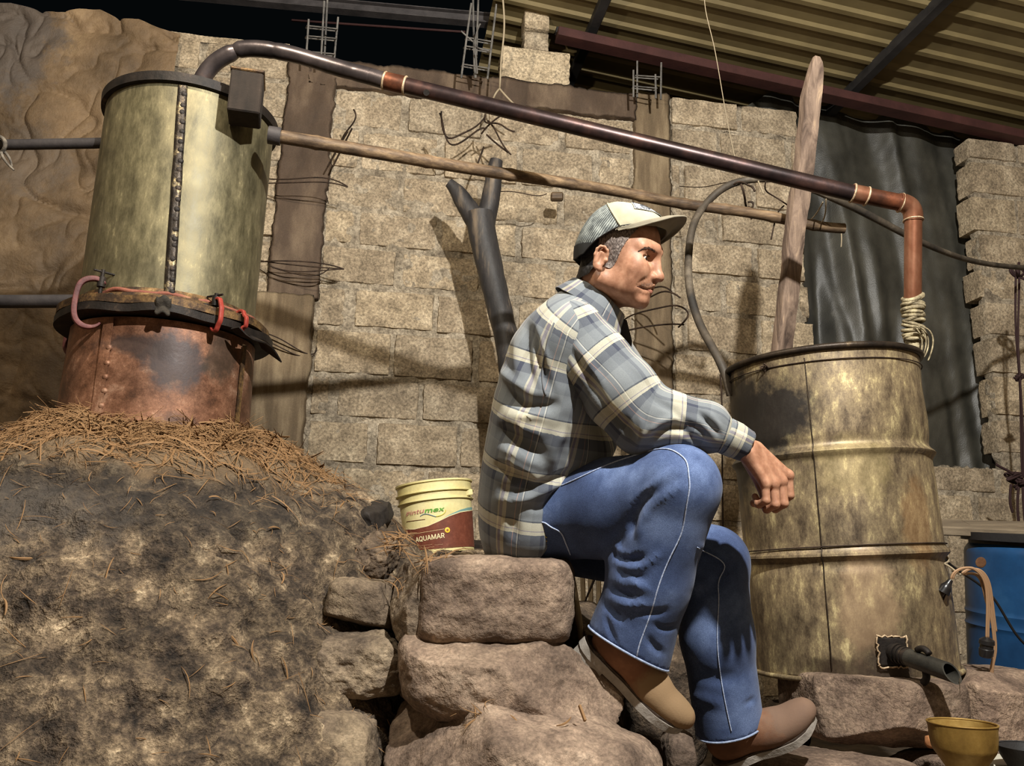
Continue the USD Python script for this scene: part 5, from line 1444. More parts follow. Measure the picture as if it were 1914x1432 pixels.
def nets(fun, lo, hi, h):
    """Surface nets of fun(points) < 0 inside the box lo..hi at spacing h."""
    lo, hi = np.asarray(lo, float), np.asarray(hi, float)
    n = np.ceil((hi - lo) / h).astype(int) + 1
    ax = [lo[k] + h * np.arange(n[k]) for k in range(3)]
    F = np.empty(n, np.float32)
    step = max(1, int(700000 / (n[1] * n[2])))
    for i in range(0, n[0], step):
        g = np.stack(np.meshgrid(ax[0][i:i + step], ax[1], ax[2], indexing='ij'), -1).reshape(-1, 3).astype(np.float32)
        F[i:i + step] = fun(g).reshape(-1, n[1], n[2])
    S = F < 0
    c = np.zeros(n - 1, np.int8)
    for d in np.ndindex(2, 2, 2):
        c += S[d[0]:n[0] - 1 + d[0], d[1]:n[1] - 1 + d[1], d[2]:n[2] - 1 + d[2]]
    cells = np.argwhere((c > 0) & (c < 8))
    idx = -np.ones(n - 1, np.int64)
    idx[tuple(cells.T)] = np.arange(len(cells))
    acc, cnt = np.zeros((len(cells), 3)), np.zeros(len(cells))
    for k in range(3):
        o1, o2 = [q for q in range(3) if q != k]
        for i, j in ((0, 0), (0, 1), (1, 0), (1, 1)):
            a = cells.copy()
            a[:, o1] += i
            a[:, o2] += j
            b = a.copy()
            b[:, k] += 1
            fa, fb = F[tuple(a.T)], F[tuple(b.T)]
            m = (fa < 0) != (fb < 0)
            t = np.where(m, fa / np.where(m, fa - fb, 1), 0)
            p = a.astype(float)
            p[:, k] += t
            acc[m] += p[m]
            cnt[m] += 1
    v = lo + h * acc / np.maximum(cnt, 1)[:, None]
    fs = []
    for k in range(3):
        o1, o2 = (k + 1) % 3, (k + 2) % 3
        sl0, sl1 = [slice(1, -1)] * 3, [slice(1, -1)] * 3
        sl0[k], sl1[k] = slice(0, n[k] - 1), slice(1, n[k])
        a, b = S[tuple(sl0)], S[tuple(sl1)]
        e = np.argwhere(a != b)
        off = np.ones(3, int)
        off[k] = 0
        e = e + off
        sgn = S[tuple(e.T)]
        q = []
        for i, j in ((-1, -1), (0, -1), (0, 0), (-1, 0)):
            w = e.copy()
            w[:, o1] += i
            w[:, o2] += j
            q.append(idx[tuple(w.T)])
        q = np.stack(q, 1)
        q[~sgn] = q[~sgn][:, ::-1]
        fs += [q[:, [0, 1, 2]], q[:, [0, 2, 3]]]
    return trimesh.Trimesh(v, np.vstack(fs), process=False)


def vnormals(m):
    return meshkit.arrays(m, True)[2]


def cast(m, px, py):
    """First hits of pixel rays on a mesh (points, normals, hit mask)."""
    tri = np.asarray(m.vertices)[np.asarray(m.faces)]
    x, y, d = proj(tri.reshape(-1, 3))
    x, y = x.reshape(-1, 3), y.reshape(-1, 3)
    xa, xb, ya, yb = x.min(1), x.max(1), y.min(1), y.max(1)
    out, nor, ok = [], [], []
    fn_ = np.cross(tri[:, 1] - tri[:, 0], tri[:, 2] - tri[:, 0])
    for u, w in zip(np.atleast_1d(px).astype(float), np.atleast_1d(py).astype(float)):
        c = np.where((xa <= u) & (xb >= u) & (ya <= w) & (yb >= w))[0]
        o, r = CAM, P(u, w, 1.0) - CAM
        best, bn = 1e9, None
        if len(c):
            A, E1, E2 = tri[c, 0], tri[c, 1] - tri[c, 0], tri[c, 2] - tri[c, 0]
            h = np.cross(r, E2)
            det = (E1 * h).sum(1)
            det = np.where(np.abs(det) < 1e-14, 1e-14, det)
            s = o - A
            uu = (s * h).sum(1) / det
            q = np.cross(s, E1)
            vv_ = (q @ r) / det
            t = (E2 * q).sum(1) / det
            hit = (uu >= -1e-6) & (vv_ >= -1e-6) & (uu + vv_ <= 1 + 1e-6) & (t > 0)
            if hit.any():
                k = np.argmin(np.where(hit, t, 1e9))
                best, bn = t[k], norm(fn_[c[k]])
        if bn is None:
            out.append(np.zeros(3)); nor.append(np.zeros(3)); ok.append(False)
        else:
            out.append(o + r * best); nor.append(bn if bn @ r < 0 else -bn); ok.append(True)
    return np.array(out), np.array(nor), np.array(ok)


def densify(rows, step=4.0):
    rows = np.asarray(rows, float)
    t = np.concatenate([[0], np.cumsum(np.linalg.norm(np.diff(rows, axis=0), axis=1))])
    k = max(4, int(t[-1] / step))
    if len(rows) > 2:
        from scipy.interpolate import CubicSpline
        return CubicSpline(t, rows)(np.linspace(0, t[-1], k))
    return np.stack([np.interp(np.linspace(0, t[-1], k), t, rows[:, q]) for q in range(2)], 1)


def stitch(m, rows, r, mat_, parent, name, lift=0.0012, label=None):
    rows = densify(rows)
    p, n, ok = cast(m, rows[:, 0], rows[:, 1])
    p, n = p[ok] + n[ok] * lift, n[ok]
    if len(p) > 3:
        q = p.copy()
        q[1:-1] = (p[:-2] + p[1:-1] + p[2:]) / 3
        part(parent, name, tube(q, r, 6), mat_, smooth=True, label=label)


def folds(m, rows):
    """Wrinkles pressed into the cloth: rows of (polyline in photo pixels, width in px, depth in metres), on the side seen by the viewer only.
    A positive depth raises a ridge, a negative one presses a furrow."""
    v, n = np.asarray(m.vertices).copy(), vnormals(m)
    x, y, d = proj(v)
    seen = np.clip((n * norm(CAM - v)).sum(1) * 3 + 0.3, 0, 1)
    disp = np.zeros(len(v))
    for pts, wd_, dep in rows:
        q = densify(pts, 3.0)
        lo, hi = q.min(0) - 4 * wd_, q.max(0) + 4 * wd_
        k = np.where((x > lo[0]) & (x < hi[0]) & (y > lo[1]) & (y < hi[1]) & (seen > 0))[0]
        if not len(k):
            continue
        dd = ((x[k][:, None] - q[None, :, 0]) ** 2 + (y[k][:, None] - q[None, :, 1]) ** 2)
        j = dd.argmin(1)
        taper = np.minimum(1, np.minimum(j + 1, len(q) - j) / (0.22 * len(q) + 1))
        disp[k] += dep * np.exp(-dd.min(1) / wd_ ** 2) * taper
    v = v + n * (disp * seen)[:, None]
    f = np.asarray(m.faces)
    w = np.clip(np.abs(disp) / 0.003, 0, 1)[:, None] * 0.5
    cnt = np.bincount(f.ravel(), minlength=len(v))[:, None] * 2.0
    for _ in range(3):
        acc = np.zeros_like(v)
        for a, b, c in ((0, 1, 2), (1, 2, 0), (2, 0, 1)):
            for q in range(3):
                acc[:, q] += np.bincount(f[:, a], v[f[:, b], q] + v[f[:, c], q], len(v))
        v = v + (acc / np.maximum(cnt, 1) - v) * w
    return trimesh.Trimesh(v, f, process=False)


# skin, cloth and leather
M['skin'] = mat('skin', {
    'g': ('geometry', {}), 'n': ('noise_texture', {'scale': 60.0, 'detail': 6.0, 'roughness': 0.6}), 'r': ('rgb_ramp', {'ramp': [(0.3, srgb(138, 96, 73)), (0.5, srgb(158, 114, 89)), (0.7, srgb(178, 134, 107))]}),
    'nb': ('noise_texture', {'scale': 700.0, 'detail': 2.0}), 'b': ('bump', {'strength': 0.25, 'distance': 0.0006}),
    'p': ('principled_bsdf', {'roughness': 0.52, 'specular_ior_level': 0.34, 'subsurface_weight': 0.06, 'subsurface_scale': 0.006})},
    [('g.position', 'n.vector'), ('n.fac', 'r.fac'), ('r.color', 'p.base_color'), ('g.position', 'nb.vector'), ('nb.fac', 'b.height'), ('b.normal', 'p.normal')])

# --- head frame: a forward, s to his right (towards the viewer), b up
_t, _psi, _eps = math.radians(14), math.radians(24), math.radians(4.4)
F0, B0 = RIGHT * math.cos(_t) - UP * math.sin(_t), UP * math.cos(_t) + RIGHT * math.sin(_t)
S0 = -FWD * math.cos(_eps) + B0 * math.sin(_eps)
HB = np.cross(np.cross(F0, S0), 0 * S0 + 1) * 0 + norm(B0 - S0 * (B0 @ S0))
HF = norm(F0 * math.cos(_psi) + S0 * math.sin(_psi))
HS = norm(S0 * math.cos(_psi) - F0 * math.sin(_psi))
HO = P(1151.5, 488, 1.90)
HM = np.array([HF, HS, HB])


def hw(q):
    return HO + np.asarray(q, float) @ HM


def hl_(w):
    return (np.asarray(w, float) - HO) @ HM.T


NECK_B = hl_(P(1106, 588, 1.955))
EAR_H = [(.003, .0735, -.010), (.002, .0765, .000), (-.005, .0795, .006), (-.013, .0815, .006), (-.0195, .082, -.001), (-.0215, .081, -.013), (-.018, .0785, -.028), (-.011, .0755, -.040)]


def head_sdf(p):
    m = p.copy()
    m[:, 1] = np.abs(m[:, 1])
    d = s_ell(m, (-.001, 0, .043), (.090, .071, .078))
    d = smin(d, s_ell(m, (.034, 0, -.018), (.056, .057, .074)), .03)
    d = smin(d, s_cone(m, (-.002, .050, -.058), (.074, .012, -.080), .017, .0145), .026)
    d = smin(d, s_ell(m, (.046, .036, -.046), (.032, .021, .032)), .02)
    d = smin(d, s_sph(m, (.0755, 0, -.0775), .0155), .016)
    d = smin(d, s_sph(m, (.060, .038, -.014), .024), .022)
    d = smin(d, s_sph(m, (.066, .034, -.026), .016), .016)
    d = smin(d, s_ell(m, (.073, 0, -.044), (.024, .030, .026)), .016)
    d = smin(d, s_cone(m, (.0855, .010, .0345), (.066, .046, .0270), .0110, .0100), .014)
    d = smax(d, -s_ell(m, (.0925, .0300, .0080), (.0175, .0175, .0110)), .012)
    d = smin(d, s_cone(m, (.0870, 0, .026), (.0995, 0, -.014), .0082, .0096), .010)
    d = smin(d, s_sph(m, (.1050, 0, -.0225), .0108), .008)
    d = smin(d, s_sph(m, (.0930, .0128, -.0275), .0080), .006)
    d = smax(d, -s_ell(m, (.0985, .0062, -.0365), (.0052, .0036, .0045)), .003)
    # eyelids
    d = smin(d, s_sph(m, (.0655, .0325, .0060), .0140), .004)
    d = smax(d, -s_ell(m, (.0765, .0380, .0058), (.0095, .0135, .0044)), .0016)
    d = smax(d, -s_cone(m, (.0810, .021, .0145), (.067, .046, .0120), .0012, .0012), .004)
    # lips
    d = smin(d, s_cone(m, (.0935, 0, -.0415), (.0745, .0245, -.0520), .0062, .0030), .006)
    d = smin(d, s_cone(m, (.0865, 0, -.0575), (.0730, .0220, -.0560), .0068, .0032), .006)
    d = smax(d, -s_cone(m, (.0985, 0, -.0496), (.0745, .0240, -.0535), .0019, .0020), .004)
    # neck
    d = smin(d, s_cone(p, (-.022, 0, -.045), NECK_B, .049, .054), .030)
    # ears
    e = s_ell(m, (-.009, .0745, -.018), (.0140, .0055, .0265), np.array([[.95, -.15, -.25], [.2, .97, .1], [.25, -.1, .96]]))
    e = smax(e, -s_ell(m, (-.006, .0825, -.019), (.0085, .0065, .0140)), .004)
    for q0, q1 in zip(EAR_H[:-1], EAR_H[1:]):
        e = smin(e, s_cone(m, q0, q1, .0031, .0031), .003)
    e = smin(e, s_sph(m, (-.006, .0735, -.0425), .0054), .006)
    e = smin(e, s_sph(m, (.0035, .0735, -.021), .0044), .004)
    e = smin(e, s_cone(m, (-.011, .079, -.006), (-.0145, .0795, -.024), .0024, .0022), .004)
    d = smin(d, e, .0045)
    return d


_lo, _hi = np.array([-.115, -.10, -.20]), np.array([.130, .10, .14])
_lo = np.minimum(_lo, NECK_B - .065)
head = nets(head_sdf, _lo, _hi, 0.0019)
head_l = np.asarray(head.vertices).copy()
head = trimesh.Trimesh(hw(head_l), head.faces, process=False)
if head.volume < 0:
    head.invert()
head = folds(head, [([(1190, 534.5), (1198, 537.5), (1206, 541), (1213, 542), (1221, 538)], 2.2, -.0030), ([(1211, 519), (1202, 524), (1193, 530.5), (1189, 535)], 3.2, -.0016),
                    ([(1188, 526), (1177, 516), (1179, 505), (1189, 499)], 8.0, .0020), ([(1198, 545), (1206, 548), (1212, 548)], 2.6, .0012)])
head_l = hl_(np.asarray(head.vertices))

# --- right hand
WR0, WR1 = P(1352, 818, 1.775), P(1397, 840, 1.775)
KN = [P(1430, 905, 1.750), P(1446, 906, 1.762), P(1461, 900, 1.776), P(1473, 889, 1.796)]
PI = [P(1432, 936, 1.741), P(1449.5, 943, 1.750), P(1465, 941, 1.764), P(1476, 926, 1.788)]
DI = [P(1418, 943, 1.758), P(1433, 952, 1.768), P(1449, 951, 1.782), P(1462, 938, 1.805)]
TI = [P(1411, 928, 1.774), P(1424, 936, 1.788), P(1440, 935, 1.802), P(1452, 924, 1.820)]
TH = [P(1400, 862, 1.802), P(1424, 908, 1.817), P(1434, 944, 1.802), P(1409, 941, 1.782)]


def hand_sdf(p):
    d = s_cone(p, WR0, WR1, .027, .0235)
    for k in range(4):
        base = P(1398 + 5 * k, 852 - 4 * k, 1.763 + .010 * k)
        d = smin(d, s_cone(p, base, KN[k], .0165, .0108), .014)
    d = smin(d, s_cone(p, P(1405, 858, 1.790), P(1440, 905, 1.795), .019, .017), .015)
    for k in range(4):
        r = (.0086, .0093, .0097, .0094)[k]
        f = s_cone(p, KN[k], PI[k], r * 1.06, r)
        f = smin(f, s_cone(p, PI[k], DI[k], r, r * .92), .003)
        f = smin(f, s_cone(p, DI[k], TI[k], r * .92, r * .78), .003)
        d = smin(d, f, .0045)
        d = smin(d, s_sph(p, KN[k] - FWD * .0015 + UP * .002, r * 1.12), .006)
    t_ = smin(s_cone(p, TH[0], TH[1], .0150, .0120), s_cone(p, TH[1], TH[2], .0115, .0105), .006)
    t_ = smin(t_, s_cone(p, TH[2], TH[3], .0105, .0080), .003)
    d = smin(d, t_, .008)
    for k in range(4):                           # tendons
        d = smin(d, s_cone(p, P(1402 + 5 * k, 846 - 3 * k, 1.752 + .010 * k), KN[k] - FWD * .006, .006, .0045), .010)
    return d


hv = np.array(KN + PI + DI + TI + TH + [WR0, WR1])
hand = nets(hand_sdf, hv.min(0) - .04, hv.max(0) + .04, 0.0022)
if hand.volume < 0:
    hand.invert()

# --- joints
J = dict(pel=P(985, 962, 2.03), hipN=P(1005, 972, 1.95), hipF=P(1008, 985, 2.13), kneeN=P(1268, 905, 1.745), kneeF=P(1331, 1046, 1.985),
         ankN=P(1172, 1225, 1.80), ankF=P(1362, 1362, 1.985), shN=P(1066, 634, 1.875), shF=P(1110, 640, 2.13), elN=P(1203, 780, 1.79), wrN=P(1392, 830, 1.775),
         elF=P(1240, 800, 2.18), wrF=P(1300, 890, 2.08), chest=P(1040, 690, 1.975), neck=P(1098, 585, 1.955))


def body_sdf(p):
    d = s_cone(p, J['pel'], J['chest'], .075, .080)
    d = smin(d, s_cone(p, J['chest'], J['neck'], .075, .045), .04)
    for s in 'NF':
        d = smin(d, s_cone(p, J['hip' + s], J['knee' + s], .075, .055), .04)
        d = smin(d, s_cone(p, J['knee' + s], J['ank' + s], .052, .036), .03)
        d = smin(d, s_cone(p, J['sh' + s], J['el' + s], .042, .038), .025)
        d = smin(d, s_cone(p, J['el' + s], J['wr' + s], .040, .024), .02)
    return d


jv = np.array(list(J.values()))
body = nets(body_sdf, jv.min(0) - .13, jv.max(0) + .13, 0.014)
if body.volume < 0:
    body.invert()
body = uni(head, hand, body)

man = thing('person', 'man in plaid shirt, jeans and trucker cap sitting on a rock, forearm on knee', 'person', P(1010, 1050, 2.0))
part(man, 'body', body, M['skin'], smooth=True)


# --- head details: part of the head's own skin lifted a little
hn = vnormals(head)


def lifted(mask, off, name, m, parent=man, label=None, keep=0.5):
    f = np.asarray(head.faces)
    f = f[(mask[f] > keep).all(1)]
    used = np.unique(f)
    re = -np.ones(len(mask), int)
    re[used] = np.arange(len(used))
    o = off(head_l[used]) if callable(off) else off
    vv_ = np.asarray(head.vertices)[used] + hn[used] * np.broadcast_to(o, (len(used),))[:, None]
    part(parent, name, trimesh.Trimesh(vv_, re[f], process=False), m, smooth=True, label=label)


A_, S_, B_ = head_l[:, 0], np.abs(head_l[:, 1]), head_l[:, 2]
ear_d = s_ell(np.stack([A_, S_, B_], 1).astype(np.float32), (-.009, .077, -.017), (.0195, .016, .0325))
line = np.interp(B_, [-.034, -.026, -.010, .010, .03, .06, .09], [.012, .019, .0245, .029, .036, .05, .06])
hair = (A_ < line) & (B_ > np.where(A_ > -.002, -.034, np.interp(A_, [-.1, -.06, -.03, -.012, -.002], [-.058, -.060, -.052, -.016, -.034]))) & ((ear_d > .001) | (S_ < .066)) & (B_ < .115) & (S_ > np.where(A_ > .03, .03, 0)) & (B_ < np.interp(np.abs(np.arctan2(S_, A_ + .004)), np.radians([0, 30, 55, 78, 100, 122, 142, 160, 180]), [.088, .081, .069, .054, .024, -.010, -.016, -.014, -.012]) + .024)
M['hair'] = mat('greying_short_hair', {
    'g': ('geometry', {}), 'm': ('mapping', {'scale': (5.0, 5.0, 1.6)}), 'n': ('noise_texture', {'scale': 90.0, 'detail': 3.0, 'roughness': 0.7}), 'r': ('rgb_ramp', {'ramp': [(0.34, srgb(58, 51, 48)), (0.5, srgb(104, 93, 87)), (0.66, srgb(160, 148, 140))]}),
    'b': ('bump', {'strength': 0.4, 'distance': 0.0012}), 'p': ('principled_bsdf', {'roughness': 0.6, 'specular_ior_level': 0.3})},
    [('g.position', 'm.vector'), ('m.vector', 'n.vector'), ('n.fac', 'r.fac'), ('r.color', 'p.base_color'), ('n.fac', 'b.height'), ('b.normal', 'p.normal')])
M['hair_black'] = stone('black_hair', [(0.3, srgb(12, 11, 12)), (0.7, srgb(34, 32, 33))], scale=70, stretch=(5, 5, 1.5), bump=0.4, bscale=240, bdist=0.001, rough=0.5)
hoff = lambda q: 0.0012 + 0.0035 * np.clip((np.interp(q[:, 2], [-.034, -.010, .03, .09], [.012, .0245, .036, .06]) - q[:, 0]) / .02, 0, 1) + 0.0012 * (meshkit.noise(q * [380, 380, 160], 3) - 0.5)
lifted(hair & (A_ > -.026), hoff, 'hair', M['hair'])
lifted(hair & (A_ <= -.022), lambda q: hoff(q) + .002, 'hair', M['hair_black'], label='black hair at the nape')
M['eyebrow'] = stone('dark_eyebrow', [(0.3, srgb(40, 29, 25)), (0.7, srgb(84, 62, 52))], scale=160)
_hr = np.random.default_rng(31)


def hairs(px, py, dx, dy, L, r, name, m_, lift=.0004):
    p_, n_, ok = cast(head, px, py)
    out_ = []
    for a_, b_, o_, ux, uy, l_ in zip(p_, n_, ok, dx, dy, L):
        if o_:
            d_ = norm(RIGHT * ux - UP * uy)
            d_ = norm(d_ - b_ * (d_ @ b_) * .92)
            out_.append(tube(np.array([a_ - d_ * l_ / 2 + b_ * lift * .2, a_ + b_ * lift * 1.6, a_ + d_ * l_ / 2 + b_ * lift]), [r, r, r * .4], 4))
    part(man, name, cat(*out_), m_, smooth=True)


k_ = 130
bt_ = _hr.random(k_)
bx_q = np.interp(bt_, [0, .45, 1], [1194, 1208, 1223]) + _hr.normal(0, .5, k_)
by_q = np.interp(bt_, [0, .25, .5, .8, 1], [470, 465.2, 463.4, 465.6, 469]) + _hr.normal(0, 1.0, k_) * np.interp(bt_, [0, .5, 1], [.4, .9, 1.1])
hairs(bx_q, by_q, np.where(bt_ > .5, -1, -1) + 0 * bt_, np.interp(bt_, [0, .5, 1], [.5, -.15, -.7]), np.full(k_, .0062), .00042, 'eyebrow', M['eyebrow'])
k_ = 90
bt_ = _hr.random(k_)
mx_q = np.interp(bt_, [0, 1], [1197, 1221]) + _hr.normal(0, .6, k_)
my_q = np.interp(bt_, [0, .5, 1], [533, 532, 531]) + _hr.normal(0, 2.0, k_)
M['stubble'] = stone('moustache_stubble', [(0.3, srgb(96, 74, 62)), (0.7, srgb(146, 116, 98))], scale=200)
hairs(mx_q, my_q, -.4 + 0 * bt_, 1 + 0 * bt_, np.full(k_, .0032), .00026, 'moustache', M['stubble'], .0002)
M['lash'] = plain('dark_lash', (30, 21, 18), 0.7)
stitch(head, [(1202, 478.5), (1206, 477.2), (1211, 477.4), (1214, 479.5)], .0007, M['lash'], man, 'eyelash', .0003)
stitch(head, [(1190.5, 534.8), (1198, 537.8), (1206, 541), (1213, 542), (1219, 540)], .0008, plain('mouth_dark', (62, 32, 27), 0.6), man, 'mouth_line', -.0001)
lip = (B_ < -.0530 - S_ * .06) & (B_ > -.0622 + S_ * .22) & (S_ < .021) & (A_ > .070)
M['lip'] = stone('lip', [(0.3, srgb(146, 92, 78)), (0.7, srgb(170, 116, 98))], scale=90, bump=0.2, bscale=300, rough=0.4)
lifted(lip, 0.0004, 'lip', M['lip'])
M['eyewhite'] = mat('eye', {'g': ('geometry', {}), 'p': ('principled_bsdf', {'base_color': srgb(206, 196, 186), 'roughness': 0.12, 'specular_ior_level': 0.6})}, [])
M['iris'] = mat('iris', {'p': ('principled_bsdf', {'base_color': srgb(34, 22, 17), 'roughness': 0.10, 'specular_ior_level': 0.7})}, [])
for s in (1, -1):
    c = hw((.0655, .0325 * s, .0060))
    ico = trimesh.creation.icosphere(3, .0130)
    ey = part(man, 'eye', trimesh.Trimesh(c + np.asarray(ico.vertices), ico.faces, process=False), M['eyewhite'], smooth=True)
    look = norm(HF * 1.0 + HS * .10 - HB * .06)
    part(ey, 'iris', rivet(c + look * .0115, look, .0058, .40), M['iris'], smooth=True)

# --- cap
def cap_edge(phi):
    return np.interp(np.abs(phi), np.radians([0, 30, 55, 78, 100, 122, 142, 160, 180]), [.088, .081, .069, .054, .024, -.010, -.018, -.016, -.012])


CC = -.004


def cap_pt(phi, u, grow=0.0):
    phi, u = np.broadcast_arrays(phi, u)
    e = cap_edge(phi)
    ra = np.where(np.cos(phi) > 0, .0985, .0955) + grow
    rs = .0845 + grow
    tau = u * np.pi / 2
    top = .1305 + grow
    fr = np.sin(tau) ** 0.92
    a = CC - .012 * (1 - u) + ra * np.cos(phi) * fr
    s = rs * np.sin(phi) * fr
    # the back part curls in under the skull
    b = e + (top - e) * np.cos(tau) ** 0.95
    tuck = np.clip((.02 - b) / .06, 0, 1) * .010
    a = a - tuck * np.cos(phi)
    s = s - tuck * np.sin(phi)
    return np.stack([a, s, b], -1)


ph, uu_ = np.meshgrid(np.linspace(-np.pi, np.pi, 361), np.linspace(0.001, 1, 110), indexing='ij')
cg = cap_pt(ph, uu_)
cg = cg + (meshkit.fbm(cg * 30, 2, 3) - 0.5)[..., None] * np.array([.004, .004, .004])
cm = grid_mesh(cg)
cvl = np.asarray(cm.vertices)
M['cap_cream'] = stone('cream_cap_cloth', [(0.3, srgb(146, 140, 117)), (0.7, srgb(172, 166, 144))], scale=14, rough=0.85, bump=0.3, bscale=500, bdist=0.001)
M['cap_brim'] = stone('grey_khaki_brim', [(0.3, srgb(108, 101, 86)), (0.7, srgb(136, 128, 110))], scale=16, rough=0.85, bump=0.3, bscale=500, bdist=0.001)
M['cap_mesh'] = mat('grey_cap_netting', {
    'g': ('geometry', {}), 'dt': ('vector_math', {'math_type': 'dot_product', 'vector2': tuple(HF * 0.93 - HB * 0.36)}), 'mu': ('math', {'math_type': 'multiply', 'value2': 1150.0}), 'si': ('math', {'math_type': 'sine'}),
    'ma': ('math', {'math_type': 'multiply_add', 'value2': 0.16, 'value3': 0.0}), 'ad': ('math', {'math_type': 'add'}), 'n': ('noise_texture', {'scale': 46.0, 'detail': 5.0, 'roughness': 0.65}),
    'r': ('rgb_ramp', {'ramp': [(0.25, srgb(52, 56, 57)), (0.5, srgb(84, 90, 90)), (0.72, srgb(152, 157, 152))]}),
    'b': ('bump', {'strength': 0.35, 'distance': 0.001}), 'p': ('principled_bsdf', {'roughness': 0.8, 'specular_ior_level': 0.3})},
    [('g.position', 'dt.vector1'), ('dt.value', 'mu.value1'), ('mu.value', 'si.value1'), ('si.value', 'ma.value1'), ('g.position', 'n.vector'), ('ma.value', 'ad.value1'), ('n.fac', 'ad.value2'), ('ad.value', 'r.fac'), ('r.color', 'p.base_color'), ('si.value', 'b.height'), ('b.normal', 'p.normal')])
front = cvl[:, 0] > .020 - (cvl[:, 2] - .055) * 0.95
back_low = (cvl[:, 0] < -.030) & (cvl[:, 2] < .012 + .0 * cvl[:, 0])


class _C:
    pass


def sub_mesh(base, sel, off=0.0):
    f = np.asarray(base.faces)
    f = f[sel[f].mean(1) > 0.5]
    used = np.unique(f)
    re = -np.ones(len(base.vertices), int)
    re[used] = np.arange(len(used))
    n_ = vnormals(base)[used]
    return trimesh.Trimesh(np.asarray(base.vertices)[used] + n_ * off, re[f], process=False)


cmw = trimesh.Trimesh(hw(cvl), cm.faces, process=False)
_cn = vnormals(cmw)
if (_cn * (np.asarray(cmw.vertices) - hw((0, 0, .04)))).sum() < 0:
    cmw = trimesh.Trimesh(cmw.vertices, np.asarray(cmw.faces)[:, ::-1], process=False)


def shell(m, t):
    """Closes a sheet mesh into a thin solid."""
    n_ = vnormals(m)
    v0 = np.asarray(m.vertices)
    f = np.asarray(m.faces)
    e = np.vstack([f[:, [0, 1]], f[:, [1, 2]], f[:, [2, 0]]])
    key = np.sort(e, 1)
    _, inv, cnt = np.unique(key, axis=0, return_inverse=True, return_counts=True)
    b = e[cnt[inv.ravel()] == 1]
    k = len(v0)
    side = np.vstack([np.stack([b[:, 1], b[:, 0], b[:, 0] + k], 1), np.stack([b[:, 1], b[:, 0] + k, b[:, 1] + k], 1)])
    return trimesh.Trimesh(np.vstack([v0, v0 - n_ * t]), np.vstack([f, f[:, ::-1] + k, side]), process=False)


cap = part(man, 'cap', shell(sub_mesh(cmw, ~front), .0018), M['cap_mesh'], smooth=50, label='grey netting back of the trucker cap')
part(cap, 'front_panel', shell(sub_mesh(cmw, front, .0006), .0022), M['cap_cream'], smooth=50)
part(cap, 'back_strap', shell(sub_mesh(cmw, back_low, .0012), .002), plain('black_cap_strap', (28, 29, 29), 0.8), smooth=50)
pb_ = np.linspace(-1.42, 1.42, 61)
wv = np.linspace(0, 1, 16)
root = cap_pt(pb_, np.ones_like(pb_), .0005)
ext = np.clip(np.cos(pb_ * 1.08), 0, 1) ** 0.5
outer = root + np.stack([.036 * ext, -.05 * np.sin(pb_) * .22 * ext, .034 * ext ** 2.2 - .010 * np.sin(pb_) ** 2 * ext], -1)
br_ = root[:, None] + (outer - root)[:, None] * wv[None, :, None]
br_[..., 2] += (0.010 * np.sin(np.pi * wv)[None] * ext[:, None])
br_[..., 2] -= 0.004
part(cap, 'brim', thick_sheet(hw(br_), .0036), M['cap_brim'], smooth=50)
part(cap, 'brim_edge', tube(hw(br_[2:-2, -1]), .0022, 8), M['cap_brim'], smooth=True)
sp = np.linspace(0.03, 1, 40)
seam_l = []
for uq in np.linspace(0.06, 1, 60):
    pp_ = np.linspace(0.2, 2.6, 500)
    c_ = cap_pt(pp_, np.full(500, uq), .0012)
    w_ = c_[:, 0] - (.020 - (c_[:, 2] - .055) * 0.95)
    k_ = np.where((w_[:-1] > 0) & (w_[1:] <= 0))[0]
    if len(k_):
        seam_l.append(c_[k_[0]])
seam_l = np.array(seam_l)
for sg in (1, -1):
    part(cap, 'piping', tube(hw(seam_l * [1, sg, 1]), .0019, 6), M['cap_cream'], smooth=True)
ed_ = cap_pt(np.linspace(-np.pi, np.pi, 200), np.ones(200), .0004)
part(cap, 'sweatband', tube(hw(ed_), .0017, 6, cap=False), M['hair_black'], smooth=True)
sel_edge = [cap_pt(np.array(0.0), np.array(u), .0008) for u in sp]
part(cap, 'seam', tube(hw(np.array(sel_edge)), .0008, 6), M['cap_brim'], smooth=True)
part(cap, 'button', rivet(hw(cap_pt(np.array(0.0), np.array(0.001)) + [0, 0, .0005]), HB, .0065, .5), M['cap_cream'], smooth=True)
# white patch on the front with the start of a word in black
pa0, pa1, pu0, pu1 = math.radians(-16), math.radians(60), 0.38, 0.64
pw, pq = np.meshgrid(np.linspace(pa1, pa0, 24), np.linspace(pu1, pu0, 12), indexing='ij')
pt = cap_pt(pw, pq, .0026)
part(cap, 'patch', thick_sheet(hw(pt), .0008), plain('patch_white', (214, 214, 212), 0.7), smooth=50)
ppq = np.vstack([np.stack([np.full(14, a_), np.linspace(pu0 + .015, pu1 - .015, 14)], 1) if i_ == 0 else np.stack([np.full(14, a_), np.linspace(pu1 - .015, pu0 + .015, 14)], 1) if i_ == 2 else np.stack([np.linspace(pa1 - .03, pa0 + .03, 24), np.full(24, pu1 - .015)], 1) if i_ == 1 else np.stack([np.linspace(pa0 + .03, pa1 - .03, 24), np.full(24, pu0 + .015)], 1) for i_, a_ in enumerate((pa1 - .03, 0, pa0 + .03, 0))])
part(cap, 'patch_border', tube(hw(cap_pt(ppq[:, 0], ppq[:, 1], .0032)), .0007, 5), plain('patch_ink', (40, 42, 48), 0.7), smooth=True)
tm = meshkit.text_mesh('ST', 1.0, 0.02, True)
tv = np.asarray(tm.vertices)
tx = tv[:, 0] / tv[:, 0].max()
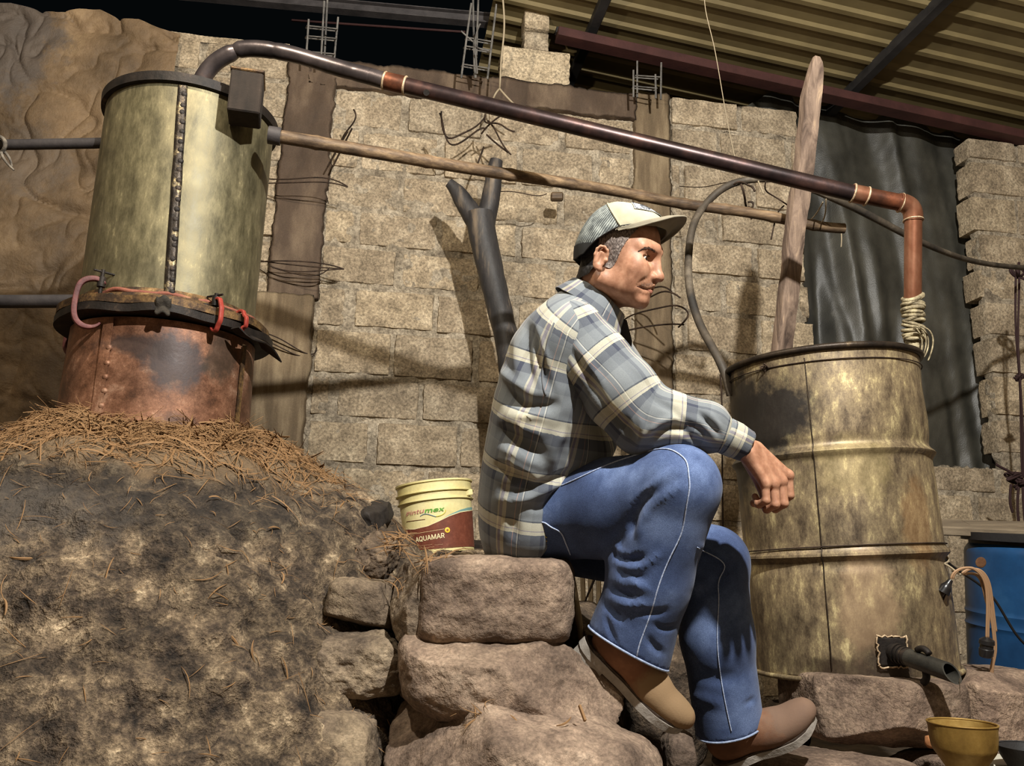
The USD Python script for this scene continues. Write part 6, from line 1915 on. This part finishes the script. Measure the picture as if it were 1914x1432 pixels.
part(cap, 'lettering', trimesh.Trimesh(hw(cap_pt(math.radians(50) - tx * math.radians(46), 0.58 - tv[:, 1] * 0.14, .0032 + tv[:, 2] * .02)), tm.faces, process=False), plain('patch_letters', (36, 40, 50), 0.7))
# ------------------------------------------------------------------ plaid shirt
def bands(rows, period):
    """An evenly spaced table of colours over one repeat. rows: (start mm, colour)."""
    x = (np.arange(256) + 0.5) / 256 * period
    tab = np.zeros((256, 3))
    for s, c in rows:
        tab[x >= s] = srgb(*c)
    return [(i / 255.0, tuple(tab[i])) for i in range(256)]


G1, G2, NAVY, CREAM, DK, PINK, WHITE, LAV = (114, 119, 122), (98, 103, 108), (56, 60, 73), (190, 184, 160), (44, 47, 56), (176, 140, 124), (188, 186, 176), (138, 128, 136)
WEFT = bands([(0, G1), (26, DK), (29, CREAM), (44, LAV), (46, CREAM), (52, NAVY), (72, G2), (96, G1)], 112)
WARP = bands([(0, G1), (22, DK), (23.5, WHITE), (26, G2), (34, PINK), (35.5, G2), (52, CREAM), (60, LAV), (66, CREAM), (70, G1), (88, NAVY), (96, G2)], 116)
PLAID = {
    'uv': ('uvmap', {'attribute': 'st'}), 'sp': ('separate_xyz', {}),
    'fu': ('math', {'math_type': 'fraction'}), 'fv': ('math', {'math_type': 'fraction'}),
    'ru': ('rgb_ramp', {'ramp': WARP, 'interpolate': True}), 'rv': ('rgb_ramp', {'ramp': WEFT, 'interpolate': True}),
    'mx': ('mix', {'mix_type': 'mix', 'fac': 0.56}),
    'g': ('geometry', {}), 'n': ('noise_texture', {'scale': 900.0, 'detail': 2.0}), 'nr': ('rgb_ramp', {'ramp': [(0.3, (0.86,) * 3), (0.7, (1.12,) * 3)]}), 'mm': ('mix', {'mix_type': 'multiply', 'fac': 1.0}),
    'b': ('bump', {'strength': 0.25, 'distance': 0.001}), 'p': ('principled_bsdf', {'roughness': 0.88, 'specular_ior_level': 0.2, 'sheen_weight': 0.1})}
M['plaid'] = mat('grey_plaid_cotton', PLAID, [('uv.UV', 'sp.vector'), ('sp.x', 'fu.value1'), ('sp.y', 'fv.value1'), ('fu.value', 'ru.fac'), ('fv.value', 'rv.fac'), ('ru.color', 'mx.color1'), ('rv.color', 'mx.color2'),
                                          ('g.position', 'n.vector'), ('n.fac', 'nr.fac'), ('mx.color', 'mm.color1'), ('nr.color', 'mm.color2'), ('mm.color', 'p.base_color'), ('n.fac', 'b.height'), ('b.normal', 'p.normal')])


def chain_uv(v, pts, hint, radius=None, u0=0.0, v0=0.0):
    """(around, along) in repeats of the plaid for vertices around a bent axis."""
    pts = smooth_path(np.asarray(pts, float), 60)
    seg = np.linalg.norm(np.diff(pts, axis=0), axis=1)
    cum = np.concatenate([[0], np.cumsum(seg)])
    best, along, ang, dist = np.full(len(v), 1e9), np.zeros(len(v)), np.zeros(len(v)), np.zeros(len(v))
    for i in range(len(pts) - 1):
        a, b = pts[i], pts[i + 1]
        ab = b - a
        t = (v - a) @ ab / (ab @ ab)
        tc = np.clip(t, -50 if i == 0 else 0, 50 if i == len(pts) - 2 else 1)
        q = v - a - tc[:, None] * ab
        dd = np.linalg.norm(q, axis=1)
        x = norm(hint - ab * (hint @ ab) / (ab @ ab))
        y = np.cross(norm(ab), x)
        m = dd < best
        best[m] = dd[m]
        along[m] = (cum[i] + tc * seg[i])[m]
        ang[m] = np.arctan2(q @ y, q @ x)[m]
    r = radius if radius else float(np.median(best))
    return np.stack([ang * r / 0.116 + u0, along / 0.112 + v0], 1)


def clothed(parent, name, m, mt, uv, label=None):
    if m.volume < 0:
        m.invert()
    return part(parent, name, m, mt, smooth=True, uv=uv, label=label)


LAT = norm(-FWD * np.array([1, 1, 0]) + RIGHT * np.array([1, 1, 0]) * -0.12)      # across the back, towards the viewer
TOR = np.array([P(975, 1030, 2.03), P(978, 955, 2.01), P(1000, 850, 1.995), P(1025, 760, 1.98), P(1050, 670, 1.975), P(1086, 598, 1.96)])
TA = np.array([.080, .104, .112, .122, .118, .072])           # half depth front to back
TB = np.array([.165, .198, .212, .214, .196, .090])           # half width
_tp = smooth_path(TOR, 24)
_ts = np.linspace(0, 1, len(TOR))
_ta, _tb = np.interp(np.linspace(0, 1, 24), _ts, TA), np.interp(np.linspace(0, 1, 24), _ts, TB)
_tt = norm(np.gradient(_tp, axis=0))


def torso_sdf(p):
    d = np.full(len(p), 1e3, np.float32)
    for i in range(23):
        a, b = _tp[i], _tp[i + 1]
        ab = b - a
        t = np.clip((p - a) @ ab / (ab @ ab), 0, 1)
        q = p - a - t[:, None] * ab
        w = q @ LAT
        rest = q - w[:, None] * LAT
        u = np.linalg.norm(rest, axis=1)
        A = _ta[i] + (_ta[i + 1] - _ta[i]) * t
        B = _tb[i] + (_tb[i + 1] - _tb[i]) * t
        k = (np.abs(w / B) ** 2.3 + np.abs(u / A) ** 2.3) ** (1 / 2.3)
        d = np.minimum(d, (k - 1) * np.minimum(A, B) * 0.85)
    # shoulders
    d = smin(d, s_cone(p, P(1092, 596, 1.93), P(1062, 626, 1.845), .056, .066), .05)
    d = smin(d, s_cone(p, P(1100, 592, 1.98), P(1100, 640, 2.12), .058, .066), .05)
    # tail hanging over the seat and the belly resting on the lap
    d = smin(d, s_ell(p, P(986, 985, 2.0), (.085, .17, .070), CAMAX), .05)
    d = smin(d, s_ell(p, P(1078, 846, 2.0), (.098, .150, .092), CAMAX), .05)
    # hem: cut away on the lap side and under the tail
    n1 = norm(RIGHT * .80 + UP * -.60)
    d = smax(d, (p - P(1056, 955, 2.0)) @ n1, .006)
    d = smax(d, (p - P(950, 1034, 2.0)) @ norm(-UP + RIGHT * 0.05), .006)
    # neck opening
    d = smax(d, -s_cone(p, P(1112, 582, 1.95), P(1190, 480, 1.92), .058, .085), .008)
    return d


tv_lo, tv_hi = _tp.min(0) - .24, _tp.max(0) + .24
shirt_m = nets(torso_sdf, tv_lo, tv_hi, 0.0058)
if shirt_m.volume < 0:
    shirt_m.invert()
shirt_m = shirt_m.subdivide() if False else shirt_m
shirt_m = folds(shirt_m, [
    ([(985, 600), (984, 650), (988, 690), (1000, 725)], 7, -.014), ([(994, 605), (1006, 660), (1022, 715), (1036, 740)], 8, -.013),
    ([(972, 625), (966, 680), (976, 715)], 7, .007), ([(1000, 600), (1014, 650), (1028, 690)], 5, .008),
    ([(940, 715), (960, 745), (1000, 758), (1050, 752)], 11, -.020), ([(935, 690), (962, 716), (990, 730)], 9, .013), ([(938, 765), (975, 778), (1015, 770)], 9, .010),
    ([(925, 800), (960, 815), (1000, 840), (1020, 860)], 11, -.016), ([(925, 780), (980, 800), (1020, 815)], 10, .010), ([(928, 835), (965, 850), (1005, 872)], 9, .010),
    ([(920, 868), (950, 880), (985, 905), (998, 925)], 10, -.016), ([(925, 858), (962, 868), (1000, 892)], 8, .010),
    ([(935, 915), (965, 918), (1000, 910), (1060, 885), (1082, 878)], 6, -.012), ([(924, 930), (965, 935), (1010, 920), (1070, 893)], 7, .011),
    ([(985, 945), (1010, 950), (1028, 938), (1035, 920)], 5, -.007), ([(950, 960), (960, 985), (955, 1010)], 9, -.010),
    ([(1030, 880), (1034, 840), (1060, 800)], 10, .010)])
uvt = chain_uv(np.asarray(shirt_m.vertices), TOR[::-1], -FWD * 1.0, 0.17, 0.12, 0.30)
shirt = clothed(man, 'shirt', shirt_m, M['plaid'], uvt, label='grey and cream plaid long sleeved shirt')


def sleeve_sdf_of(pts, rads, cut0=None, extra=()):
    def f(p):
        d = s_cone(p, pts[0], pts[1], rads[0], rads[1])
        for i in range(1, len(pts) - 1):
            d = smin(d, s_cone(p, pts[i], pts[i + 1], rads[i], rads[i + 1]), .018)
        for c, r, k in extra:
            d = smin(d, s_sph(p, c, r), k)
        e = pts[-1]
        d = smax(d, (p - e) @ norm(pts[-1] - pts[-2]), .004)
        return d
    return f


SP = np.array([P(1068, 626, 1.850), P(1112, 684, 1.835), P(1160, 734, 1.812), P(1204, 782, 1.795), P(1255, 790, 1.785), P(1305, 798, 1.780), P(1358, 814, 1.775)])
SR = [.077, .081, .079, .075, .062, .054, .037]
slv = nets(sleeve_sdf_of(SP, SR, extra=((P(1194, 812, 1.79), .030, .03), (P(1218, 806, 1.785), .030, .02), (P(1332, 782, 1.77), .030, .02))), SP.min(0) - .11, SP.max(0) + .11, 0.0048)
if slv.volume < 0:
    slv.invert()
slv = folds(slv, [
    ([(1032, 640), (1044, 700), (1070, 745), (1100, 790)], 8, -.013), ([(1048, 655), (1070, 710), (1100, 760)], 6, -.008), ([(1040, 620), (1052, 670), (1075, 720)], 6, .008),
    ([(1062, 650), (1090, 690), (1118, 735), (1140, 775)], 7, -.007), ([(1072, 640), (1102, 680), (1130, 725)], 6, .006),
    ([(1130, 760), (1160, 790), (1185, 820)], 7, -.008), ([(1190, 835), (1200, 810), (1196, 780)], 6, .007), ([(1180, 830), (1176, 805), (1168, 780)], 6, -.006),
    ([(1215, 830), (1228, 812), (1260, 800), (1300, 800)], 7, -.011), ([(1210, 812), (1228, 796), (1262, 784)], 6, .008),
    ([(1245, 790), (1270, 800), (1300, 822), (1330, 838)], 6, -.008), ([(1250, 770), (1282, 784), (1318, 812)], 5, -.006), ([(1262, 775), (1300, 790), (1335, 820)], 5, .006),
    ([(1309, 772), (1322, 786), (1336, 802), (1343, 812)], 3.5, -.016), ([(1318, 768), (1334, 784), (1348, 802)], 5, .006), ([(1300, 778), (1314, 792), (1330, 808)], 5, .005),
    ([(1150, 640), (1190, 690), (1225, 720)], 7, .004), ([(1215, 740), (1245, 760), (1270, 770)], 6, -.005)])
uvs = chain_uv(np.asarray(slv.vertices), SP, -FWD + UP * .3, 0.075, 0.10, 0.62)
clothed(shirt, 'sleeve', slv, M['plaid'], uvs)
SPF = np.array([P(1112, 632, 2.12), P(1180, 730, 2.17), P(1235, 800, 2.18), P(1275, 850, 2.12), P(1300, 885, 2.08)])
slf = nets(sleeve_sdf_of(SPF, [.07, .068, .062, .05, .036]), SPF.min(0) - .1, SPF.max(0) + .1, 0.008)
clothed(shirt, 'sleeve', slf, M['plaid'], chain_uv(np.asarray(slf.vertices), SPF, -FWD, 0.07, 0.3, 0.2))
# armhole seam
stitch(cat(shirt_m, slv), [(1036, 604), (1024, 640), (1016, 680), (1014, 715), (1020, 738)], .0022, plain('shirt_seam', (96, 99, 104), 0.9), shirt, 'armhole_seam', .001)
# cuff
C0, C1 = P(1350, 812, 1.775), P(1397, 834, 1.775)
cl = float(np.linalg.norm(C1 - C0))
cf = lathe(C0, C1, [(0, .034), (.006, .0385), (cl * .5, .0380), (cl - .004, .0345), (cl, .0335), (cl - .001, .0300), (cl * .5, .033), (0, .031)], 56, closed=True)
cvv = np.asarray(cf.vertices)
cvv = cvv + norm(cvv - (C0 + C1) / 2) * ((meshkit.fbm(cvv * 60, 2, 5) - .5) * .005)[:, None]
cf = trimesh.Trimesh(cvv, cf.faces, process=False)
clothed(shirt, 'cuff', cf, M['plaid'], chain_uv(cvv, [C0, (C0 + C1) / 2, C1], -FWD + UP * .3, 0.038, 0.55, 0.12))
# collar: a folded band standing round the neck, open at the front
nax = norm(RIGHT * .60 + UP * .80)
NB = P(1120, 558, 1.93) - nax * .030
cx_ = norm(RIGHT - nax * (RIGHT @ nax))
cy_ = np.cross(nax, cx_)


def collar(phis, prof, wob):
    rows = []
    for p_ in phis:
        o = []
        for r_, h_ in prof(p_):
            rr_ = r_ * (1 + .05 * math.cos(p_))
            o.append(NB + nax * h_ + rr_ * (math.cos(p_) * cx_ + math.sin(p_) * cy_))
        rows.append(o)
    rows = np.array(rows)
    return rows + (meshkit.fbm(rows * 40, 2, wob) - .5)[..., None] * .004


phis = np.linspace(math.radians(35), math.radians(325), 70)
st = collar(phis, lambda p_: [(.078, -.020), (.075, .010), (.073, .034 - .006 * max(math.cos(p_), 0))], 2)
lf_ = collar(phis, lambda p_: [(.0740, .034 - .006 * max(math.cos(p_), 0)), (.079, .030 - .006 * max(math.cos(p_), 0)), (.088, .010 - .012 * max(math.cos(p_), 0)), (.098 + .012 * max(math.cos(p_), 0), -.010 - .026 * max(math.cos(p_), 0))], 3)
for arr in (st, lf_):
    m_ = thick_sheet(arr, .0022)
    vv_ = np.asarray(m_.vertices)
    q = vv_ - NB
    uvc = np.stack([np.arctan2(q @ cy_, q @ cx_) * .07 / .116, (q @ nax) / .112 + .58], 1)
    part(shirt, 'collar', m_, M['plaid'], smooth=True, uv=uvc)
M['undershirt'] = stone('black_undershirt', [(0.3, srgb(20, 20, 22)), (0.7, srgb(36, 36, 38))], scale=30, bump=0.4, bscale=120)
us_ = nets(lambda p: smax(s_cone(p, P(1130, 640, 1.95), P(1126, 592, 1.95), .062, .052), -s_cone(p, P(1118, 600, 1.952), P(1160, 510, 1.92), .050, .06), .005), P(1130, 640, 1.95) - .12, P(1130, 600, 1.95) + .12, .006)
part(man, 'undershirt', us_, M['undershirt'], smooth=True)

# ------------------------------------------------------------------ jeans
M['denim'] = mat('washed_denim', {
    'g': ('geometry', {}), 'n': ('noise_texture', {'scale': 8.0, 'detail': 6.0, 'roughness': 0.6}), 'r': ('rgb_ramp', {'ramp': [(0.32, srgb(46, 59, 90)), (0.5, srgb(64, 80, 116)), (0.68, srgb(94, 112, 150))]}),
    'n2': ('noise_texture', {'scale': 520.0, 'detail': 3.0, 'roughness': 0.8}), 'r2': ('rgb_ramp', {'ramp': [(0.32, (0.70, 0.70, 0.72)), (0.5, (1, 1, 1)), (0.68, (1.45, 1.42, 1.36))]}), 'mm': ('mix', {'mix_type': 'multiply', 'fac': 1.0}),
    'b': ('bump', {'strength': 0.3, 'distance': 0.0012}), 'p': ('principled_bsdf', {'roughness': 0.85, 'specular_ior_level': 0.2, 'sheen_weight': 0.08})},
    [('g.position', 'n.vector'), ('n.fac', 'r.fac'), ('g.position', 'n2.vector'), ('n2.fac', 'r2.fac'), ('r.color', 'mm.color1'), ('r2.color', 'mm.color2'), ('mm.color', 'p.base_color'), ('n2.fac', 'b.height'), ('b.normal', 'p.normal')])
HEM_N = norm(-RIGHT * .47 + UP * -.88 + FWD * -.10)
HEM_F = norm(RIGHT * .26 + UP * -.96 + FWD * -.05)


def jeans_sdf(p):
    d = s_ell(p, P(1000, 972, 2.03), (.098, .175, .092), CAMAX)
    th_ = smin(s_cone(p, P(1006, 972, 1.945), P(1140, 950, 1.86), .094, .104), s_cone(p, P(1140, 950, 1.86), P(1266, 909, 1.748), .102, .087), .03)
    d = smin(d, th_, .03)
    d = smin(d, s_cone(p, P(1010, 990, 2.13), P(1331, 1052, 1.985), .098, .086), .02)
    sn_ = s_cone(p, P(1268, 910, 1.745), P(1214, 1085, 1.775), .084, .082)
    sn_ = smin(sn_, s_cone(p, P(1214, 1085, 1.775), P(1168, 1228, 1.80), .081, .094), .03)
    sn_ = smin(sn_, s_sph(p, P(1168, 1036, 1.80), .036), .04)
    sn_ = smax(sn_, (p - P(1176, 1212, 1.80)) @ HEM_N, .003)
    d = smin(d, sn_, .014)
    sf_ = s_cone(p, P(1331, 1052, 1.985), P(1340, 1190, 1.985), .081, .080)
    sf_ = smin(sf_, s_cone(p, P(1340, 1190, 1.985), P(1366, 1380, 1.985), .080, .079), .03)
    sf_ = smax(sf_, (p - P(1364, 1360, 1.985)) @ HEM_F, .003)
    return smin(d, sf_, .014)


_jc = P([900, 1440, 900, 1440, 900, 1440, 900, 1440], [800, 800, 1440, 1440, 800, 800, 1440, 1440], [1.62] * 4 + [2.32] * 4)
jn = nets(jeans_sdf, _jc.min(0), _jc.max(0), 0.0060)
if jn.volume < 0:
    jn.invert()
jn = folds(jn, [
    ([(1200, 940), (1240, 910), (1278, 890)], 6, -.004), ([(1205, 955), (1250, 925), (1288, 905)], 6, .003), ([(1198, 930), (1235, 890), (1272, 868)], 6, .003), ([(1190, 925), (1228, 885), (1262, 862)], 6, -.003),
    ([(1180, 1000), (1185, 965), (1198, 940), (1220, 915)], 7, -.014), ([(1192, 1010), (1200, 975), (1215, 950)], 7, .006),
    ([(1150, 1030), (1160, 1042), (1182, 1046), (1205, 1040)], 6, -.018), ([(1153, 1018), (1158, 1034), (1175, 1040)], 5, .010), ([(1152, 1052), (1180, 1060), (1215, 1050), (1240, 1030)], 6, .008),
    ([(1150, 1062), (1178, 1078), (1210, 1076)], 6, -.010), ([(1168, 1072), (1190, 1092), (1216, 1104)], 6, .007), ([(1140, 1096), (1166, 1112), (1190, 1112)], 8, -.014), ([(1146, 1118), (1180, 1130), (1212, 1128)], 7, .009),
    ([(1130, 1130), (1150, 1148), (1165, 1160)], 6, -.010), ([(1185, 1140), (1215, 1146), (1250, 1140)], 6, -.006), ([(1225, 1168), (1245, 1176), (1262, 1172)], 4, -.008), ([(1210, 1190), (1226, 1212), (1240, 1222)], 6, -.007),
    ([(1130, 1150), (1142, 1182), (1152, 1206)], 4, -.008), ([(1305, 1020), (1335, 1034), (1362, 1052)], 6, .005), ([(1330, 1090), (1358, 1066), (1385, 1050)], 7, -.007), ([(1340, 1075), (1362, 1050), (1380, 1036)], 6, .006),
    ([(1298, 1110), (1330, 1100), (1350, 1082)], 8, -.010), ([(1288, 1302), (1320, 1308), (1350, 1318)], 9, .005), ([(1396, 1316), (1408, 1308)], 3.5, -.009), ([(1300, 1260), (1340, 1268), (1380, 1262)], 12, -.005),
    ([(1020, 990), (1060, 1010), (1100, 1005)], 14, -.005), ([(1060, 900), (1090, 890), (1140, 872)], 10, .004)])
jeans = clothed(man, 'jeans', jn, M['denim'], None, label='blue washed denim jeans')
M['thread'] = stone('pale_jeans_thread', [(0.3, srgb(128, 144, 178)), (0.7, srgb(184, 194, 214))], scale=300, rough=0.9)
M['denim_hem'] = stone('faded_hem', [(0.3, srgb(108, 124, 154)), (0.7, srgb(160, 172, 196))], scale=120, rough=0.9, bump=0.3)
stitch(jn, [(1050, 908), (1090, 890), (1140, 868), (1200, 848), (1255, 842), (1270, 850), (1282, 862), (1287, 885), (1289, 905), (1284, 940), (1272, 1000), (1258, 1030), (1240, 1070), (1228, 1105), (1215, 1150), (1202, 1185), (1190, 1228)], .0016, M['thread'], jeans, 'side_seam')
stitch(jn, [(1303, 1023), (1325, 1035), (1345, 1046), (1354, 1056), (1346, 1078), (1343, 1110), (1341, 1170), (1342, 1220), (1348, 1270), (1357, 1320), (1367, 1366)], .0014, M['thread'], jeans, 'side_seam')
stitch(jn, [(1010, 976), (1022, 979), (1030, 985), (1048, 994), (1056, 1010), (1064, 1030), (1066, 1036)], .0017, M['thread'], jeans, 'pocket_edge')
stitch(jn, [(1004, 1000), (1005, 1018), (1002, 1034)], .0008, M['thread'], jeans, 'pocket_stitch')
for k, (xx, yy) in enumerate(((1019, 1003), (1019, 1010))):
    stitch(jn, [(xx - 4, yy - 2), (xx, yy - 4), (xx + 3, yy), (xx, yy + 3), (xx - 3, yy + 1), (xx - 1, yy - 1), (xx + 4, yy + 1)], .0009, plain('gold_thread', (190, 170, 96), 0.8) if k == 0 else _looks['gold_thread'], jeans, 'embroidered_number')
stitch(jn, [(1010, 1019), (1022, 1026), (1012, 1024), (1020, 1016)], .0006, M['thread'], jeans, 'pocket_stitch')


def hem_loop(c, n, r, w, m, off=0.0):
    """The welt round a trouser leg where the cutting plane meets the cloth."""
    v = np.asarray(jn.vertices)
    k = np.where((np.abs((v - c) @ n) < .005) & (np.linalg.norm(v - c, axis=1) < .15))[0]
    q = v[k]
    x, y, _z = frame(n)
    a = np.arctan2((q - c) @ y, (q - c) @ x)
    rad_q = np.linalg.norm((q - c) - ((q - c) @ n)[:, None] * n, axis=1)
    bins = np.linspace(-np.pi, np.pi, 49)
    rr_ = np.array([rad_q[(a >= b0) & (a < b1)].max() if ((a >= b0) & (a < b1)).any() else np.nan for b0, b1 in zip(bins[:-1], bins[1:])])
    rr_ = np.interp(np.arange(48), np.where(~np.isnan(rr_))[0], rr_[~np.isnan(rr_)])
    rr_ = np.convolve(np.r_[rr_[-2:], rr_, rr_[:2]], [.1, .2, .4, .2, .1], 'valid')
    mid = (bins[:-1] + bins[1:]) / 2
    loop = c + n * off + rr_[:, None] * (np.cos(mid)[:, None] * x + np.sin(mid)[:, None] * y)
    return tube(np.vstack([loop, loop[:1]]), w, 8, cap=False)


part(jeans, 'hem', hem_loop(P(1176, 1212, 1.80), HEM_N, .09, .0026, None), M['denim_hem'], smooth=True)
part(jeans, 'hem', hem_loop(P(1364, 1360, 1.985), HEM_F, .08, .0026, None), M['denim_hem'], smooth=True)

# ------------------------------------------------------------------ boots
M['suede'] = stone('brown_suede', [(0.3, srgb(90, 60, 44)), (0.5, srgb(116, 80, 58)), (0.7, srgb(144, 104, 76))], scale=12, bump=0.35, bscale=300, bdist=0.001, rough=0.85, coarse=0.12,
                   spots=((P(1255, 1320, 1.72), 0.075, srgb(136, 114, 84), 0.8, (1, 0.5, 1)), (P(1500, 1330, 1.9), 0.09, srgb(112, 92, 78), 0.8, (1, 0.5, 1))))
M['sole'] = stone('scuffed_grey_rubber', [(0.3, srgb(120, 114, 106)), (0.6, srgb(160, 153, 144)), (0.75, srgb(192, 186, 176))], scale=24, bump=0.5, bscale=120, bdist=0.003)
M['welt'] = stone('dark_welt', [(0.3, srgb(40, 32, 28)), (0.7, srgb(84, 70, 58))], scale=60)


def boot(label, heel, toe, upv, bend, L=0.30, s_=1.0):
    """heel, toe: ends of the sole's top line; upv: the foot's up; bend: how far the toe end turns up."""
    x = norm(toe - heel)
    z = norm(upv - x * (upv @ x))
    y = np.cross(z, x)
    ax = np.array([x, y, z])
    Lg = float(np.linalg.norm(toe - heel))

    def w_(q):
        q = np.asarray(q, float).copy()
        t = np.clip((q[:, 0] / Lg - .5) / .5, 0, 1)
        q[:, 2] += bend * t ** 2
        return heel + q @ ax

    def f(p):
        d = s_ell(p, (.055, 0, .040), (.058, .036, .055))
        d = smin(d, s_cone(p, (.060, 0, .06), (.058, 0, .105), .042, .038), .03)
        d = smin(d, s_cone(p, (.085, 0, .058), (Lg * .60, 0, .034), .042, .036), .03)
        d = smin(d, s_ell(p, (Lg * .70, -.002, .022), (.085, .047, .036)), .025)
        d = smin(d, s_ell(p, (Lg * .86, 0, .018), (.050, .038, .025)), .02)
        return smax(d, -p[:, 2] + .001, .006)

    up_ = nets(f, (-.03, -.07, -.02), (Lg + .05, .07, .16), .0042)
    if up_.volume < 0:
        up_.invert()
    bt = part(man, 'boot', trimesh.Trimesh(w_(up_.vertices), up_.faces, process=False), M['suede'], smooth=True, label=label)

    def outline(g):
        t = np.linspace(0, 1, 40)
        half = np.interp(t, [0, .03, .10, .25, .42, .60, .75, .88, .96, 1], [.002, .022, .034, .036, .033, .044, .049, .042, .022, .002]) + g
        xs = np.interp(t, [0, 1], [-.006 - g, Lg + .006 + g])
        return xs, half

    def slab(z0, z1, g, x0=-1, x1=9, m_=None, name='sole'):
        xs, hf_ = outline(g)
        k = (xs >= x0) & (xs <= x1)
        xs, hf_ = xs[k], hf_[k]
        rim = np.concatenate([np.stack([xs, hf_], 1), np.stack([xs, -hf_], 1)[::-1]])
        n_ = len(rim)
        v_ = np.vstack([np.column_stack([rim, np.full(n_, z0)]), np.column_stack([rim, np.full(n_, z1)])])
        mid = n_ // 2
        fs_ = []
        for i in range(n_):
            j = (i + 1) % n_
            fs_ += [[i, j, j + n_], [i, j + n_, i + n_]]
        for i in range(mid - 1):
            a_, b_, c_, d_ = i, i + 1, n_ - 2 - i, n_ - 1 - i
            fs_ += [[a_, c_, b_], [a_, d_, c_], [a_ + n_, b_ + n_, c_ + n_], [a_ + n_, c_ + n_, d_ + n_]]
        part(bt, name, trimesh.Trimesh(w_(v_), np.array(fs_), process=False), m_ or M['sole'], smooth=40)

    slab(-.013, .004, .003)
    slab(.004, .0085, .0005, m_=M['welt'], name='welt')
    slab(-.036, -.013, .000, -1, Lg * .27, name='heel')
    sm_ = np.array([[Lg * .33, -.037, .012], [Lg * .31, -.039, .03], [Lg * .27, -.038, .05], [Lg * .22, -.040, .075]])
    return bt


_n1 = norm(RIGHT * .70 + UP * .68)
boot('brown suede boot with grey rubber sole, raised heel', P(1096, 1198, 1.80), P(1262, 1364, 1.78), _n1 - FWD * .18, .014)
_n2 = norm(-RIGHT * .42 + UP * .90)
boot('brown suede boot set on the lower stone block', P(1338, 1424, 1.985), P(1522, 1352, 1.95), _n2 - FWD * .12, .020)
# ------------------------------------------------------------------ loose blocks, rebar and wires on top of the wall
def wall_single(name, x0, x1, y0, y1, m, label, face=0.0, depth=0.14, group=None):
    ym = (y0 + y1) / 2
    s0_, s1_ = float(wpx(x0, ym)[0]), float(wpx(x1, ym)[0])
    xm = (x0 + x1) / 2
    return single(name, wall_block(s0_, s1_, float(wpx(xm, y1)[1]), float(wpx(xm, y0)[1]), face=face, depth=depth), m, label, 'concrete block', smooth=40, group=group)


wall_single('concrete_block', 935, 1067, 92, 158, M['block_warm'], 'pale coarse concrete block lying on the tie beam under the short pier', face=0.015)
wall_single('concrete_block', 979, 1029, 56, 93, M['block'], 'small stained block between the pale block and the top of the short pier', face=-0.005, depth=0.12)
wall_single('concrete_block', 981, 1030, -60, 55, M['block'], 'narrow upright block at the top of the short pier under the roof', face=-0.003, depth=0.12)
M['rebar'] = stone('grey_rebar', [(0.3, srgb(72, 70, 68)), (0.7, srgb(120, 116, 110))], scale=30, rough=0.6, metal=0.3, bump=0.3)


def rebar(label, bars, stirrups, d0, d1, extra=()):
    c_ = P(bars[0][0][0], bars[0][1][1], d0)
    th_ = thing('rebar_cage', label, 'rebar', c_)
    for k, (a, b) in enumerate(bars):
        dd_ = d0 if k % 2 == 0 else d1
        part(th_, 'bar', tube(np.array([P(a[0], a[1], dd_), P(b[0], b[1], dd_)]), 0.0055, 8), M['rebar'], smooth=40)
    for x0, x1, y0, y1 in stirrups:
        q = P([x0, x1, x1 - 4, x0 - 4, x0], [y0, y1, y1 + 4, y0 + 4, y0], [d0, d0, d1, d1, d0])
        part(th_, 'stirrup', tube(q, 0.0038, 6), M['rebar'], smooth=40)
    for e in extra:
        part(th_, 'bent_bar', tube(smooth_path(PT(e), 24), 0.0045, 7), M['rebar'], smooth=True)


rebar('leftmost rebar cage standing out of the wall above the left column', [((577, 36), (572, 112)), ((613, -20), (606, 115)), ((606, 2), (600, 114)), ((632, 32), (624, 118))], [(575, 631, 48, 54), (574, 629, 67, 72), (572, 626, 96, 101)], 4.14, 4.22)
rebar('tall tangled rebar cage standing on the tie beam left of the short pier', [((881, 6), (862, 146)), ((884, -10), (887, 146)), ((928, 8), (911, 148)), ((894, 0), (889, 146))], [(873, 921, 70, 78), (870, 919, 86, 94), (866, 915, 120, 128)], 4.20, 4.28,
      extra=([(892, 138, 4.2), (889, 100, 4.2), (890, 66, 4.18), (898, 44, 4.16)], [(862, 58, 4.2), (875, 70, 4.2), (884, 78, 4.2)], [(886, 84, 4.2), (900, 92, 4.18), (914, 95, 4.18)]))
rebar('rightmost rebar cage standing out of the wall above the right column', [((1184, 131), (1184, 182)), ((1191, 114), (1191, 182)), ((1225, 139), (1226, 184)), ((1236, 117), (1235, 186))], [(1189, 1234, 141, 144), (1185, 1228, 161, 165)], 4.36, 4.44)
wire_thing([(938, -20, 4.1), (942, 25, 4.1), (942, 62, 4.1), (937, 110, 4.1), (935, 150, 4.08), (934, 166, 4.1)], 'pale cable hanging beside the short pier down to the tie beam', r=0.005, m='palewire', cat_='cable', name='cable',
           extra=([(934, 166, 4.1), (926, 176, 4.08), (920, 190, 4.1)], [(934, 166, 4.1), (948, 182, 4.08), (966, 200, 4.1)]))
single('peg', obox(P(1041, 368, 4.16), CAMAX, (0.030, 0.03, 0.018), 0.006), M['bamboo'], 'small wooden peg wedged in the wall above the cap', 'peg')
wire_thing([(1346, 700, 2.95), (1350, 800, 2.95), (1350, 900, 2.95), (1351, 985, 2.95), (1349, 1060, 2.95)], 'thin dark wire hanging straight down beside the drum behind the knee', r=0.003)
